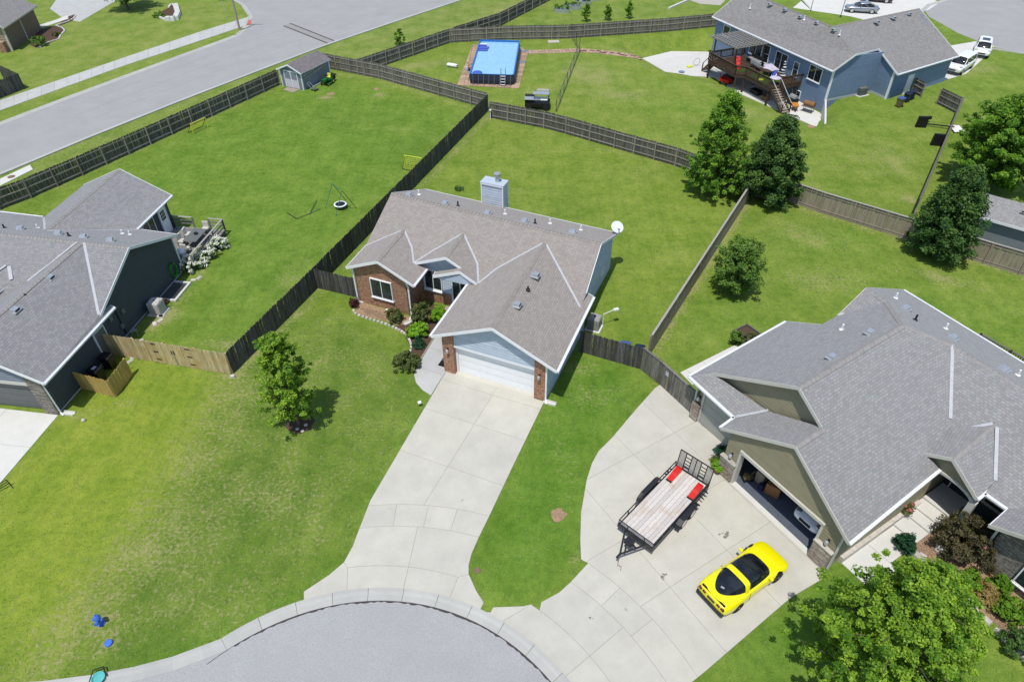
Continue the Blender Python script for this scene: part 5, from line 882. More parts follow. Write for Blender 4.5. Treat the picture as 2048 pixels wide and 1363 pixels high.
MB().cyl((.1, 0, 1.17), (.1, .01, 1.175), .01, .01, 4).beam((.42, -.58, 1.115), (.42, .58, 1.115), .03, .03).build('windscreen_header', W_['blackm'], yc)
m = MB()
for sd in (-1, 1):
    m.beam((.78, sd*.885, .30), (.70, sd*.86, .72), .014, .014); m.beam((-.72, sd*.925, .34), (-.66, sd*.87, .80), .014, .014); m.beam((.95, sd*.93, .45), (1.12, sd*.935, .62), .03, .10)
m.build('panel_seams', W_['black'], yc)
for sd in (-1, 1): MB().obox((.1, sd*.34, .62), (.5, .42, .34), 0, 0, .7).build('seat', W_['slate'], yc)
# suv, crossover, coupe and hatchback near the blue house; one bonnet inside the open garage
suv = [(-2.55, .86, .5, .98), (-2.5, .95, .34, 1.05), (-2.0, .99, .28, 1.08), (0, 1., .26, 1.06), (1.3, .99, .27, 1.05), (2.0, .97, .3, 1.0), (2.45, .9, .38, .92), (2.55, .75, .48, .82)]
sug = [(1.35, .82, 1.05, .78, 1.1), (.75, .86, 1.05, .74, 1.72), (.1, .88, 1.06, .76, 1.82), (-1.5, .88, 1.07, .76, 1.82), (-2.2, .85, 1.07, .74, 1.75), (-2.48, .82, 1.05, .76, 1.12)]
sed = [(-2.3, .78, .5, .82), (-2.24, .87, .32, .90), (-1.7, .9, .24, .95), (0, .91, .22, .92), (1.2, .9, .24, .90), (1.9, .86, .28, .80), (2.2, .74, .36, .68), (2.3, .6, .42, .6)]
seg = [(1.15, .74, .88, .7, .92), (.45, .79, .92, .66, 1.32), (-.1, .8, .93, .66, 1.42), (-.8, .8, .94, .65, 1.38), (-1.55, .74, .93, .6, 1.02), (-1.75, .7, .92, .6, .95)]
car('white large suv beside the blue house drive', G2(1938, 126), G2(1893, 155), suv, sug, 'carwhite', .40, (1.55, -1.55), cat='suv', name='suv', roof=(1, 4))
cx = car('white crossover with sunroof behind the white suv', G2(1966, 88), G2(1956, 128), [(x*.92, w*.97, zf, zt*.95) for x, w, zf, zt in suv], [(x*.9, a*.97, b*.94, c*.97, d*.9) for x, a, b, c, d in sug], 'carwhite', .36, (1.4, -1.4), cat='crossover', name='crossover', roof=(1, 4)); MB().obox((-.35, 0, 1.655), (1.0, .85, .02)).build('sunroof', W_['carglass'], cx)
car('silver coupe parked on the far drive behind the blue roof', G2(1762, 27), G2(1680, 22), sed, seg, 'carsilver', .34, (1.38, -1.38), cat='coupe', name='coupe', roof=(1, 3)); car('dark maroon car cut by the top edge', G2(1788, 6), G2(1716, 0), sed, seg, 'carmaroon', .34, (1.38, -1.38), roof=(1, 3))
gw = FR.W(4.9, 5.3)[:2]; gw2 = FR.W(4.9, .85)[:2]; car('white car standing inside the open garage', gw, gw2, sed, seg, 'carwhite', .34, (1.38, -1.38), roof=(1, 3), z=.05)
# ============================================================ TRAILER
c_ = [G(*p, .72) for p in ((1240, 1046), (1301.6, 1097.8), (1416.8, 970.8), (1352.3, 928.8))]; fm, rm = (c_[0]+c_[1])/2, (c_[2]+c_[3])/2; tc = (fm+rm)/2; td = math.degrees(math.atan2(fm[1]-rm[1], fm[0]-rm[0]))
tl = thing('utility_trailer', 'black flatbed trailer with weathered plank deck and raised ramp gate', 'trailer', (tc[0], tc[1], .035), td); BM = W_['blackm']; Lh, Wh, zd = 2.52, .98, .66
for i in range(9):
    y0 = -Wh+.03+i*(2*Wh-.06)/9; MB().box(-Lh+.06, y0+.006, zd, Lh-.06, y0+(2*Wh-.06)/9-.006, zd+.045).build('deck_plank', W_['planks'], tl)
m = MB()
for y in (-Wh, Wh): m.box(-Lh, y-.04, zd-.12, Lh, y+.04, zd+.03)
for x in (-Lh, Lh): m.box(x-.05, -Wh-.04, zd-.13, x+.05, Wh+.04, zd+.05)
for x in (-1.5, -.5, .5, 1.5): m.box(x-.03, -Wh, zd-.1, x+.03, Wh, zd-.01)
m.build('frame', BM, tl); MB().box(Lh-.02, -Wh-.06, zd-.16, Lh+.07, Wh+.06, zd+.1).build('front_beam', BM, tl)
m = MB(); zr = zd+.36
for y in (-Wh-.03, Wh+.03):
    x0, x1 = -Lh, Lh; m.beam((x0, y, zr), (x1, y, zr), .045, .045)
    for x in (-Lh, -Lh+.75, 1.1, 1.75, Lh): m.beam((x, y, zd), (x, y, zr), .04, .04)
m.beam((Lh, -Wh-.03, zr), (Lh, Wh+.03, zr), .045, .045)
for y in (-.5, .5): m.beam((Lh, y, zd), (Lh, y, zr), .04, .04)
m.build('side_rail', BM, tl)
gt = MB(); gx0 = -Lh-.08; zt_ = zd+1.15
for y in (-Wh, -.62, -.28, 0., .28, .62, Wh): gt.beam((gx0, y, zd-.05), (gx0-.12, y, zt_), .045, .045)
for z in (zd-.05, zt_): gt.beam((gx0-(.12 if z > 1 else 0), -Wh, z), (gx0-(.12 if z > 1 else 0), Wh, z), .05, .05)
for y0, y1 in ((-.62, -.28), (.28, .62)):
    for k in range(1, 5): z = zd-.05+(zt_-zd)*k/5; gt.beam((gx0-.12*k/5, y0, z), (gx0-.12*k/5, y1, z), .035, .035)
gate = gt.build('ramp_gate', BM, tl); ms = MB()
for y0, y1 in ((-Wh, -.62), (-.28, 0), (0, .28), (.62, Wh)):
    for k in range(18): z = zd+.02+(zt_-zd-.06)*k/18; ms.beam((gx0-.12*k/18, y0, z), (gx0-.12*k/18, y1, z), .022, .03)
o = ms.build('gate_mesh', W_['ac'], gate); o['kind'] = 'stuff'
for sd in (-1, 1):
    m = MB(); prof = [(-.98, .42), (-.90, .64), (-.62, .80), (.62, .80), (.90, .64), (.98, .42)]; y0, y1 = sd*(Wh+.05), sd*(Wh+.32); xo = -.35
    for (xa, za), (xb, zb) in zip(prof[:-1], prof[1:]): m.add([(xo+xa, y0, za), (xo+xb, y0, zb), (xo+xb, y1, zb), (xo+xa, y1, za), (xo+xa, y0, za-.03), (xo+xb, y0, zb-.03), (xo+xb, y1, zb-.03), (xo+xa, y1, za-.03)], MB.BF)
    m.build('fender', BM, tl)
    for x in (-.40, .40): wheel(tl, xo+x, sd*(Wh+.18), .34, .20, sd)
    m = MB()
    for x in (-1.75, -1.95, -2.2): m.beam((x, sd*(Wh+.03), zd-.06), (x, sd*(Wh+.22), zd-.12), .05, .06)
    m.build('tie_bracket', BM, tl)
m = MB()
for y in (-.62, .62): m.beam((Lh, y, zd-.1), (Lh+1.25, 0, zd-.14), .07, .1)
m.beam((Lh+.45, -.4, zd-.1), (Lh+.45, .4, zd-.1), .06, .08); m.beam((Lh+1.15, 0, zd-.14), (Lh+1.5, 0, zd-.15), .09, .1); m.build('tongue', BM, tl)
MB().cyl((Lh+.8, 0, .0), (Lh+.8, 0, zd+.35), .035, .035, 8).beam((Lh+.8, 0, zd+.33), (Lh+.8, .2, zd+.36), .03, .03).build('jack', BM, tl); MB().obox((Lh+.5, 0, zd-.05), (.34, .4, .26)).build('tool_box', BM, tl); MB().tube([(Lh+1.4, .05, zd-.15), (Lh+1.55, .15, .1), (Lh+1.45, .3, .03), (Lh+1.65, .4, .02)], .012).build('safety_chain', W_['iron'], tl)
MB().cyl((-.75, -Wh-.1, .34), (-.75, Wh+.1, .34), .04, .04, 8).cyl((.05, -Wh-.1, .34), (.05, Wh+.1, .34), .04, .04, 8).build('axle', BM, tl)
FTl = Fr(tc, td)
for i, (px, lb) in enumerate((((1348, 949), 'red plastic car ramp on the trailer deck, left of the gate'), ((1390, 984), 'red plastic car ramp on the trailer deck, right of the gate'))):
    P = G(*px, .8); t = thing('car_ramp', lb, 'car ramp', (P[0], P[1], .035+zd+.046), td, 'red ramps lying on the trailer'); pr = [(-.50, 0), (-.50, .20), (-.40, .25), (-.16, .22), (.10, .12), (.50, .02), (.50, 0)]; m = MB()
    n = len(pr); m.add([(x, -.16, z) for x, z in pr]+[(x, .16, z) for x, z in pr], [tuple(range(n)), tuple(range(2*n-1, n-1, -1))]+[((k+1) % n, k, n+k, n+(k+1) % n) for k in range(n)]); m.build('ramp_body', W_['red'], t); MB().box(-.12, -.165, .215, -.09, .165, .235).box(-.5, -.165, .2, -.47, .165, .28).build('ramp_rib', W_['red'], t); MB().box(.38, -.17, .0, .53, .17, .035).build('ramp_toe', W_['black'], t)
# ============================================================ AIR CONDITIONERS, BINS, YARD THINGS
def ac_unit(label, px, s, h, mat, deg, grp='air conditioners'):
    P = G2(*px); t = thing('air_conditioner', label, 'air conditioner', P, deg, grp); MB().obox((0, 0, 0), (s*1.35, s*1.35, .07)).build('pad', W_['concw'], t)
    m = MB().obox((0, 0, .07), (s, s, h-.12)); b = m.build('cabinet', W_[mat], t, bev=.04); m = MB()
    for k in range(int((h-.25)/.07)):
        z = .16+k*.07
        for dx, dy, w, d in ((0, -s/2-.006, s*.9, .02), (0, s/2+.006, s*.9, .02), (-s/2-.006, 0, .02, s*.9), (s/2+.006, 0, .02, s*.9)): m.obox((dx, dy, z), (w, d, .03))
    m.build('louvres', W_[mat], t); MB().lathe([(s*.48, 0), (s*.48, .02), (s*.44, .05), (s*.36, .05)], 20, (0, 0, h-.055)).build('top_ring', W_[mat], t); m = MB().lathe([(s*.36, 0), (s*.36, .01)], 20, (0, 0, h-.05), 0); m.lathe([(.07, .01), (.07, .05)], 10, (0, 0, h-.05), 0)
    for k in range(3): a = 2*math.pi*k/3; m.beam((0, 0, h-.02), (s*.34*math.cos(a), s*.34*math.sin(a), h-.02), s*.2, .012)
    m.build('fan', W_['black'], t); MB().tube([(-s*.5, 0, .4), (-s*.8, .1, .4)], .025).build('coolant_line', W_['black'], t); return t
ac_unit('cream air conditioner beside the near-black siding at left', (318, 624), .82, 1.05, 'acw', FL.deg); ac_unit('grey air conditioner beside the middle garage wall', (1188, 655), .78, 1.0, 'ac', FC.deg); ac_unit('dark green-grey air conditioner in the recess of the blue house', (1719, 189), 1.05, .95, 'acg', FB.deg)
t = thing('flood_light', 'white flood light arm standing beside the middle air conditioner', 'flood light', G2(1205, 652)); MB().cyl((0, 0, 0), (0, 0, 1.1), .03, .03, 8).cyl((0, 0, 1.05), (.75, .25, 1.25), .025, .025, 8).build('arm', W_['white'], t); MB().obox((.85, .28, 1.18), (.34, .22, .1), 20).build('lamp_head', W_['white'], t)
def bin_(label, px, mat, lid, deg, sc=1., xy=None):
    P = xy if xy is not None else G2(*px); t = thing('wheelie_bin', label, 'bin', P, deg, 'wheelie bins'); m = MB(); m.add([(-.22, -.26, .08), (.22, -.26, .08), (.22, .26, .08), (-.22, .26, .08), (-.3, -.34, .98), (.3, -.34, .98), (.3, .34, .98), (-.3, .34, .98)], MB.BF); m.box(-.33, -.37, .9, .33, .37, .985); m.build('tub', W_[mat], t, bev=.03)
    MB().add([(-.34, -.38, .99), (.34, -.38, .99), (.34, .36, .99), (-.34, .36, .99), (-.3, -.33, 1.06), (.3, -.33, 1.06), (.3, .33, 1.08), (-.3, .33, 1.08)], MB.BF).build('lid', W_[lid], t, bev=.03); MB().beam((-.25, .42, .98), (.25, .42, .98), .04, .04).build('handle', W_['black'], t)
    for x in (-.24, .24): o = MB().cyl((x-.03, .3, .11), (x+.03, .3, .11), .11, .11, 12).build('wheel', W_['tyre'], t)
    return t
bin_('blue bin standing behind the dark fence', (1247, 713), 'binblue', 'binblue', -15); bin_('navy bin behind the dark fence, nearer the tan fence', (1276, 720), 'navy', 'navy', -15)
bin_('olive bin with a blue lid by the blue house', (1797, 214), 'olive', 'binblue', -60); bin_('navy bin behind the olive bin', (1811, 204), 'navy', 'navy', -50); bin_('navy bin at the blue house side door', (1821, 199), 'navy', 'navy', -40)
bin_('black bin inside the yellow board screen', None, 'black', 'black', 80, xy=FL.W(.75, 4.2)[:2]); b2 = bin_('black bin with pale notice near the gate inside the yellow screen', None, 'black', 'black', 75, xy=FL.W(.75, 3.0)[:2]); MB().obox((0, 0, 1.085), (.3, .22, .012)).build('notice', W_['cloth'], b2)
# hydrant, covers, small lamps
hy = thing('fire_hydrant', 'blue fire hydrant on the front lawn', 'fire hydrant', G2(203, 1246)); MB().lathe([(.17, 0), (.17, .05), (.11, .06), (.11, .48), (.15, .49), (.15, .54), (.13, .60), (.10, .67), (.05, .72)], 14).build('barrel', W_['blue'], hy, smooth=False); MB().lathe([(.03, 0), (.03, .06)], 6, (0, 0, .72)).build('top_nut', W_['blue'], hy); m = MB().cyl((-.2, 0, .40), (.2, 0, .40), .06, .06, 10).cyl((0, 0, .40), (.02, -.24, .40), .08, .08, 12); m.build('nozzle', W_['blue'], hy); MB().cyl((.02, -.22, .40), (.025, -.27, .40), .095, .095, 10).cyl((-.22, 0, .40), (-.18, 0, .40), .075, .075, 10).cyl((.18, 0, .40), (.22, 0, .40), .075, .075, 10).build('nozzle_cap', W_['blue'], hy)
tag(MB().lathe([(.17, 0), (.17, .09), (.14, .11)], 16).build('valve_cover', W_['blue'], None, G2(218, 1286)), 'round blue water valve cover near the kerb', 'valve cover')
cv = MB().lathe([(.16, 0), (.16, .03), (.1, .035)], 14).build('drain_cover', W_['iron'], None, (*G2(955, 1140), .0)); tag(cv, 'small rusty drain cover beside the middle drive mouth', 'drain cover')
def patch(name, px, w, d, mat, label=None, seed=1, z=.012, cat=None):
    rg = random.Random(seed); P = G2(*px); n = 22; pts = []
    for i in range(n): a = 2*math.pi*i/n; k = rg.uniform(.8, 1.12); pts.append((P[0]+w/2*k*math.cos(a), P[1]+d/2*k*math.sin(a)))
    o = MB().prism(pts, -.01, z).build(name, W_[mat]); tag(o, kind='structure'); PAVED.append([np.array(p) for p in pts]); return o
patch('bare_ground', (1117, 1029), .85, .8, 'dirt', seed=2); patch('mulch_ring', (601, 846), 1.7, 1.55, 'mulch', seed=3); patch('bare_ground', (1622, 253), .9, .8, 'dirt', seed=4); patch('bare_ground', (661, 188), 1.0, .8, 'dirt', seed=5); patch('bare_ground', (651, 196), .8, .5, 'dirt', seed=6); patch('bare_ground', (753, 178), .6, .9, 'dirt', seed=7)
def stain(px, w, seed):
    rg = random.Random(seed); P = G2(*px); m = MB()
    for j in range(9):
        cx, cy, r = P[0]+rg.gauss(0, w*.3), P[1]+rg.gauss(0, w*.2), w*rg.uniform(.05, .2); m.prism([(cx+r*rg.uniform(.7, 1.2)*math.cos(a), cy+r*rg.uniform(.6, 1.1)*math.sin(a)) for a in np.linspace(0, 2*math.pi, 9)[:-1]], .036+j*.0004, .041+j*.0004)
    return tag(m.build('oil_stain', W_['oil']), kind='structure')
for i, (x, y, w) in enumerate(((1447, 1067, .5), (1326, 1153, .4), (1340, 1022, .25), (1180, 1236, .2), (1250, 1218, .15), (925, 1000, .12))): stain((x, y), w, i)
for i, (x, y) in enumerate(((595, 858), (605, 862), (612, 850))): tag(MB().lathe([(.10, 0), (.12, .05), (.06, .1)], 7).build('stone', W_['stone'], None, G2(x, y), i*40), ('left', 'front', 'right')[i]+' pale stone on the mulch ring of the front lawn maple', 'stone', 'stones on the mulch ring')
t = thing('garden_light', 'small white spot light at the edge of the middle drive', 'garden light', G2(840, 812)); MB().cyl((0, 0, 0), (0, 0, .3), .02, .02, 6).build('stake', W_['blackm'], t); MB().obox((0, 0, .28), (.2, .16, .1), 20).build('lamp_head', W_['white'], t)
for px, dg, lb in (((1099, 806), FC.deg, 'splash block at the right corner of the middle garage'), ((137, 827), FL.deg, 'splash block at the corner of the left garage'), ((717, 603), FC.deg, 'splash block at the left brick corner of the middle house'), ((819, 645), FC.deg+60, 'splash block in the front bed of the middle house')): tag(MB().box(-.4, -.15, 0, .4, -.10, .12).box(-.4, .10, 0, .4, .15, .12).box(-.4, -.10, 0, .4, .10, .05).build('splash_block', W_['concw'], None, (*G2(*px), .0), dg), lb, 'splash block')
tag(MB().obox((0, 0, 0), (.22, .2, .16), 20).build('post_footing', W_['concw'], None, G2(466, 754)), 'loose concrete lump at the foot of the tan gate post', 'footing'); tag(MB().lathe([(.0, 0), (.12, .02), (.13, .1), (.07, .17), (0.01, .19)], 8).build('rock', W_['stone'], None, G2(168, 841)), 'single round rock on the lawn by the left garage', 'rock')
t = thing('kerb_toy', 'teal plastic sledge lying on the kerb at the bottom edge', 'sledge', (*G2(199, 1358), .09), 20); MB().lathe([(.0, 0), (.22, .01), (.28, .10), (.25, .10), (.2, .03), (0.01, .03)], 14).build('shell', W_['teal'], t); MB().tube([(-.34, -.1, .08), (-.2, .38, .14), (.2, .4, .14), (.34, -.05, .08)], .025).build('handle', W_['black'], t)
t = thing('metal_rack', 'black metal rack at the edge of the left drive', 'rack', G2(2, 982), 50)
m = MB()
for x in (-.5, .5): m.beam((x, -.3, 0), (x, .3, 0.03), .04, .04); m.beam((x, 0, 0), (x, 0, .5), .04, .04)
for z in (.2, .35, .5): m.beam((-.5, 0, z), (.5, 0, z), .03, .03)
m.build('frame', W_['blackm'], t)
# front bed of the middle house: rock, mulch and edging stones
def poly_sheet(name, px, z, mat): return sheet(name, [G2(*p) for p in px], z, W_[mat])
poly_sheet('rock_bed', [(712, 612), (724, 604), (822, 634), (815, 648), (800, 652), (766, 640), (736, 634), (712, 626)], .02, 'dirt'); poly_sheet('mulch_bed', [(822, 634), (862, 606), (900, 618), (905, 632), (868, 680), (835, 736), (818, 722), (822, 694), (806, 666), (790, 652), (812, 648)], .024, 'mulch')
eb = thing('bed_edging', 'curved row of pale stones edging the front bed of the middle house', 'edging', G2(707, 626)); el = [(707, 618), (708, 626), (722, 633), (745, 640), (768, 647), (790, 656), (807, 665), (818, 678), (823, 692), (820, 706)]
eo = np.array(eb.location[:2]); ew = [G2(*p) for p in el]; k = 0
for a, b in zip(ew[:-1], ew[1:]):
    L = np.hypot(*(b-a)); n = max(1, int(L/.24))
    for i in range(n):
        c = a+(b-a)*(i+.5)/n-eo; MB().obox((0, 0, 0), (.22, .16, .11), 0, 0, .85).build('edging_stone', W_['stone'], eb, (c[0], c[1], 0), math.degrees(math.atan2(*(b-a)[::-1]))+rnd.uniform(-8, 8))
rk_ = MB(); rg = random.Random(5); bed = [G2(*p) for p in ((716, 614), (728, 607), (812, 634), (800, 648), (766, 638), (736, 630))]
for i in range(420):
    u, v_ = rg.random(), rg.random(); p = (bed[0]*(1-u)+bed[2]*u)*(1-v_)+(bed[5]*(1-u)+bed[3]*u)*v_; s = rg.uniform(.04, .10); rk_.obox((p[0], p[1], .015), (s, s*.8, s*.6), rg.uniform(0, 180), 0, .6)
o = rk_.build('river_stones', W_['rock']); tag(o, 'tan river stones before the brick window wall', 'stones', kind='stuff'); tag(MB().cyl((0, 0, 0), (0, 0, .42), .05, .05, 8).lathe([(.08, .36), (.08, .44), (.05, .46)], 8).build('clean_out_pipe', W_['white'], None, G2(775, 628)), 'white standing pipe in the stones before the brick wall', 'pipe')
tag(MB().obox((0, 0, 0), (.75, .5, .02), FC.deg).build('door_mat', W_['black'], None, (*FC.W(-7.05, .55)[:2], .041)), 'black mat on the front walk beside the brick pier', 'mat')
# right house: entry steps, gravel bed, stone edging, boulders, pots, garage clutter
er = sroot('entry_steps'); 
for i, (b0, b1, z) in enumerate(((.95, 2.9, .045), (2.92, 4.9, .05), (4.92, 5.9, .14), (5.92, 6.6, .23), (6.62, 7.4, .32), (7.42, 9.1, .42))): MB().box(7.02, b0, 0, 8.45 if i else 8.8, b1, z).build('step', W_['concw'], er, FR.O, FR.deg); PAVED.append([FR.W(*q)[:2] for q in ((7.0, b0), (8.5, b0), (8.5, b1), (7.0, b1))])
MB().box(7.0, .9, 0, 7.2, 7.0, .44).build('side_kerb', W_['stone'], er, FR.O, FR.deg)
def wrl(pts): return [FR.W(*p)[:2] for p in pts]
sheet('gravel_bed', [G2(*p) for p in ((1822, 1098), (1862, 1060), (1960, 1080), (1958, 1120), (2048, 1180), (2110, 1240), (2060, 1310), (2010, 1262), (1960, 1222), (1905, 1170), (1850, 1122))], .02, W_['dirt'])
m = MB(); rg = random.Random(9)
gp = [G2(*p) for p in ((1822, 1098), (1862, 1060), (1958, 1110), (1905, 1150), (1850, 1120))]; gp2 = [G2(*p) for p in ((1920, 1165), (1960, 1150), (2060, 1260), (2040, 1290), (1985, 1240))]
for g in (gp, gp2):
    xs, ys = [p[0] for p in g], [p[1] for p in g]; cnt = 0
    while cnt < 900:
        x, y = rg.uniform(min(xs), max(xs)), rg.uniform(min(ys), max(ys))
        if pip(g, np.array([x]), np.array([y]))[0]: s = rg.uniform(.05, .11); m.obox((x, y, .012), (s, s*.8, s*.55), rg.uniform(0, 180), 0, .6); cnt += 1
o = m.build('gravel', W_['rock']); tag(o, 'pinkish tan gravel round the purplish shrub', 'gravel', kind='stuff')
es = thing('bed_edging', 'broken row of pale flat stones edging the right front bed', 'edging', G2(1818, 1100)); eo = np.array(es.location[:2]); rg = random.Random(4)
for a, b in (((1818, 1100), (1850, 1118)), ((1896, 1162), (1925, 1192)), ((1925, 1192), (1958, 1232)), ((1958, 1232), (2005, 1272)), ((2005, 1272), (2060, 1330))):
    A, B = G2(*a), G2(*b); n = max(2, int(np.hypot(*(B-A))/.38))
    for i in range(n):
        c = A+(B-A)*(i+.5)/n-eo+np.array([rg.uniform(-.08, .08), rg.uniform(-.08, .08)]); MB().obox((0, 0, 0), (rg.uniform(.28, .45), rg.uniform(.2, .32), rg.uniform(.1, .22)), 0, 0, .8).build('edging_stone', W_['stone'], es, (c[0], c[1], 0), math.degrees(math.atan2(*(B-A)[::-1]))+rg.uniform(-20, 20), bev=.03)
def boulder(label, px, w, d, h, seed):
    rg = random.Random(seed); m = MB(); pr = []; n = 10; k = len(m.v)
    for j, (r, z) in enumerate(((.9, 0), (1., .35), (.85, .75), (.45, 1.))):
        for i in range(n): a = 2*math.pi*i/n; q = r*rg.uniform(.82, 1.12); m.v.append((w/2*q*math.cos(a), d/2*q*math.sin(a), h*z*rg.uniform(.9, 1.1)))
    for j in range(3):
        for i in range(n): m.f.append((j*n+i, j*n+(i+1) % n, (j+1)*n+(i+1) % n, (j+1)*n+i)); m.m.append(0)
    m.f.append(tuple(range(3*n, 4*n))); m.m.append(0); return tag(m.build('boulder', W_['stone'], None, G2(*px), rg.uniform(0, 180), bev=.02), label, 'boulder')
boulder('pale boulder in the gravel beside the purplish shrub', (1885, 1106), .9, .5, .4, 1); boulder('flat pale boulder beside the little spruce', (1831, 1112), 1.1, .35, .3, 2)
def pot(label, px, r, h, mat, leaf, seed, w=.6, hh=.5, fl=None, xy=None, z=.035):
    P = xy if xy is not None else G2(*px); t = shrub(label, px, w, hh, leaf, seed, .1, 26, 26, fl, xy=P, name='potted_plant', cat='potted plant', zoff=z+h*.8); MB().lathe([(r*.7, -h*.8), (r, h*.2), (r*1.08, h*.2), (r*1.08, h*.28), (r*.9, h*.28), (r*.88, h*.15)], 14).build('pot', W_[mat], t); return t
pot('terracotta pot with pale leaves by the stone pier of the open garage', (1432, 943), .2, .4, 'terra', 'l_lime', 81, .7, .4); pot('tall dark potted fern in the shade by the garage wall', (1441, 920), .22, .45, 'black', 'l_spruce', 82, .95, .7); pot('brown pot beside the dark fern', (1428, 928), .2, .35, 'terra', 'l_olive', 83, .3, .2)
pot('flower pot with pink blooms on the entry steps', (1806, 1030), .24, .35, 'terra', 'l_olive', 84, .75, .4, ('l_pinkfl', .09, 2), z=.2)
def cbox(label, a, b, z, s, mat, deg=0): P = FR.W(a, b); t = tag(MB().obox((0, 0, 0), s).build('storage_box', W_[mat], None, (P[0], P[1], z), FR.deg+deg, bev=.02), label, 'box'); return t
cbox('brown wooden cabinet just inside the open garage', 2.55, 1.3, .05, (.75, .55, .75), 'card', 20); cbox('cardboard box behind the yellow toy in the garage', 1.7, 1.35, .05, (.5, .5, .8), 'f_tan'); cbox('dark crate deep in the garage corner', 1.0, 2.0, .05, (.6, .5, 1.0), 'black'); cbox('small blue tub between boxes in the garage', 2.05, 1.0, .05, (.3, .3, .35), 'navy'); cbox('pile of dark boxes behind the wooden cabinet', 3.0, 2.2, .05, (.9, .6, .9), 'rust')
t = thing('toy_digger', 'yellow toy digger inside the left of the open garage', 'toy', (*FR.W(1.25, .8)[:2], .05), 10); MB().obox((0, 0, .12), (.5, .3, .16)).obox((-.1, 0, .28), (.22, .24, .22)).beam((.1, 0, .3), (.4, .1, .5), .06, .06).beam((.4, .1, .5), (.55, .1, .15), .06, .06).build('toy_body', W_['olive'], t); MB().cyl((-.18, -.17, .12), (-.18, .17, .12), .12, .12, 10).cyl((.18, -.17, .12), (.18, .17, .12), .12, .12, 10).build('toy_wheels', W_['black'], t)
t = thing('raised_bed', 'dark timber raised bed behind the right house', 'raised bed', G2(1500, 695), FR.deg+90); MB().box(-.1, -1.6, 0, .0, 1.6, .4).box(1.2, -1.6, 0, 1.3, 1.6, .4).box(0, -1.6, 0, 1.2, -1.5, .4).box(0, 1.5, 0, 1.2, 1.6, .4).build('timber_frame', W_['f_dark'], t); MB().box(0, -1.5, 0, 1.2, 1.5, .3).build('soil', W_['mulch'], t)
# deck rail seen beyond the right house roof
t = thing('deck_railing', 'brown deck railing with balusters behind the right house', 'railing', FR.W(*FR.g(1962, 668, 1.85)[:2]), FR.deg)
for i in range(4): MB().box(i*1.9-.06, -.06, 0, i*1.9+.06, .06, 1.9).build('post', W_['deckw'], t)
MB().box(-.06, -.07, 1.84, 5.8, .07, 1.9).box(0, -.03, 1.0, 5.7, .03, 1.06).build('rail', W_['f_grey'], t)
for i in range(40): MB().box(i*.143+.06, -.02, 1.06, i*.143+.1, .02, 1.84).build('baluster', W_['deckw'], t)
MB().box(-.2, -1.4, .8, 5.9, .1, .95).build('deck_floor', W_['deckw'], t)
# ============================================================ SHED AND LEFT YARD
sa, sb = G2(608, 181), G2(668, 150); sd_ = math.degrees(math.atan2(*(sb-sa)[::-1])); FS = Fr(sa, sd_)       # a: along the long side
sh = thing('garden_shed', 'small blue-grey shed with white double doors in the far left yard corner', 'shed', sa, sd_); Ls, Ws, hs, hp_ = 5.0, 3.1, 2.05, 2.75
wall(sh, (0, 0), (Ls, 0), box_poly(Ls, hs), W_['sid_s']); wall(sh, (0, Ws), (0, 0), [(0, 0), (Ws, 0), (Ws, hs), (Ws/2, hp_-.1), (0, hs)], W_['sid_s']); wall(sh, (Ls, 0), (Ls, Ws), [(0, 0), (Ws, 0), (Ws, hs), (Ws/2, hp_-.1), (0, hs)], W_['sid_s']); wall(sh, (Ls, Ws), (0, Ws), box_poly(Ls, hs), W_['sid_s'])
w = lambda a, b, z: FS.W(a, b, z); ms_ = [W_['sh_s'], W_['white']]
slope(sh, FS, [w(-.25, -.28, hs-.02), w(Ls+.2, -.28, hs-.02), w(Ls+.2, Ws/2, hp_+.05), w(-.25, Ws/2, hp_+.05)], ms_, .07); slope(sh, FS, [w(-.25, Ws/2, hp_+.05), w(Ls+.2, Ws/2, hp_+.05), w(Ls+.2, Ws+.28, hs-.02), w(-.25, Ws+.28, hs-.02)], ms_, .07); fascia(sh, FS, [[w(-.26, -.28, hs), w(-.26, Ws/2, hp_+.05), w(-.26, Ws+.28, hs)]], W_['white'], .16)
MB().box(-.03, -.03, 0, .10, .09, hs).box(-.03, Ws-.08, 0, .08, Ws+.03, hs).box(Ls-.1, -.03, 0, Ls+.03, .08, hs).build('corner_trim', W_['white'], sh)
dr = MB().box(-.06, .55, .05, -.02, .65, 2.0).box(-.06, 2.45, .05, -.02, 2.55, 2.0).box(-.06, .65, 1.9, -.02, 2.45, 2.0).box(-.06, 1.5, .05, -.02, 1.6, 1.9).build('double_door', W_['white'], sh)
for y0, y1 in ((.66, 1.49), (1.61, 2.44)):
    MB().box(-.04, y0, 1.05, -.015, y1, 1.89).build('upper_panel', W_['sid_s'], dr); MB().box(-.05, y0, .06, -.015, y1, 1.04).build('lower_panel', W_['cloth'], dr)
    m = MB()
    for k in range(6): yy = y0+.08+k*.13; m.beam((-.055, yy, .1), (-.055, yy+.12, 1.0), .02, .03)
    m.build('brace_strips', W_['white'], dr)
tag(MB().box(-1.1, .6, 0, -.1, 1.5, .05).box(-1., 1.52, 0, -.1, 2.3, .05).build('shed_ramp', W_['f_tan'], None, sa, sd_), 'pale board ramp before the shed doors', 'ramp')
ld = thing('ladder', 'aluminium ladder hung along the side of the grey-blue shed', 'ladder', FS.W(0, 0), sd_); zl = lambda a: 1.15+a*.12
for dz in (0, .42): MB().beam((.25, -.09, zl(.25)+dz), (4.3, -.09, zl(4.3)+dz), .05, .07).build('stile', W_['galv'], ld)
for i in range(12): a = .4+i*.33; MB().beam((a, -.09, zl(a)), (a, -.09, zl(a)+.42), .04, .035).build('rung', W_['galv'], ld)
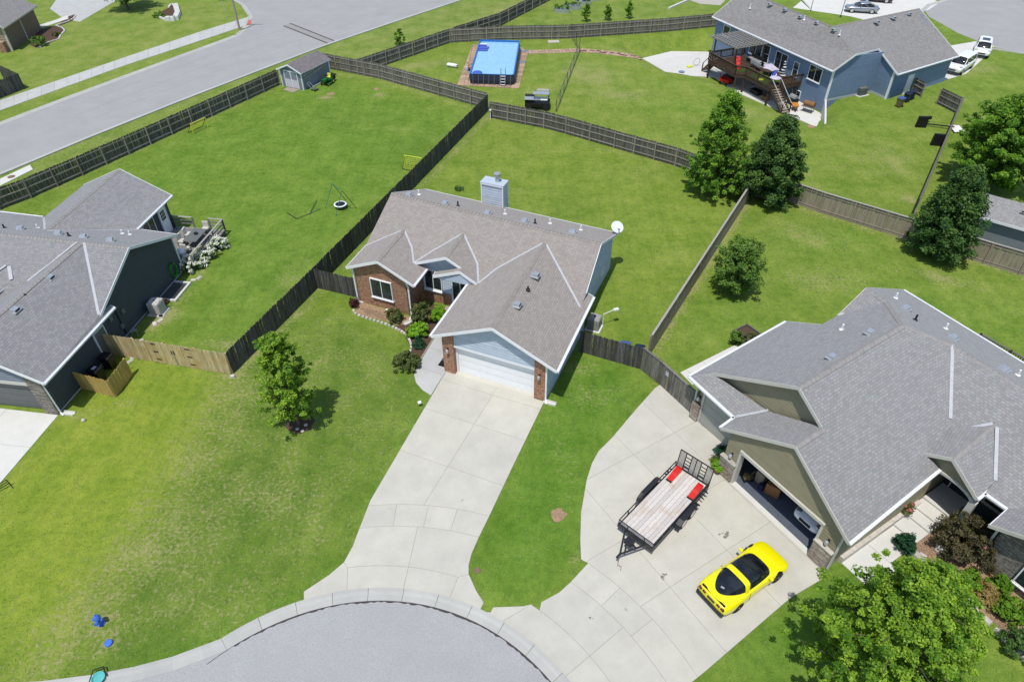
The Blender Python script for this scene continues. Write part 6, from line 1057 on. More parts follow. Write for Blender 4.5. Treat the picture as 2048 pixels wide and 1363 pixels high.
P = G2(656, 168); td = sd_+8; t = thing('lawn_tractor', 'green ride-on lawn tractor with yellow wheels beside the shed', 'lawn tractor', P, td+180)
m = MB(); m.obox((.45, 0, .45), (.75, .5, .34)).obox((-.35, 0, .38), (.9, .75, .25)); m.build('body', W_['green'], t, bev=.08); MB().obox((-.35, 0, .62), (.42, .42, .12)).obox((-.55, 0, .7), (.12, .42, .4)).build('seat', W_['lime'], t, bev=.05); MB().obox((.05, 0, .12), (.8, 1.1, .14)).build('mower_deck', W_['green'], t, bev=.04); MB().cyl((.12, 0, .75), (.02, 0, .98), .02, .02, 6).lathe([(.17, .96), (.2, .98), (.17, 1.0)], 14, (0, 0, 0)).build('steering_wheel', W_['black'], t)
for x, y, r in ((-.45, -.45, .27), (-.45, .45, .27), (.6, -.42, .19), (.6, .42, .19)):
    o = MB().lathe([(r*.5, -.1), (r, -.09), (r, .09), (r*.5, .1)], 16).build('wheel', W_['tyre'], t, (x, y, r)); o.rotation_euler = (R(90), 0, 0); MB().lathe([(r*.52, -.11), (r*.52, .11)], 14).build('hub', W_['lime'], o)
MB().obox((-1.0, 0, .25), (.6, .8, .5)).build('grass_bagger', W_['black'], t, bev=.08)
t = thing('push_mower', 'grey push mower leaning by the shed corner', 'push mower', G2(630, 181), -35); MB().obox((0, 0, .1), (.55, .45, .14)).lathe([(.14, .24), (.14, .36)], 10).build('mower_body', W_['acg'], t, bev=.04); MB().tube([(-.25, -.2, .2), (-.95, -.2, .75), (-.95, .2, .75), (-.25, .2, .2)], .02).build('handle', W_['galv'], t)
for x in (-.22, .22):
    for y in (-.25, .25): MB().cyl((x, y-.03, .1), (x, y+.03, .1), .1, .1, 10).build('wheel', W_['black'], t)
tag(MB().box(0, -.1, 0, 1.6, .1, .12).build('loose_gutter', W_['galv'], None, FS.W(1.2, -.35), sd_), 'pale length of gutter lying along the shed wall', 'gutter')
def goal(label, px, deg, w, h, d):
    t = thing('football_goal', label, 'goal', G2(*px), deg, 'small yellow football goals'); MB().tube([(-w/2, 0, 0), (-w/2, 0, h), (w/2, 0, h), (w/2, 0, 0)], .035, 8).build('goal_frame', W_['lime'], t); MB().tube([(-w/2, 0, h*.95), (-w/2, d, .03), (w/2, d, .03), (w/2, 0, h*.95)], .025, 6).build('back_frame', W_['black'], t); n = MB()
    for i in range(12): x = -w/2+w*i/11; n.beam((x, 0, h), (x, d, .03), .012, .012)
    for i in range(8): f = i/7; n.beam((-w/2, d*f, h+(.03-h)*f), (w/2, d*f, h+(.03-h)*f), .012, .012)
    o = n.build('net', W_['lime'], t); o['kind'] = 'stuff'; return t
goal('yellow football goal against the dark street fence', (402, 262), 60+180, 1.9, 1.1, -.8); goal('yellow football goal leaning on the dark dividing fence', (828, 336), 70+90, 1.8, 1.15, .6)
P = G2(682, 416); t = thing('trampoline', 'small round trampoline under a green swing frame', 'trampoline', P)
MB().lathe([(.55, .36), (.55, .40), (.43, .415), (.43, .36)], 24).build('pad_ring', W_['white'], t); MB().lathe([(.44, .37), (.44, .385)], 24).build('mat', W_['black'], t); m = MB()
for i in range(6): a = i*math.pi/3; m.cyl((.5*math.cos(a), .5*math.sin(a), 0), (.5*math.cos(a), .5*math.sin(a), .37), .02, .02, 6)
m.build('legs', W_['blackm'], t)
t = thing('swing_frame', 'thin green A-shaped swing frame over the small trampoline', 'swing frame', P, 40); grn = m_plain('swing_green', (.03, .16, .14), .5); W_['sgreen'] = grn
for y in (-.9, .9):
    for x in (-1.0, 1.0): MB().cyl((x, y, 0), (0, y*.9, 2.0), .025, .025, 6).build('leg', grn if x < 0 else W_['blackm'], t)
MB().cyl((0, -.81, 2.0), (0, .81, 2.0), .03, .03, 6).build('top_bar', grn, t)
t = thing('fallen_frame', 'collapsed thin dark play frame lying in the left yard', 'play frame', G2(600, 436)); pts = [G2(*p)-G2(600, 436) for p in ((574, 426), (594, 440), (620, 428), (634, 402))]; MB().tube([(*p, .05+.1*(i % 2)) for i, p in enumerate(pts)], .025).build('bent_pole', W_['blackm'], t); p5 = G2(641, 418)-G2(600, 436); MB().tube([(*pts[2], .08), (*p5, .05)], .025).build('leg', W_['sgreen'], t)
# ---- left deck with furniture
dk = thing('deck', 'small grey wooden deck with railing behind the left house', 'deck', FL.O, FL.deg); a0, a1, b0, b1 = -3.4, .85, 15.05, 20.3
for i in range(30):
    bb0 = b0+i*(b1-b0)/30; MB().box(a0, bb0+.008, .36, a1, bb0+(b1-b0)/30-.008, .40).build('deck_board', W_['deckg'], dk)
MB().box(a0, b0, 0, a1-.02, b1-.02, .355).build('deck_base', W_['f_in'], dk)
def rail_run(root, p, q, z0, h, mat, post=1.5, bal=0, capm='cedar', rails=(.35,)):
    p, q = np.array(p, float), np.array(q, float); L = np.hypot(*(q-p)); n = max(1, int(round(L/post)))
    for i in range(n+1): c = p+(q-p)*i/n; MB().box(-.05, -.05, 0, .05, .05, h).build('post', W_[mat], root, (c[0], c[1], z0))
    MB().beam((*p, z0+h+.02), (*q, z0+h+.02), .14, .04).build('cap_rail', W_[capm], root)
    for r in rails: MB().beam((*p, z0+r), (*q, z0+r), .04, .1).build('rail', W_[mat], root)
    if bal:
        k = int(L/bal)
        for i in range(k): c = p+(q-p)*(i+.5)/k; MB().box(-.02, -.02, .1, .02, .02, h).build('baluster', W_[mat], root, (c[0], c[1], z0))
rail_run(dk, (a1, b0+.1), (a1, b1), .4, .95, 'deckg', rails=(.3, .6)); rail_run(dk, (a1, b1), (a1-1.2, b1), .4, .95, 'deckg', rails=(.35, .65)); rail_run(dk, (a1-2.6, b1), (a0, b1), .4, .95, 'deckg', rails=(.35, .65))
t = thing('patio_table', 'grey patio table with a dark bowl on the left deck', 'table', (*FL.W(-.45, 18.2)[:2], .4), FL.deg); MB().box(-.55, -.95, .68, .55, .95, .73).build('table_top', W_['acg'], t, bev=.02)
for x in (-.45, .45):
    for y in (-.85, .85): MB().box(x-.03, y-.03, 0, x+.03, y+.03, .68).build('leg', W_['blackm'], t)
tag(MB().lathe([(.05, 0), (.15, .05), (.17, .12), (.14, .12), (.1, .04)], 14).build('bowl', W_['blackm'], None, (*FL.W(-.4, 18.3)[:2], 1.13)), 'dark bowl on the left patio table', 'bowl')
def chair(label, loc, deg, mat='offw', grp='cushioned chairs on the left deck'):
    t = thing('patio_chair', label, 'chair', loc, deg, grp); MB().box(-.26, -.26, .38, .26, .26, .5).build('seat', W_[mat], t, bev=.04); MB().box(-.26, .2, .48, .26, .32, .98).build('backrest', W_[mat], t, bev=.04)
    for x in (-.24, .24):
        for y in (-.24, .24): MB().box(x-.02, y-.02, 0, x+.02, y+.02, .4).build('leg', W_['blackm'], t)
    return t
for a, b, d, lb in ((-1.35, 18.7, 100, 'cushioned chair nearest the patio door of the left deck'), (-1.35, 17.7, 80, 'second cushioned chair from the patio door on the left deck'), (-.5, 16.7, 180, 'cushioned chair at the near end of the left table'), (-.4, 19.6, 0, 'cushioned chair at the far end of the left table')): chair(lb, (*FL.W(a, b)[:2], .4), FL.deg+d)
t = thing('grill', 'white covered grill between the left house wall and the table', 'grill', (*FL.W(-.3, 15.7)[:2], .4), FL.deg); MB().obox((0, 0, .1), (.5, .5, .6)).build('cart', W_['cloth'], t, bev=.03); MB().lathe([(.28, 0), (.32, .1), (.25, .28), (.08, .34)], 14, (0, 0, .7)).build('hood', W_['white'], t, smooth=True)
t = thing('window_well', 'pale framed window well with a dark grate by the left house', 'window well', FL.W(.05, 11.2), FL.deg); MB().box(1.15, 0, 0, 1.32, 2.3, .14).box(0, 0, 0, 1.15, .17, .14).box(0, 2.13, 0, 1.15, 2.3, .14).build('well_rim', W_['concw'], t); MB().box(.02, .17, .0, 1.15, 2.13, .02).build('well_pit', W_['black'], t)
for k in range(11): MB().box(.1+k*.095, .18, .09, .13+k*.095, 2.12, .11).build('grate_bar', W_['acg'], t)
t = thing('garden_hose', 'bright green garden hose coiled on the corner of the left house', 'hose', FL.W(.1, 13.7), FL.deg); m = MB()
for j in range(4):
    pr = [(.04+.03*j, .0+.36*math.cos(a), 1.0+.55*math.sin(a)-.02*j) for a in np.linspace(0, 2*math.pi, 15)]; m.tube(pr, .03, 6)
m.build('hose_coil', W_['limeg'], t); MB().box(-.08, -.1, 1.4, .16, .1, 1.55).build('hose_bracket', W_['blackm'], t)
t = thing('gas_bottle', 'grey gas bottle by the window well', 'gas bottle', FL.W(.45, 10.7)); MB().lathe([(.12, 0), (.17, .05), (.17, .36), (.1, .46), (.05, .48)], 12).lathe([(.1, .46), (.1, .56)], 12).build('tank', W_['galv'], t)
t = thing('terracotta_pot', 'small terracotta pot between the gas bottle and the well', 'pot', FL.W(.75, 11.0)); MB().lathe([(.1, 0), (.15, .22), (.17, .22), (.17, .26), (.13, .26), (.1, .15)], 12).build('pot_body', W_['terra'], t)
t = thing('bucket', 'white bucket against the left house by the gate', 'bucket', FL.W(.55, 6.6)); MB().lathe([(.13, 0), (.16, .34), (.17, .36), (.14, .36), (.12, .1)], 12).build('bucket_body', W_['offw'], t)
t = thing('step_stool', 'grey folding stool standing by the left house wall', 'stool', FL.W(.5, 7.4), 20); MB().box(-.2, -.15, .42, .2, .15, .46).beam((-.18, -.14, 0), (-.15, 0, .44), .03, .03).beam((.18, -.14, 0), (.15, 0, .44), .03, .03).beam((-.18, .2, 0), (-.15, 0, .44), .03, .03).beam((.18, .2, 0), (.15, 0, .44), .03, .03).build('stool_frame', W_['galv'], t)
for i, (a, b) in enumerate(((1.2, 9.5), (1.35, 9.1), (1.15, 8.7), (1.3, 13.9), (1.6, 14.2), (1.25, 6.9), (1.4, 6.5), (1.6, 2.3+2.6), (1.5, 5.3))): P = FL.W(a, b); tag(MB().obox((0, 0, 0), (.45, .3, .07), i*37, 0, .85).build('stepping_stone', W_['stone'], None, P[:2], i*23, bev=.02), ('flat stone just beyond the cream air conditioner', 'flat stone beside the cream air conditioner', 'flat stone in front of the cream air conditioner', 'flat stone between the window well and the hydrangeas', 'flat stone at the foot of the nearest hydrangea', 'flat stone beside the grey folding stool', 'flat stone beside the white bucket', 'flat stone outside the tan gate by the bin screen', 'flat stone where the tan gate meets the house')[i], 'stone', 'flat stones along the left house')
# ============================================================ POOL YARD
pc = [G(*p, 1.2) for p in ((959.5, 81), (1039.7, 81.6), (1026.8, 150.4), (940, 147.8))]; fl_, fr_ = pc[3], pc[2]; pdg = math.degrees(math.atan2(*(fr_-fl_)[1::-1])); FPo = Fr((fl_+fr_)/2, pdg); bkc = FPo.L((pc[0]+pc[1])/2); PWd = np.linalg.norm(fr_-fl_)/2; PLn = bkc[1]; skx = bkc[0]
po = thing('frame_pool', 'above-ground blue frame pool with dark walls', 'pool', FPo.O, pdg)
def rrect(w, l, r, sk=0.):
    pts = []
    for cx, cy, a in ((w-r, r, -90), (w-r, l-r, 0), (-w+r, l-r, 90), (-w+r, r, 180)):
        for k in range(6): t_ = R(a+90*k/5); x, y = cx+r*math.cos(t_), cy+r*math.sin(t_); pts.append((x+sk*y/l, y))
    return pts
O_, I_ = rrect(PWd+.05, PLn, .35, skx), rrect(PWd-.07, PLn-.12, .28, skx); n = len(O_); I_ = [(x, y+.06) for x, y in I_]; m = MB()
bot = [((x-skx*y/PLn)*1.0+skx*y/PLn, y) for x, y in O_]; m.add([(x, y, 0.05) for x, y in bot]+[(x*1.03, PLn/2+(y-PLn/2)*1.012, .5) for x, y in O_]+[(x, y, 1.2) for x, y in O_], [(i, (i+1) % n, n+(i+1) % n, n+i) for i in range(n)]+[(n+i, n+(i+1) % n, 2*n+(i+1) % n, 2*n+i) for i in range(n)]); m.build('pool_wall', W_['poolwall'], po)
m = MB(); m.add([(x, y, 1.2) for x, y in O_]+[(x, y, 1.2) for x, y in I_]+[(x, y, .2) for x, y in I_], [(i, (i+1) % n, n+(i+1) % n, n+i) for i in range(n)]+[(n+i, n+(i+1) % n, 2*n+(i+1) % n, 2*n+i) for i in range(n)]+[tuple(range(2*n, 3*n))]); m.build('pool_liner', W_['poolblue'], po); MB().prism(I_, 1.0, 1.02).build('water', W_['water'], po)
for i in range(n): pass
MB().tube([(x, y, 1.22) for x, y in O_]+[(O_[0][0], O_[0][1], 1.22)], .045, 8).build('top_frame', W_['poolblue'], po)
for k in range(8): x = -PWd+.35+k*(2*PWd-.7)/7; MB().beam((x, -.03, 1.15), (x, -.32, .05), .05, .05).build('leg', W_['acg'], po)
for k in range(13):
    y = .7+k*(PLn-1.4)/12
    for s in (-1, 1): MB().beam((s*(PWd+.08)+skx*y/PLn, y, 1.15), (s*(PWd+.36)+skx*y/PLn, y, .05), .05, .05).build('leg', W_['acg'], po)
t = thing('pool_ladder', 'white ladder over the near side of the pool', 'ladder', FPo.W(1.35, -.1), pdg)
for s in (-.26, .26): MB().tube([(s, -.45, 0.05), (s, -.1, 1.3), (s, -.05, 1.95), (s, .15, 1.95), (s, .3, 1.2)], .03, 8).build('stile', W_['galv'], t)
for k in range(4): f = (k+.5)/4; MB().box(-.25, -.45+.33*f-.06, .05+1.2*f, .25, -.45+.33*f+.06, .09+1.2*f).build('step', W_['white'], t)
t = thing('pool_float', 'round royal blue float at the near left pool corner', 'float', (*FPo.W(-PWd+.75, .75)[:2], 1.02)); MB().lathe([(.2, .02), (.5, .0), (.58, .08), (.5, .16), (.3, .1)], 18).build('ring', W_['royal'], t, smooth=True)
t = thing('pool_lounger_float', 'royal blue lounge float at the far left pool corner', 'float', (*FPo.W(-PWd+.8+skx, PLn-2.6)[:2], 1.02), pdg); MB().obox((0, 0, .0), (1.3, .7, .14)).obox((0, -.9, 0), (1.2, .6, .12)).obox((-.2, .75, 0), (.9, .35, .2)).build('float_body', W_['royal'], t, bev=.08); MB().obox((-.2, 1.2, 0), (1.0, .3, .16)).build('float_pillow', W_['white'], t, bev=.06)
t = thing('pool_pump', 'pool pump and filter standing on the left pool paving', 'pump', FPo.W(-PWd-1.05, 4.2), 20); MB().lathe([(.2, 0), (.22, .3), (.18, .55), (.06, .6)], 12).build('filter_tank', W_['cloth'], t); MB().cyl((.3, -.2, .15), (.3, .35, .15), .13, .13, 10).build('motor', W_['black'], t); MB().tube([(.1, 0, .5), (.5, .1, .7), (.9, .1, .9)], .04).build('hose', W_['acg'], t)
tag(MB().obox((0, 0, 0), (.6, .35, .2), 15).build('pool_toy', W_['terra'], None, FPo.W(-PWd-.7, 5.1)), 'brown basket beside the pool pump', 'basket'); 
t = thing('white_animal_float', 'white inflatable toy lying on the lawn left of the pool', 'inflatable toy', G2(903, 134), -25); MB().obox((0, 0, .05), (1.2, .55, .38)).build('toy_body', W_['white'], t, bev=.16); MB().obox((.75, -.15, .08), (.4, .32, .4), 30).build('toy_head', W_['white'], t, bev=.12); MB().obox((.92, -.25, .3), (.12, .2, .12), 30).build('toy_nose', W_['blackm'], t, bev=.03)
for px, lb in (((1051, 103), 'blue mat on the path by the pool corner'), ((1045, 125), 'blue mat beside the right pool wall')): tag(MB().obox((0, 0, 0), (.8, .6, .02), 10).build('pool_mat', W_['sid_b'], None, (*G2(*px), .052)), lb, 'mat')
t = tag(MB().obox((0, 0, 0), (1.5, .9, .08), 5).build('utility_box', W_['stone'], None, G2(1107, 84)), 'low pale stone slab on the lawn behind the pool', 'slab')
P = G2(1075, 216); t = thing('utility_cart', 'black utility vehicle with pale roof panels beside the dark fence', 'utility vehicle', P, -6)
MB().obox((0, 0, .35), (2.7, 1.4, .45)).obox((-.9, .0, .8), (.9, 1.35, .35)).build('body', W_['black'], t, bev=.06); m = MB()
for x in (-.35, 1.2):
    for y in (-.65, .65): m.beam((x, y, .75), (x, y, 1.75), .05, .05)
m.build('roll_frame', W_['blackm'], t); MB().box(-.45, -.75, 1.75, 1.25, .1, 1.80).build('roof_panel', W_['galv'], t); MB().box(-.1, .25, 1.78, 1.2, .75, 1.84).build('roof_panel', W_['sage'], t); MB().box(-1.4, .15, 1.15, -.45, .75, 1.25).build('cargo_cover', W_['black'], t); MB().box(-1.4, -.8, 1.17, .35, .12, 1.21).build('corrugated_panel', W_['galv'], t); MB().box(.36, -.8, 1.17, 1.1, .12, 1.22).build('white_panel', W_['white'], t)
for x in (-.95, .95):
    for y in (-.68, .68): MB().cyl((x, y-.11, .33), (x, y+.11, .33), .33, .33, 16).build('wheel', W_['tyre'], t)
for i, (px, w_) in enumerate((((1185, 0), 3.2), ((1166, 9), 2.6), ((1144, 18), 2.8), ((1123, 25), 2.6))):
    t = thing('metal_planter', ('farthest', 'third', 'second', 'nearest')[i]+' of the galvanised planters beyond the pool fence', 'planter', G2(*px), -14, 'galvanised planters'); MB().lathe([(.5, 0), (.5, .55), (.47, .55), (.47, .45)], 16).build('planter_tub', W_['galv'], t, None).scale = (w_, 1.1, 1); o = leaves('greens', [np.array((rnd.uniform(-.4, .4)*w_, rnd.uniform(-.4, .4), .6+rnd.random()*.4)) for _ in range(22)], [np.array((0, 0, 1.))]*22, [.22]*22, 16, .2, 'l_boxy', 90+i, t)
# bird houses / posts
tag(MB().cyl((0, 0, 0), (0, 0, .9), .05, .05, 8).obox((0, 0, .9), (.2, .2, .12)).build('marker_post', W_['white'], None, G2(981, 238)), 'short white post at the inner fence corner', 'post')
# ============================================================ BLUE HOUSE DECK
ZP = -1.3; dz = .72
bd = thing('deck', 'raised brown wooden deck with pergola stairs and railings on the blue house', 'deck', FB.O, FB.deg); dpoly = [(-14.6, -.02), (-14.6, -5.35), (-9.3, -5.35), (-8.5, -4.5), (-4.1, -4.5), (-4.1, -.02)]
for i in range(38):
    b0 = -5.35+i*5.33/38; b1 = b0+5.33/38-.012; al = -14.6; arr = -4.1 if b0 >= -4.5 else -8.5-(b0+4.5)*-.94*(-1); arr = -4.1 if b0 >= -4.5 else -8.5+(b0+4.5)*.94; MB().box(al, b0, dz-.04, arr, b1, dz).build('deck_board', W_['deckw'], bd)
m = MB()
for p, q in zip(dpoly, dpoly[1:]+dpoly[:1]): m.beam((*p, dz-.2), (*q, dz-.2), .06, .28)
m.build('rim_joist', W_['deckw'], bd)
for p in ((-14.4, -5.2), (-9.2, -5.2), (-8.6, -4.45), (-4.3, -4.35), (-14.4, -1.), (-4.3, -.6)): MB().box(p[0]-.09, p[1]-.09, ZP, p[0]+.09, p[1]+.09, dz-.05).build('support_post', W_['deckw'], bd)
for p, q in zip(dpoly[:-1], dpoly[1:]):
    if q == (-4.1, -.02): p = (-4.1, -3.0)
    rail_run(bd, p, q, dz, 1.0, 'deckw', 1.9, .13, 'deckw', (.1, .9))
# stairs down to the right from the deck's near right corner
s0, s1 = np.array([-4.05, -3.8]), np.array([-1.5, -3.9]); ns = 10
for k in range(ns): c = s0+(s1-s0)*(k+.5)/ns; z = dz-(dz-ZP)*(k+1)/(ns+1); MB().box(c[0]-.15, c[1]-.55, z-.04, c[0]+.15, c[1]+.55, z).build('stair_tread', W_['f_tan'], bd)
for yy in (-.58, .58):
    p, q = (*(s0+[0, yy]), dz-.1), (*(s1+[0, yy]), ZP+.1); MB().beam(p, q, .06, .26).build('stringer', W_['deckw'], bd); MB().beam((p[0], p[1], p[2]+1.05), (q[0], q[1], q[2]+1.0), .1, .05).build('hand_rail', W_['cedar'], bd)
    for k in range(14): f = (k+.5)/14; x, z = p[0]+(q[0]-p[0])*f, p[2]+(q[2]-p[2])*f; MB().box(x-.02, p[1]-.02+(q[1]-p[1])*f, z, x+.02, p[1]+.02+(q[1]-p[1])*f, z+1.0).build('baluster', W_['deckw'], bd)
    MB().box(s1[0]-.05, s1[1]+yy-.05, ZP, s1[0]+.05, s1[1]+yy+.05, ZP+1.1).build('newel', W_['deckw'], bd)
# small stair on the left
for k in range(6): z = dz-(dz-ZP)*(k+1)/7; MB().box(-14.9-.28*k, -4.6, z-.04, -14.6-.28*k, -3.6, z).build('stair_tread', W_['deckw'], bd)
for yy in (-4.65, -3.55): MB().beam((-14.6, yy, dz-.1), (-16.4, yy, ZP+.1), .06, .25).build('stringer', W_['deckw'], bd); MB().beam((-14.6, yy, dz+.9), (-16.4, yy, ZP+1.05), .08, .05).build('hand_rail', W_['deckw'], bd); MB().box(-16.45, yy-.05, ZP, -16.35, yy+.05, ZP+1.05).build('newel', W_['deckw'], bd)
# pergola
pg = thing('pergola', 'grey-brown slatted pergola over the left end of the raised deck', 'pergola', FB.O, FB.deg); zp = 3.28
for p in ((-14.4, -4.9), (-10.7, -4.6), (-14.4, -.5), (-10.7, -.5)): MB().box(p[0]-.07, p[1]-.07, dz, p[0]+.07, p[1]+.07, zp-.1).build('post', W_['deckw'], pg)
for b in (-4.7, -.6): MB().box(-15.4, b-.05, zp-.2, -10.3, b+.05, zp-.02).build('beam', W_['f_grey'], pg)
for i in range(12): a = -15.3+i*.45; MB().box(a-.025, -5.2, zp, a+.025, -.15, zp+.09).build('slat', W_['cedar'], pg)
for i in range(10): b = -5.0+i*.52; MB().box(-15.5, b-.025, zp+.115, -10.2, b+.025, zp+.15).build('cross_slat', W_['cedar'], pg)
# things on and under the deck
def onb(a, b, z): P = FB.W(a, b); return (P[0], P[1], z)
t = thing('play_slide', 'red plastic slide on the deck under the pergola', 'slide', onb(-11.2, -3.6, dz), FB.deg-30); m = MB()
pr = [(-.7, 1.0), (-.4, .8), (.2, .35), (.7, .1), (.95, .08)]
for (xa, za), (xb, zb) in zip(pr[:-1], pr[1:]): m.beam((xa, 0, za), (xb, 0, zb), .42, .04); m.beam((xa, -.22, za+.06), (xb, -.22, zb+.06), .04, .16); m.beam((xa, .22, za+.06), (xb, .22, zb+.06), .04, .16)
m.build('chute', W_['red'], t); MB().box(-.9, -.25, 0, -.7, .25, 1.0).build('ladder_frame', W_['royal'], t)
tag(MB().obox((0, 0, 0), (1.5, 1.6, .02)).build('turf_mat', W_['turf'], None, onb(-10.3, -3.7, dz+.004), FB.deg), 'small green turf mat beside the red slide', 'mat'); tag(MB().obox((0, 0, 0), (3.4, 2.3, .02)).build('turf_rug', W_['turf'], None, onb(-6.9, -3.0, dz+.004), FB.deg), 'large green turf rug on the right half of the deck', 'rug')
for i, (a, b) in enumerate(((-9.9, -1.9), (-9.2, -1.9), (-8.6, -2.0))): chair(('left', 'middle', 'right')[i]+' grey slatted chair in a row on the raised deck', onb(a-.6, b, dz), FB.deg+200, 'galv', 'grey chairs on the raised deck')
t = thing('outdoor_sofa', 'dark outdoor sofa with grey cushions along the deck wall', 'sofa', onb(-11.4, -.9, dz), FB.deg); MB().box(-1.1, -.4, .05, 1.1, .4, .4).box(-1.1, .25, .4, 1.1, .45, .85).build('frame', W_['black'], t)
for k in range(3): MB().box(-1.05+k*.7, -.38, .4, -.37+k*.7, .24, .52).build('cushion', W_['ac'], t, bev=.04)
t = thing('shade_umbrella', 'half-closed pale lilac parasol in the middle of the deck', 'parasol', onb(-7.6, -1.9, dz), FB.deg); MB().cyl((0, 0, 0), (.1, 0, 1.2), .025, .025, 8).build('pole', W_['galv'], t); m = MB(); n = 10
for i in range(n):
    aa, ab = 2*math.pi*i/n, 2*math.pi*(i+1)/n; ra, rb = (1.25 if i % 2 else .8), (.8 if i % 2 else 1.25); m.add([(.1, 0, 1.35), (.1+ra*math.cos(aa), .7*ra*math.sin(aa), .85), (.1+rb*math.cos(ab), .7*rb*math.sin(ab), .85)], [(0, 1, 2)])
m.build('canopy', W_['cloth'], t)
t = thing('beach_chair', 'royal blue folding chair beside the lilac parasol', 'chair', onb(-6.4, -2.2, dz), FB.deg+40); MB().box(-.25, -.25, .3, .25, .25, .34).beam((-.0, .25, .3), (0, .45, .85), .5, .03).build('seat_cloth', W_['royal'], t); MB().beam((-.25, -.25, 0), (-.25, .3, .5), .03, .03).beam((.25, -.25, 0), (.25, .3, .5), .03, .03).build('frame', W_['galv'], t)
t = thing('side_table', 'round pale table at the head of the deck stairs', 'table', onb(-4.95, -3.2, dz)); MB().lathe([(.62, .7), (.62, .74), (.5, .75)], 16).build('table_top', W_['cloth'], t); MB().cyl((0, 0, 0), (0, 0, .7), .05, .05, 8).lathe([(.3, 0), (.3, .03)], 12).build('pedestal', W_['blackm'], t)
t = thing('wind_spinner', 'tall black and white spiral ornament by the sliding door', 'ornament', onb(-6.6, -.7, dz)); m = MB()
for k in range(12): r = .34*(1-k/14.); m.lathe([(r*.6, .1+k*.15), (r, .14+k*.15), (r*.9, .2+k*.15), (r*.5, .24+k*.15)], 10, (.05*math.cos(k), .05*math.sin(k), 0), k % 2)
m.build('spiral', [W_['white'], W_['blackm']], t)
tag(MB().lathe([(.1, 0), (.35, .03), (.35, .06), (.1, .05)], 12).build('hat', W_['lime'], None, onb(-6.6, -3.8, dz+.03)), 'small yellow disc lying on the turf rug', 'disc')
t = thing('toy_wagon', 'red toy wagon under the raised deck', 'wagon', onb(-11.6, -4.6, ZP+.04), FB.deg+15); m = MB().box(-.7, -.4, .3, .7, -.35, .65).box(-.7, .35, .3, .7, .4, .65).box(-.7, -.35, .3, -.65, .35, .65).box(.65, -.35, .3, .7, .35, .65).box(-.65, -.35, .3, .65, .35, .34); m.build('tub', W_['red'], t); MB().beam((-.7, 0, .3), (-1.0, 0, 1.1), .05, .05).build('handle', W_['red'], t)
for x in (-.45, .45):
    for y in (-.4, .4): MB().cyl((x, y-.04, .16), (x, y+.04, .16), .16, .16, 12).build('wheel', W_['black'], t)
for i, (a, b, s, mt, lb) in enumerate(((-7.5, -3.2, (1.4, .8, .5), 'black', 'dark covered chest under the deck near the stairs'), (-5.6, -3.4, (.8, .6, .45), 'rust', 'brown crate under the deck by the stair'), (-12.5, -3.5, (1.2, .9, .6), 'black', 'black covered pile under the deck at left'))): tag(MB().obox((0, 0, 0), s).build('covered_chest', W_[mt], None, onb(a, b, ZP+.04), FB.deg+10*i, bev=.06), lb, 'chest')
t = thing('barrel_smoker', 'rusty barrel smoker grill on the patio by the blue wall', 'smoker', onb(-.9, -1.2, ZP+.04), FB.deg+20); MB().cyl((-.6, 0, .85), (.6, 0, .85), .32, .32, 16).build('barrel', W_['rust'], t); MB().cyl((.5, 0, 1.1), (.5, 0, 1.6), .06, .06, 8).box(-.7, -.55, .6, .7, -.25, .64).build('chimney_and_shelf', W_['acg'], t)
for x in (-.5, .5):
    for y in (-.25, .25): MB().beam((x, y, 0), (x, y, .65), .04, .04).build('leg', W_['acg'], t)
t = thing('gas_grill', 'grey gas grill at the foot of the deck stairs', 'grill', onb(-3.2, -1.5, ZP+.04), FB.deg); MB().box(-.6, -.3, .1, .6, .3, .8).build('cart', W_['black'], t, bev=.03); MB().cyl((-.45, 0, .85), (.45, 0, .85), .3, .3, 14).build('hood', W_['galv'], t)
t = thing('wheelbarrow', 'orange wheelbarrow with a black handle on the patio', 'wheelbarrow', onb(-1.9, -2.3, ZP+.04), FB.deg-30); MB().add([(-.3, -.2, .3), (.3, -.2, .3), (.3, .2, .3), (-.3, .2, .3), (-.5, -.35, .65), (.55, -.35, .6), (.55, .35, .6), (-.5, .35, .65)], MB.BF).build('tray', W_['orange'], t); MB().tube([(.4, -.25, .3), (-1.0, -.25, .6)], .03).tube([(.4, .25, .3), (-1.0, .25, .6)], .03).build('handles', W_['black'], t); MB().cyl((.6, -.05, .18), (.6, .05, .18), .18, .18, 12).build('wheel', W_['black'], t)
t = thing('black_pipe', 'bent black drain pipe lying on the patio', 'pipe', onb(-1.1, -3.4, ZP+.09)); MB().tube([(-.5, .4, 0), (-.5, -.1, 0), (.5, -.7, 0)], .05, 8).build('pipe_run', W_['black'], t)
rw = thing('retaining_wall', 'white concrete retaining wall sloping from the blue house corner', 'retaining wall', FB.O, FB.deg); q = FB.L(G(1648, 262, ZP)); MB().add([(-.1, 0, ZP-.1), (.18, 0, ZP-.1), (q[0]+.15, q[1], ZP-.1), (q[0]-.15, q[1], ZP-.1), (-.1, 0, .22), (.18, 0, .22), (q[0]+.15, q[1], ZP+.5), (q[0]-.15, q[1], ZP+.5)], MB.BF).build('wall_body', W_['concw'], rw)
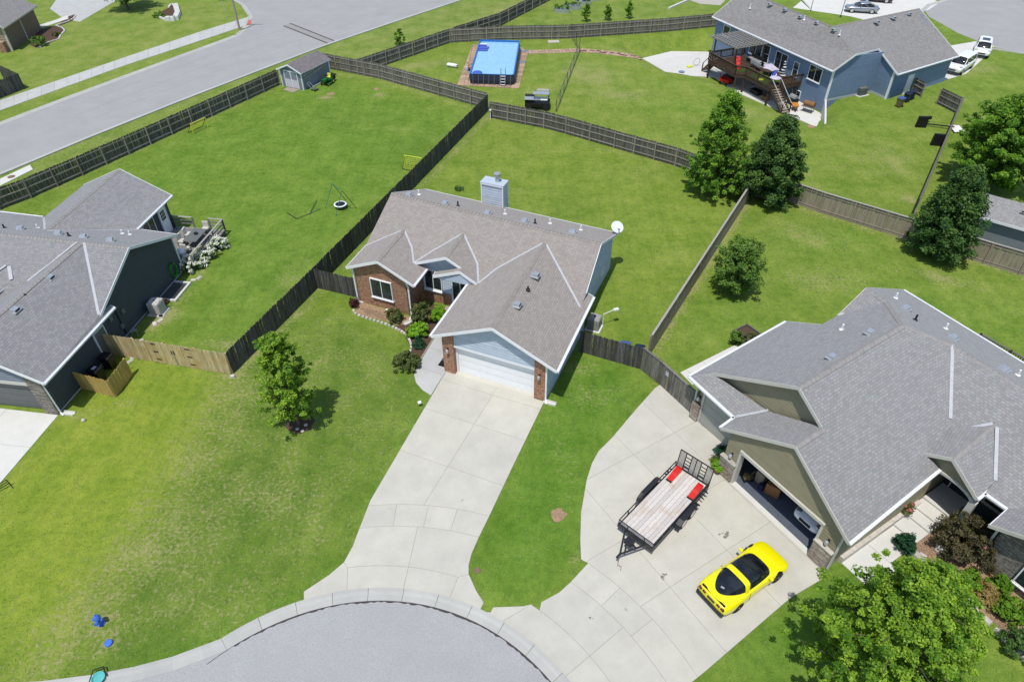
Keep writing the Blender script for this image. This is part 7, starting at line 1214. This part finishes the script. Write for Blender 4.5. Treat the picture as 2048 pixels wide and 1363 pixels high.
t = thing('ball_rack', 'thin hoop and yellow toys on the patio', 'toy hoop', (*G2(1396, 112), ZP+.05), 20); MB().tube([(.45*math.cos(a), .05, .5+.45*math.sin(a)) for a in np.linspace(0, 2*math.pi, 17)], .02, 6).build('hoop', W_['blackm'], t); MB().obox((-1.0, 0, 0), (.7, .5, .12), 10).build('toy', W_['lime'], t); tag(MB().lathe([(.3, 0), (.4, .08), (.2, .06)], 14).build('water_bowl', W_['sid_b'], None, (*G(1363, 145, ZP)[:2], ZP+.04)), 'pale blue dish on the patio slab', 'dish')
# fallen basketball hoop and black panels
t = thing('basketball_hoop', 'fallen basketball hoop with white backboard in the blue house yard', 'basketball hoop', G2(1850, 252), -20); MB().beam((0, 0, .25), (2.6, -.2, .35), .1, .1).beam((.2, .3, .1), (2.5, .0, .25), .05, .05).build('pole', W_['blackm'], t); MB().obox((2.9, -.1, .12), (1.0, 1.7, .07), 12).build('backboard', W_['white'], t); MB().tube([(2.6+.23*math.cos(a), -.1+.23*math.sin(a), .5) for a in np.linspace(0, 2*math.pi, 13)], .015).build('rim', W_['orange'], t); MB().obox((-.5, -.5, 0), (1.05, .28, 1.15), 12, 0, .9).beam((-.5, .2, .6), (.5, 1.2, .5), .25, .3).build('base', W_['black'], t)
tag(MB().obox((0, 0, 0), (1.15, .3, 1.2), 0, 0, .92).build('black_water_tank', W_['black'], None, G2(1872, 291), -15, bev=.05), 'upright black water base against the thin brown fence', 'hoop base'); 
# grey shed at the right edge
FG = Fr(G(1962, 485), -38.); gs = thing('garden_shed', 'pale grey shed behind the tan fence at the right edge', 'shed', FG.O, FG.deg)
wall(gs, (-1.8, 0), (3.2, 0), box_poly(5., 2.3), W_['sid_s']); wall(gs, (3.2, 0), (3.2, 3.4), [(0, 0), (3.4, 0), (3.4, 2.3), (1.7, 3.1), (0, 2.3)], W_['sid_s']); wall(gs, (-1.8, 3.4), (-1.8, 0), [(0, 0), (3.4, 0), (3.4, 2.3), (1.7, 3.1), (0, 2.3)], W_['sid_s']); wall(gs, (3.2, 3.4), (-1.8, 3.4), box_poly(5, 2.3), W_['sid_s']); w = lambda a, b, z: FG.W(a, b, z)
slope(gs, FG, [w(-2.1, -.35, 2.2), w(3.5, -.35, 2.2), w(3.5, 1.7, 3.2), w(-2.1, 1.7, 3.2)], [W_['sh_r'], W_['white']], .08); slope(gs, FG, [w(-2.1, 1.7, 3.2), w(3.5, 1.7, 3.2), w(3.5, 3.75, 2.2), w(-2.1, 3.75, 2.2)], [W_['sh_r'], W_['white']], .08); fascia(gs, FG, [[w(-2.1, -.35, 2.2), w(3.5, -.35, 2.2)]], W_['white']); MB().box(3.1, -.04, 0, 3.24, .1, 2.2).build('corner_trim', W_['white'], gs); vent(gs, FG, w(1.6, .9, 2.85), 0, .7)
# ============================================================ STREET CORNER
t = thing('utility_pole', 'brown wooden utility pole at the street corner', 'pole', G2(480, 62)); MB().cyl((0, 0, 0), (.05, 0, 9), .15, .10, 10).build('shaft', W_['pole'], t); MB().beam((-1.1, 0, 8.4), (1.2, 0, 8.4), .12, .12).build('crossarm', W_['pole'], t)
t = thing('street_sign', 'thin street sign post left of the utility pole', 'street sign', G2(453, 37)); MB().cyl((0, 0, 0), (0, 0, 2.7), .035, .035, 8).build('post', W_['galv'], t); MB().box(-.45, -.02, 2.45, .45, .02, 2.68).build('sign_blade', W_['green'], t)
for px, lb in (((1681, 34), 'black lamp post in front of the silver coupe'), ((1621, 22), 'black lamp post at the front corner of the blue house')): t = thing('lamp_post', lb, 'lamp post', G2(*px), 0, 'black lamp posts'); MB().cyl((0, 0, 0), (0, 0, 2.3), .05, .04, 8).lathe([(.14, 0), (.14, .05)], 10).build('post', W_['blackm'], t); MB().lathe([(.08, 2.3), (.14, 2.5), (.14, 2.62), (.03, 2.75)], 8).build('lantern', W_['blackm'], t)
t = thing('island_bed', 'kidney-shaped bed with a pale stone wall on the corner lawn', 'flower bed', G2(338, 28)); m = MB(); rg = random.Random(8); po_ = [G2(*p)-G2(338, 28) for p in ((312, 28), (320, 36), (332, 41), (352, 41), (357, 30), (352, 14), (343, 10), (338, 16))]
for a, b in zip(po_[:-1], po_[1:]):
    L = np.hypot(*(b-a)); n = max(1, int(L/.7)); wide = 1.0 if a[0] > .2 else .35
    for i in range(n): c = a+(b-a)*(i+.5)/n; MB().obox((0, 0, 0), (L/n*.95, .3+.5*(wide > .5), .22+.3*(wide > .5)), 0, 0, .9).build('wall_stone', W_['concw'], t, (c[0], c[1], 0), math.degrees(math.atan2(*(b-a)[::-1])))
MB().prism([tuple(p*.92) for p in po_], 0, .08).build('soil', W_['mulch'], t)
sheet('tan_house_bed', line_px([(66, 64), (108, 52), (120, 50), (132, 60), (122, 72), (120, 78), (85, 92), (72, 96), (60, 90)]), .02, W_['mulch']); sheet('tan_house_bed_upper', line_px([(115, 50), (138, 33), (150, 29), (152, 34), (145, 42), (125, 50)]), .022, W_['mulch']); sheet('tan_house_walk', line_px([(66, 55), (80, 57), (137, 38), (135, 31), (112, 40)]), .03, W_['concw'])
te = thing('bed_edging', 'white wavy edging of the bed at the tan house', 'edging', G2(130, 60)); O = np.array(te.location[:2]); pts = line_px([(75, 97), (95, 86), (118, 79), (121, 72), (130, 62), (124, 56), (112, 52), (135, 44), (147, 38), (152, 31)])
for a, b in zip(pts[:-1], pts[1:]):
    n = max(1, int(np.hypot(*(b-a))/.5))
    for i in range(n): c = a+(b-a)*(i+.5)/n-O; MB().obox((0, 0, 0), (.45, .18, .12)).build('edging_stone', W_['concw'], te, (c[0], c[1], 0), math.degrees(math.atan2(*(b-a)[::-1])))
# ============================================================ GRASS BLADES over the lawns
FOOT = [[F.W(*p)[:2] for p in q] for F, q in ((FC, ((-15.8, 4.1), (-11.5, 4.1), (-11.5, 6.3), (-6.8, 6.3), (-6.8, 0), (0, 0), (0, 7.3), (-.5, 7.3), (-.5, 15), (-15.8, 15))), (FR, ((-3.8, 1.6), (0, 1.6), (0, 0), (7, 0), (7, 7), (17, 6.4), (17, 18), (-3, 18))), (FL, ((-16, 0), (0, 0), (0, 15), (-3.4, 15), (.9, 15), (.9, 20.4), (-11, 20.5), (-16, 15))), (FB, ((-21, 0), (0, 0), (0, 6.6), (2.2, 6.6), (.9, 16.8), (-21, 16.8))))]
rgn = np.random.default_rng(21); NT_ = 230000; uu = rgn.random(NT_); X = rgn.uniform(-62, 62, NT_); Y = 8+70*rgn.random(NT_)**1.15
keep = (np.abs(X) < 9+.78*(Y+6))
for p in PAVED+FOOT: keep &= ~pip(p, X, Y)
keep &= (blur(np.zeros((2, 2)), 1)[0, 0] == 0) & (TERR(X, Y) > -.02)
X, Y = X[keep], Y[keep]; n = len(X); h = rgn.uniform(.015, .045, n); ang = rgn.uniform(0, 2*math.pi, n); w_ = rgn.uniform(.02, .05, n); lx, ly = rgn.normal(0, .09, n), rgn.normal(0, .09, n)
V = np.zeros((n, 3, 3)); V[:, 0] = np.stack([X-w_*np.cos(ang), Y-w_*np.sin(ang), np.full(n, -.005)], 1); V[:, 1] = np.stack([X+w_*np.cos(ang), Y+w_*np.sin(ang), np.full(n, -.005)], 1); V[:, 2] = np.stack([X+lx, Y+ly, h], 1); V = V.reshape(-1, 3)
me = np_mesh('grass_blades', V, np.arange(len(V)).reshape(-1, 3), W_['grass']); A4 = np.ones((len(V), 4)); A4[:, :] = lawn_at(V[:, 0], V[:, 1]); set_attr(me, 'lawn', A4); o = bpy.data.objects.new('grass', me); lnk(o); tag(o, 'short mown grass of the lawns', 'grass', kind='stuff')
ge_ = MB().beam((*G2(1337, 19), .12), (*G2(1380, 0), .12), .3, .24).build('garden_edge', W_['concw']); tag(ge_, kind='structure'); sheet('gravel_strip', line_px([(1382, 2), (1400, 8), (1440, 11), (1450, 2), (1430, -8), (1390, -8)]), .02, W_['stone'])
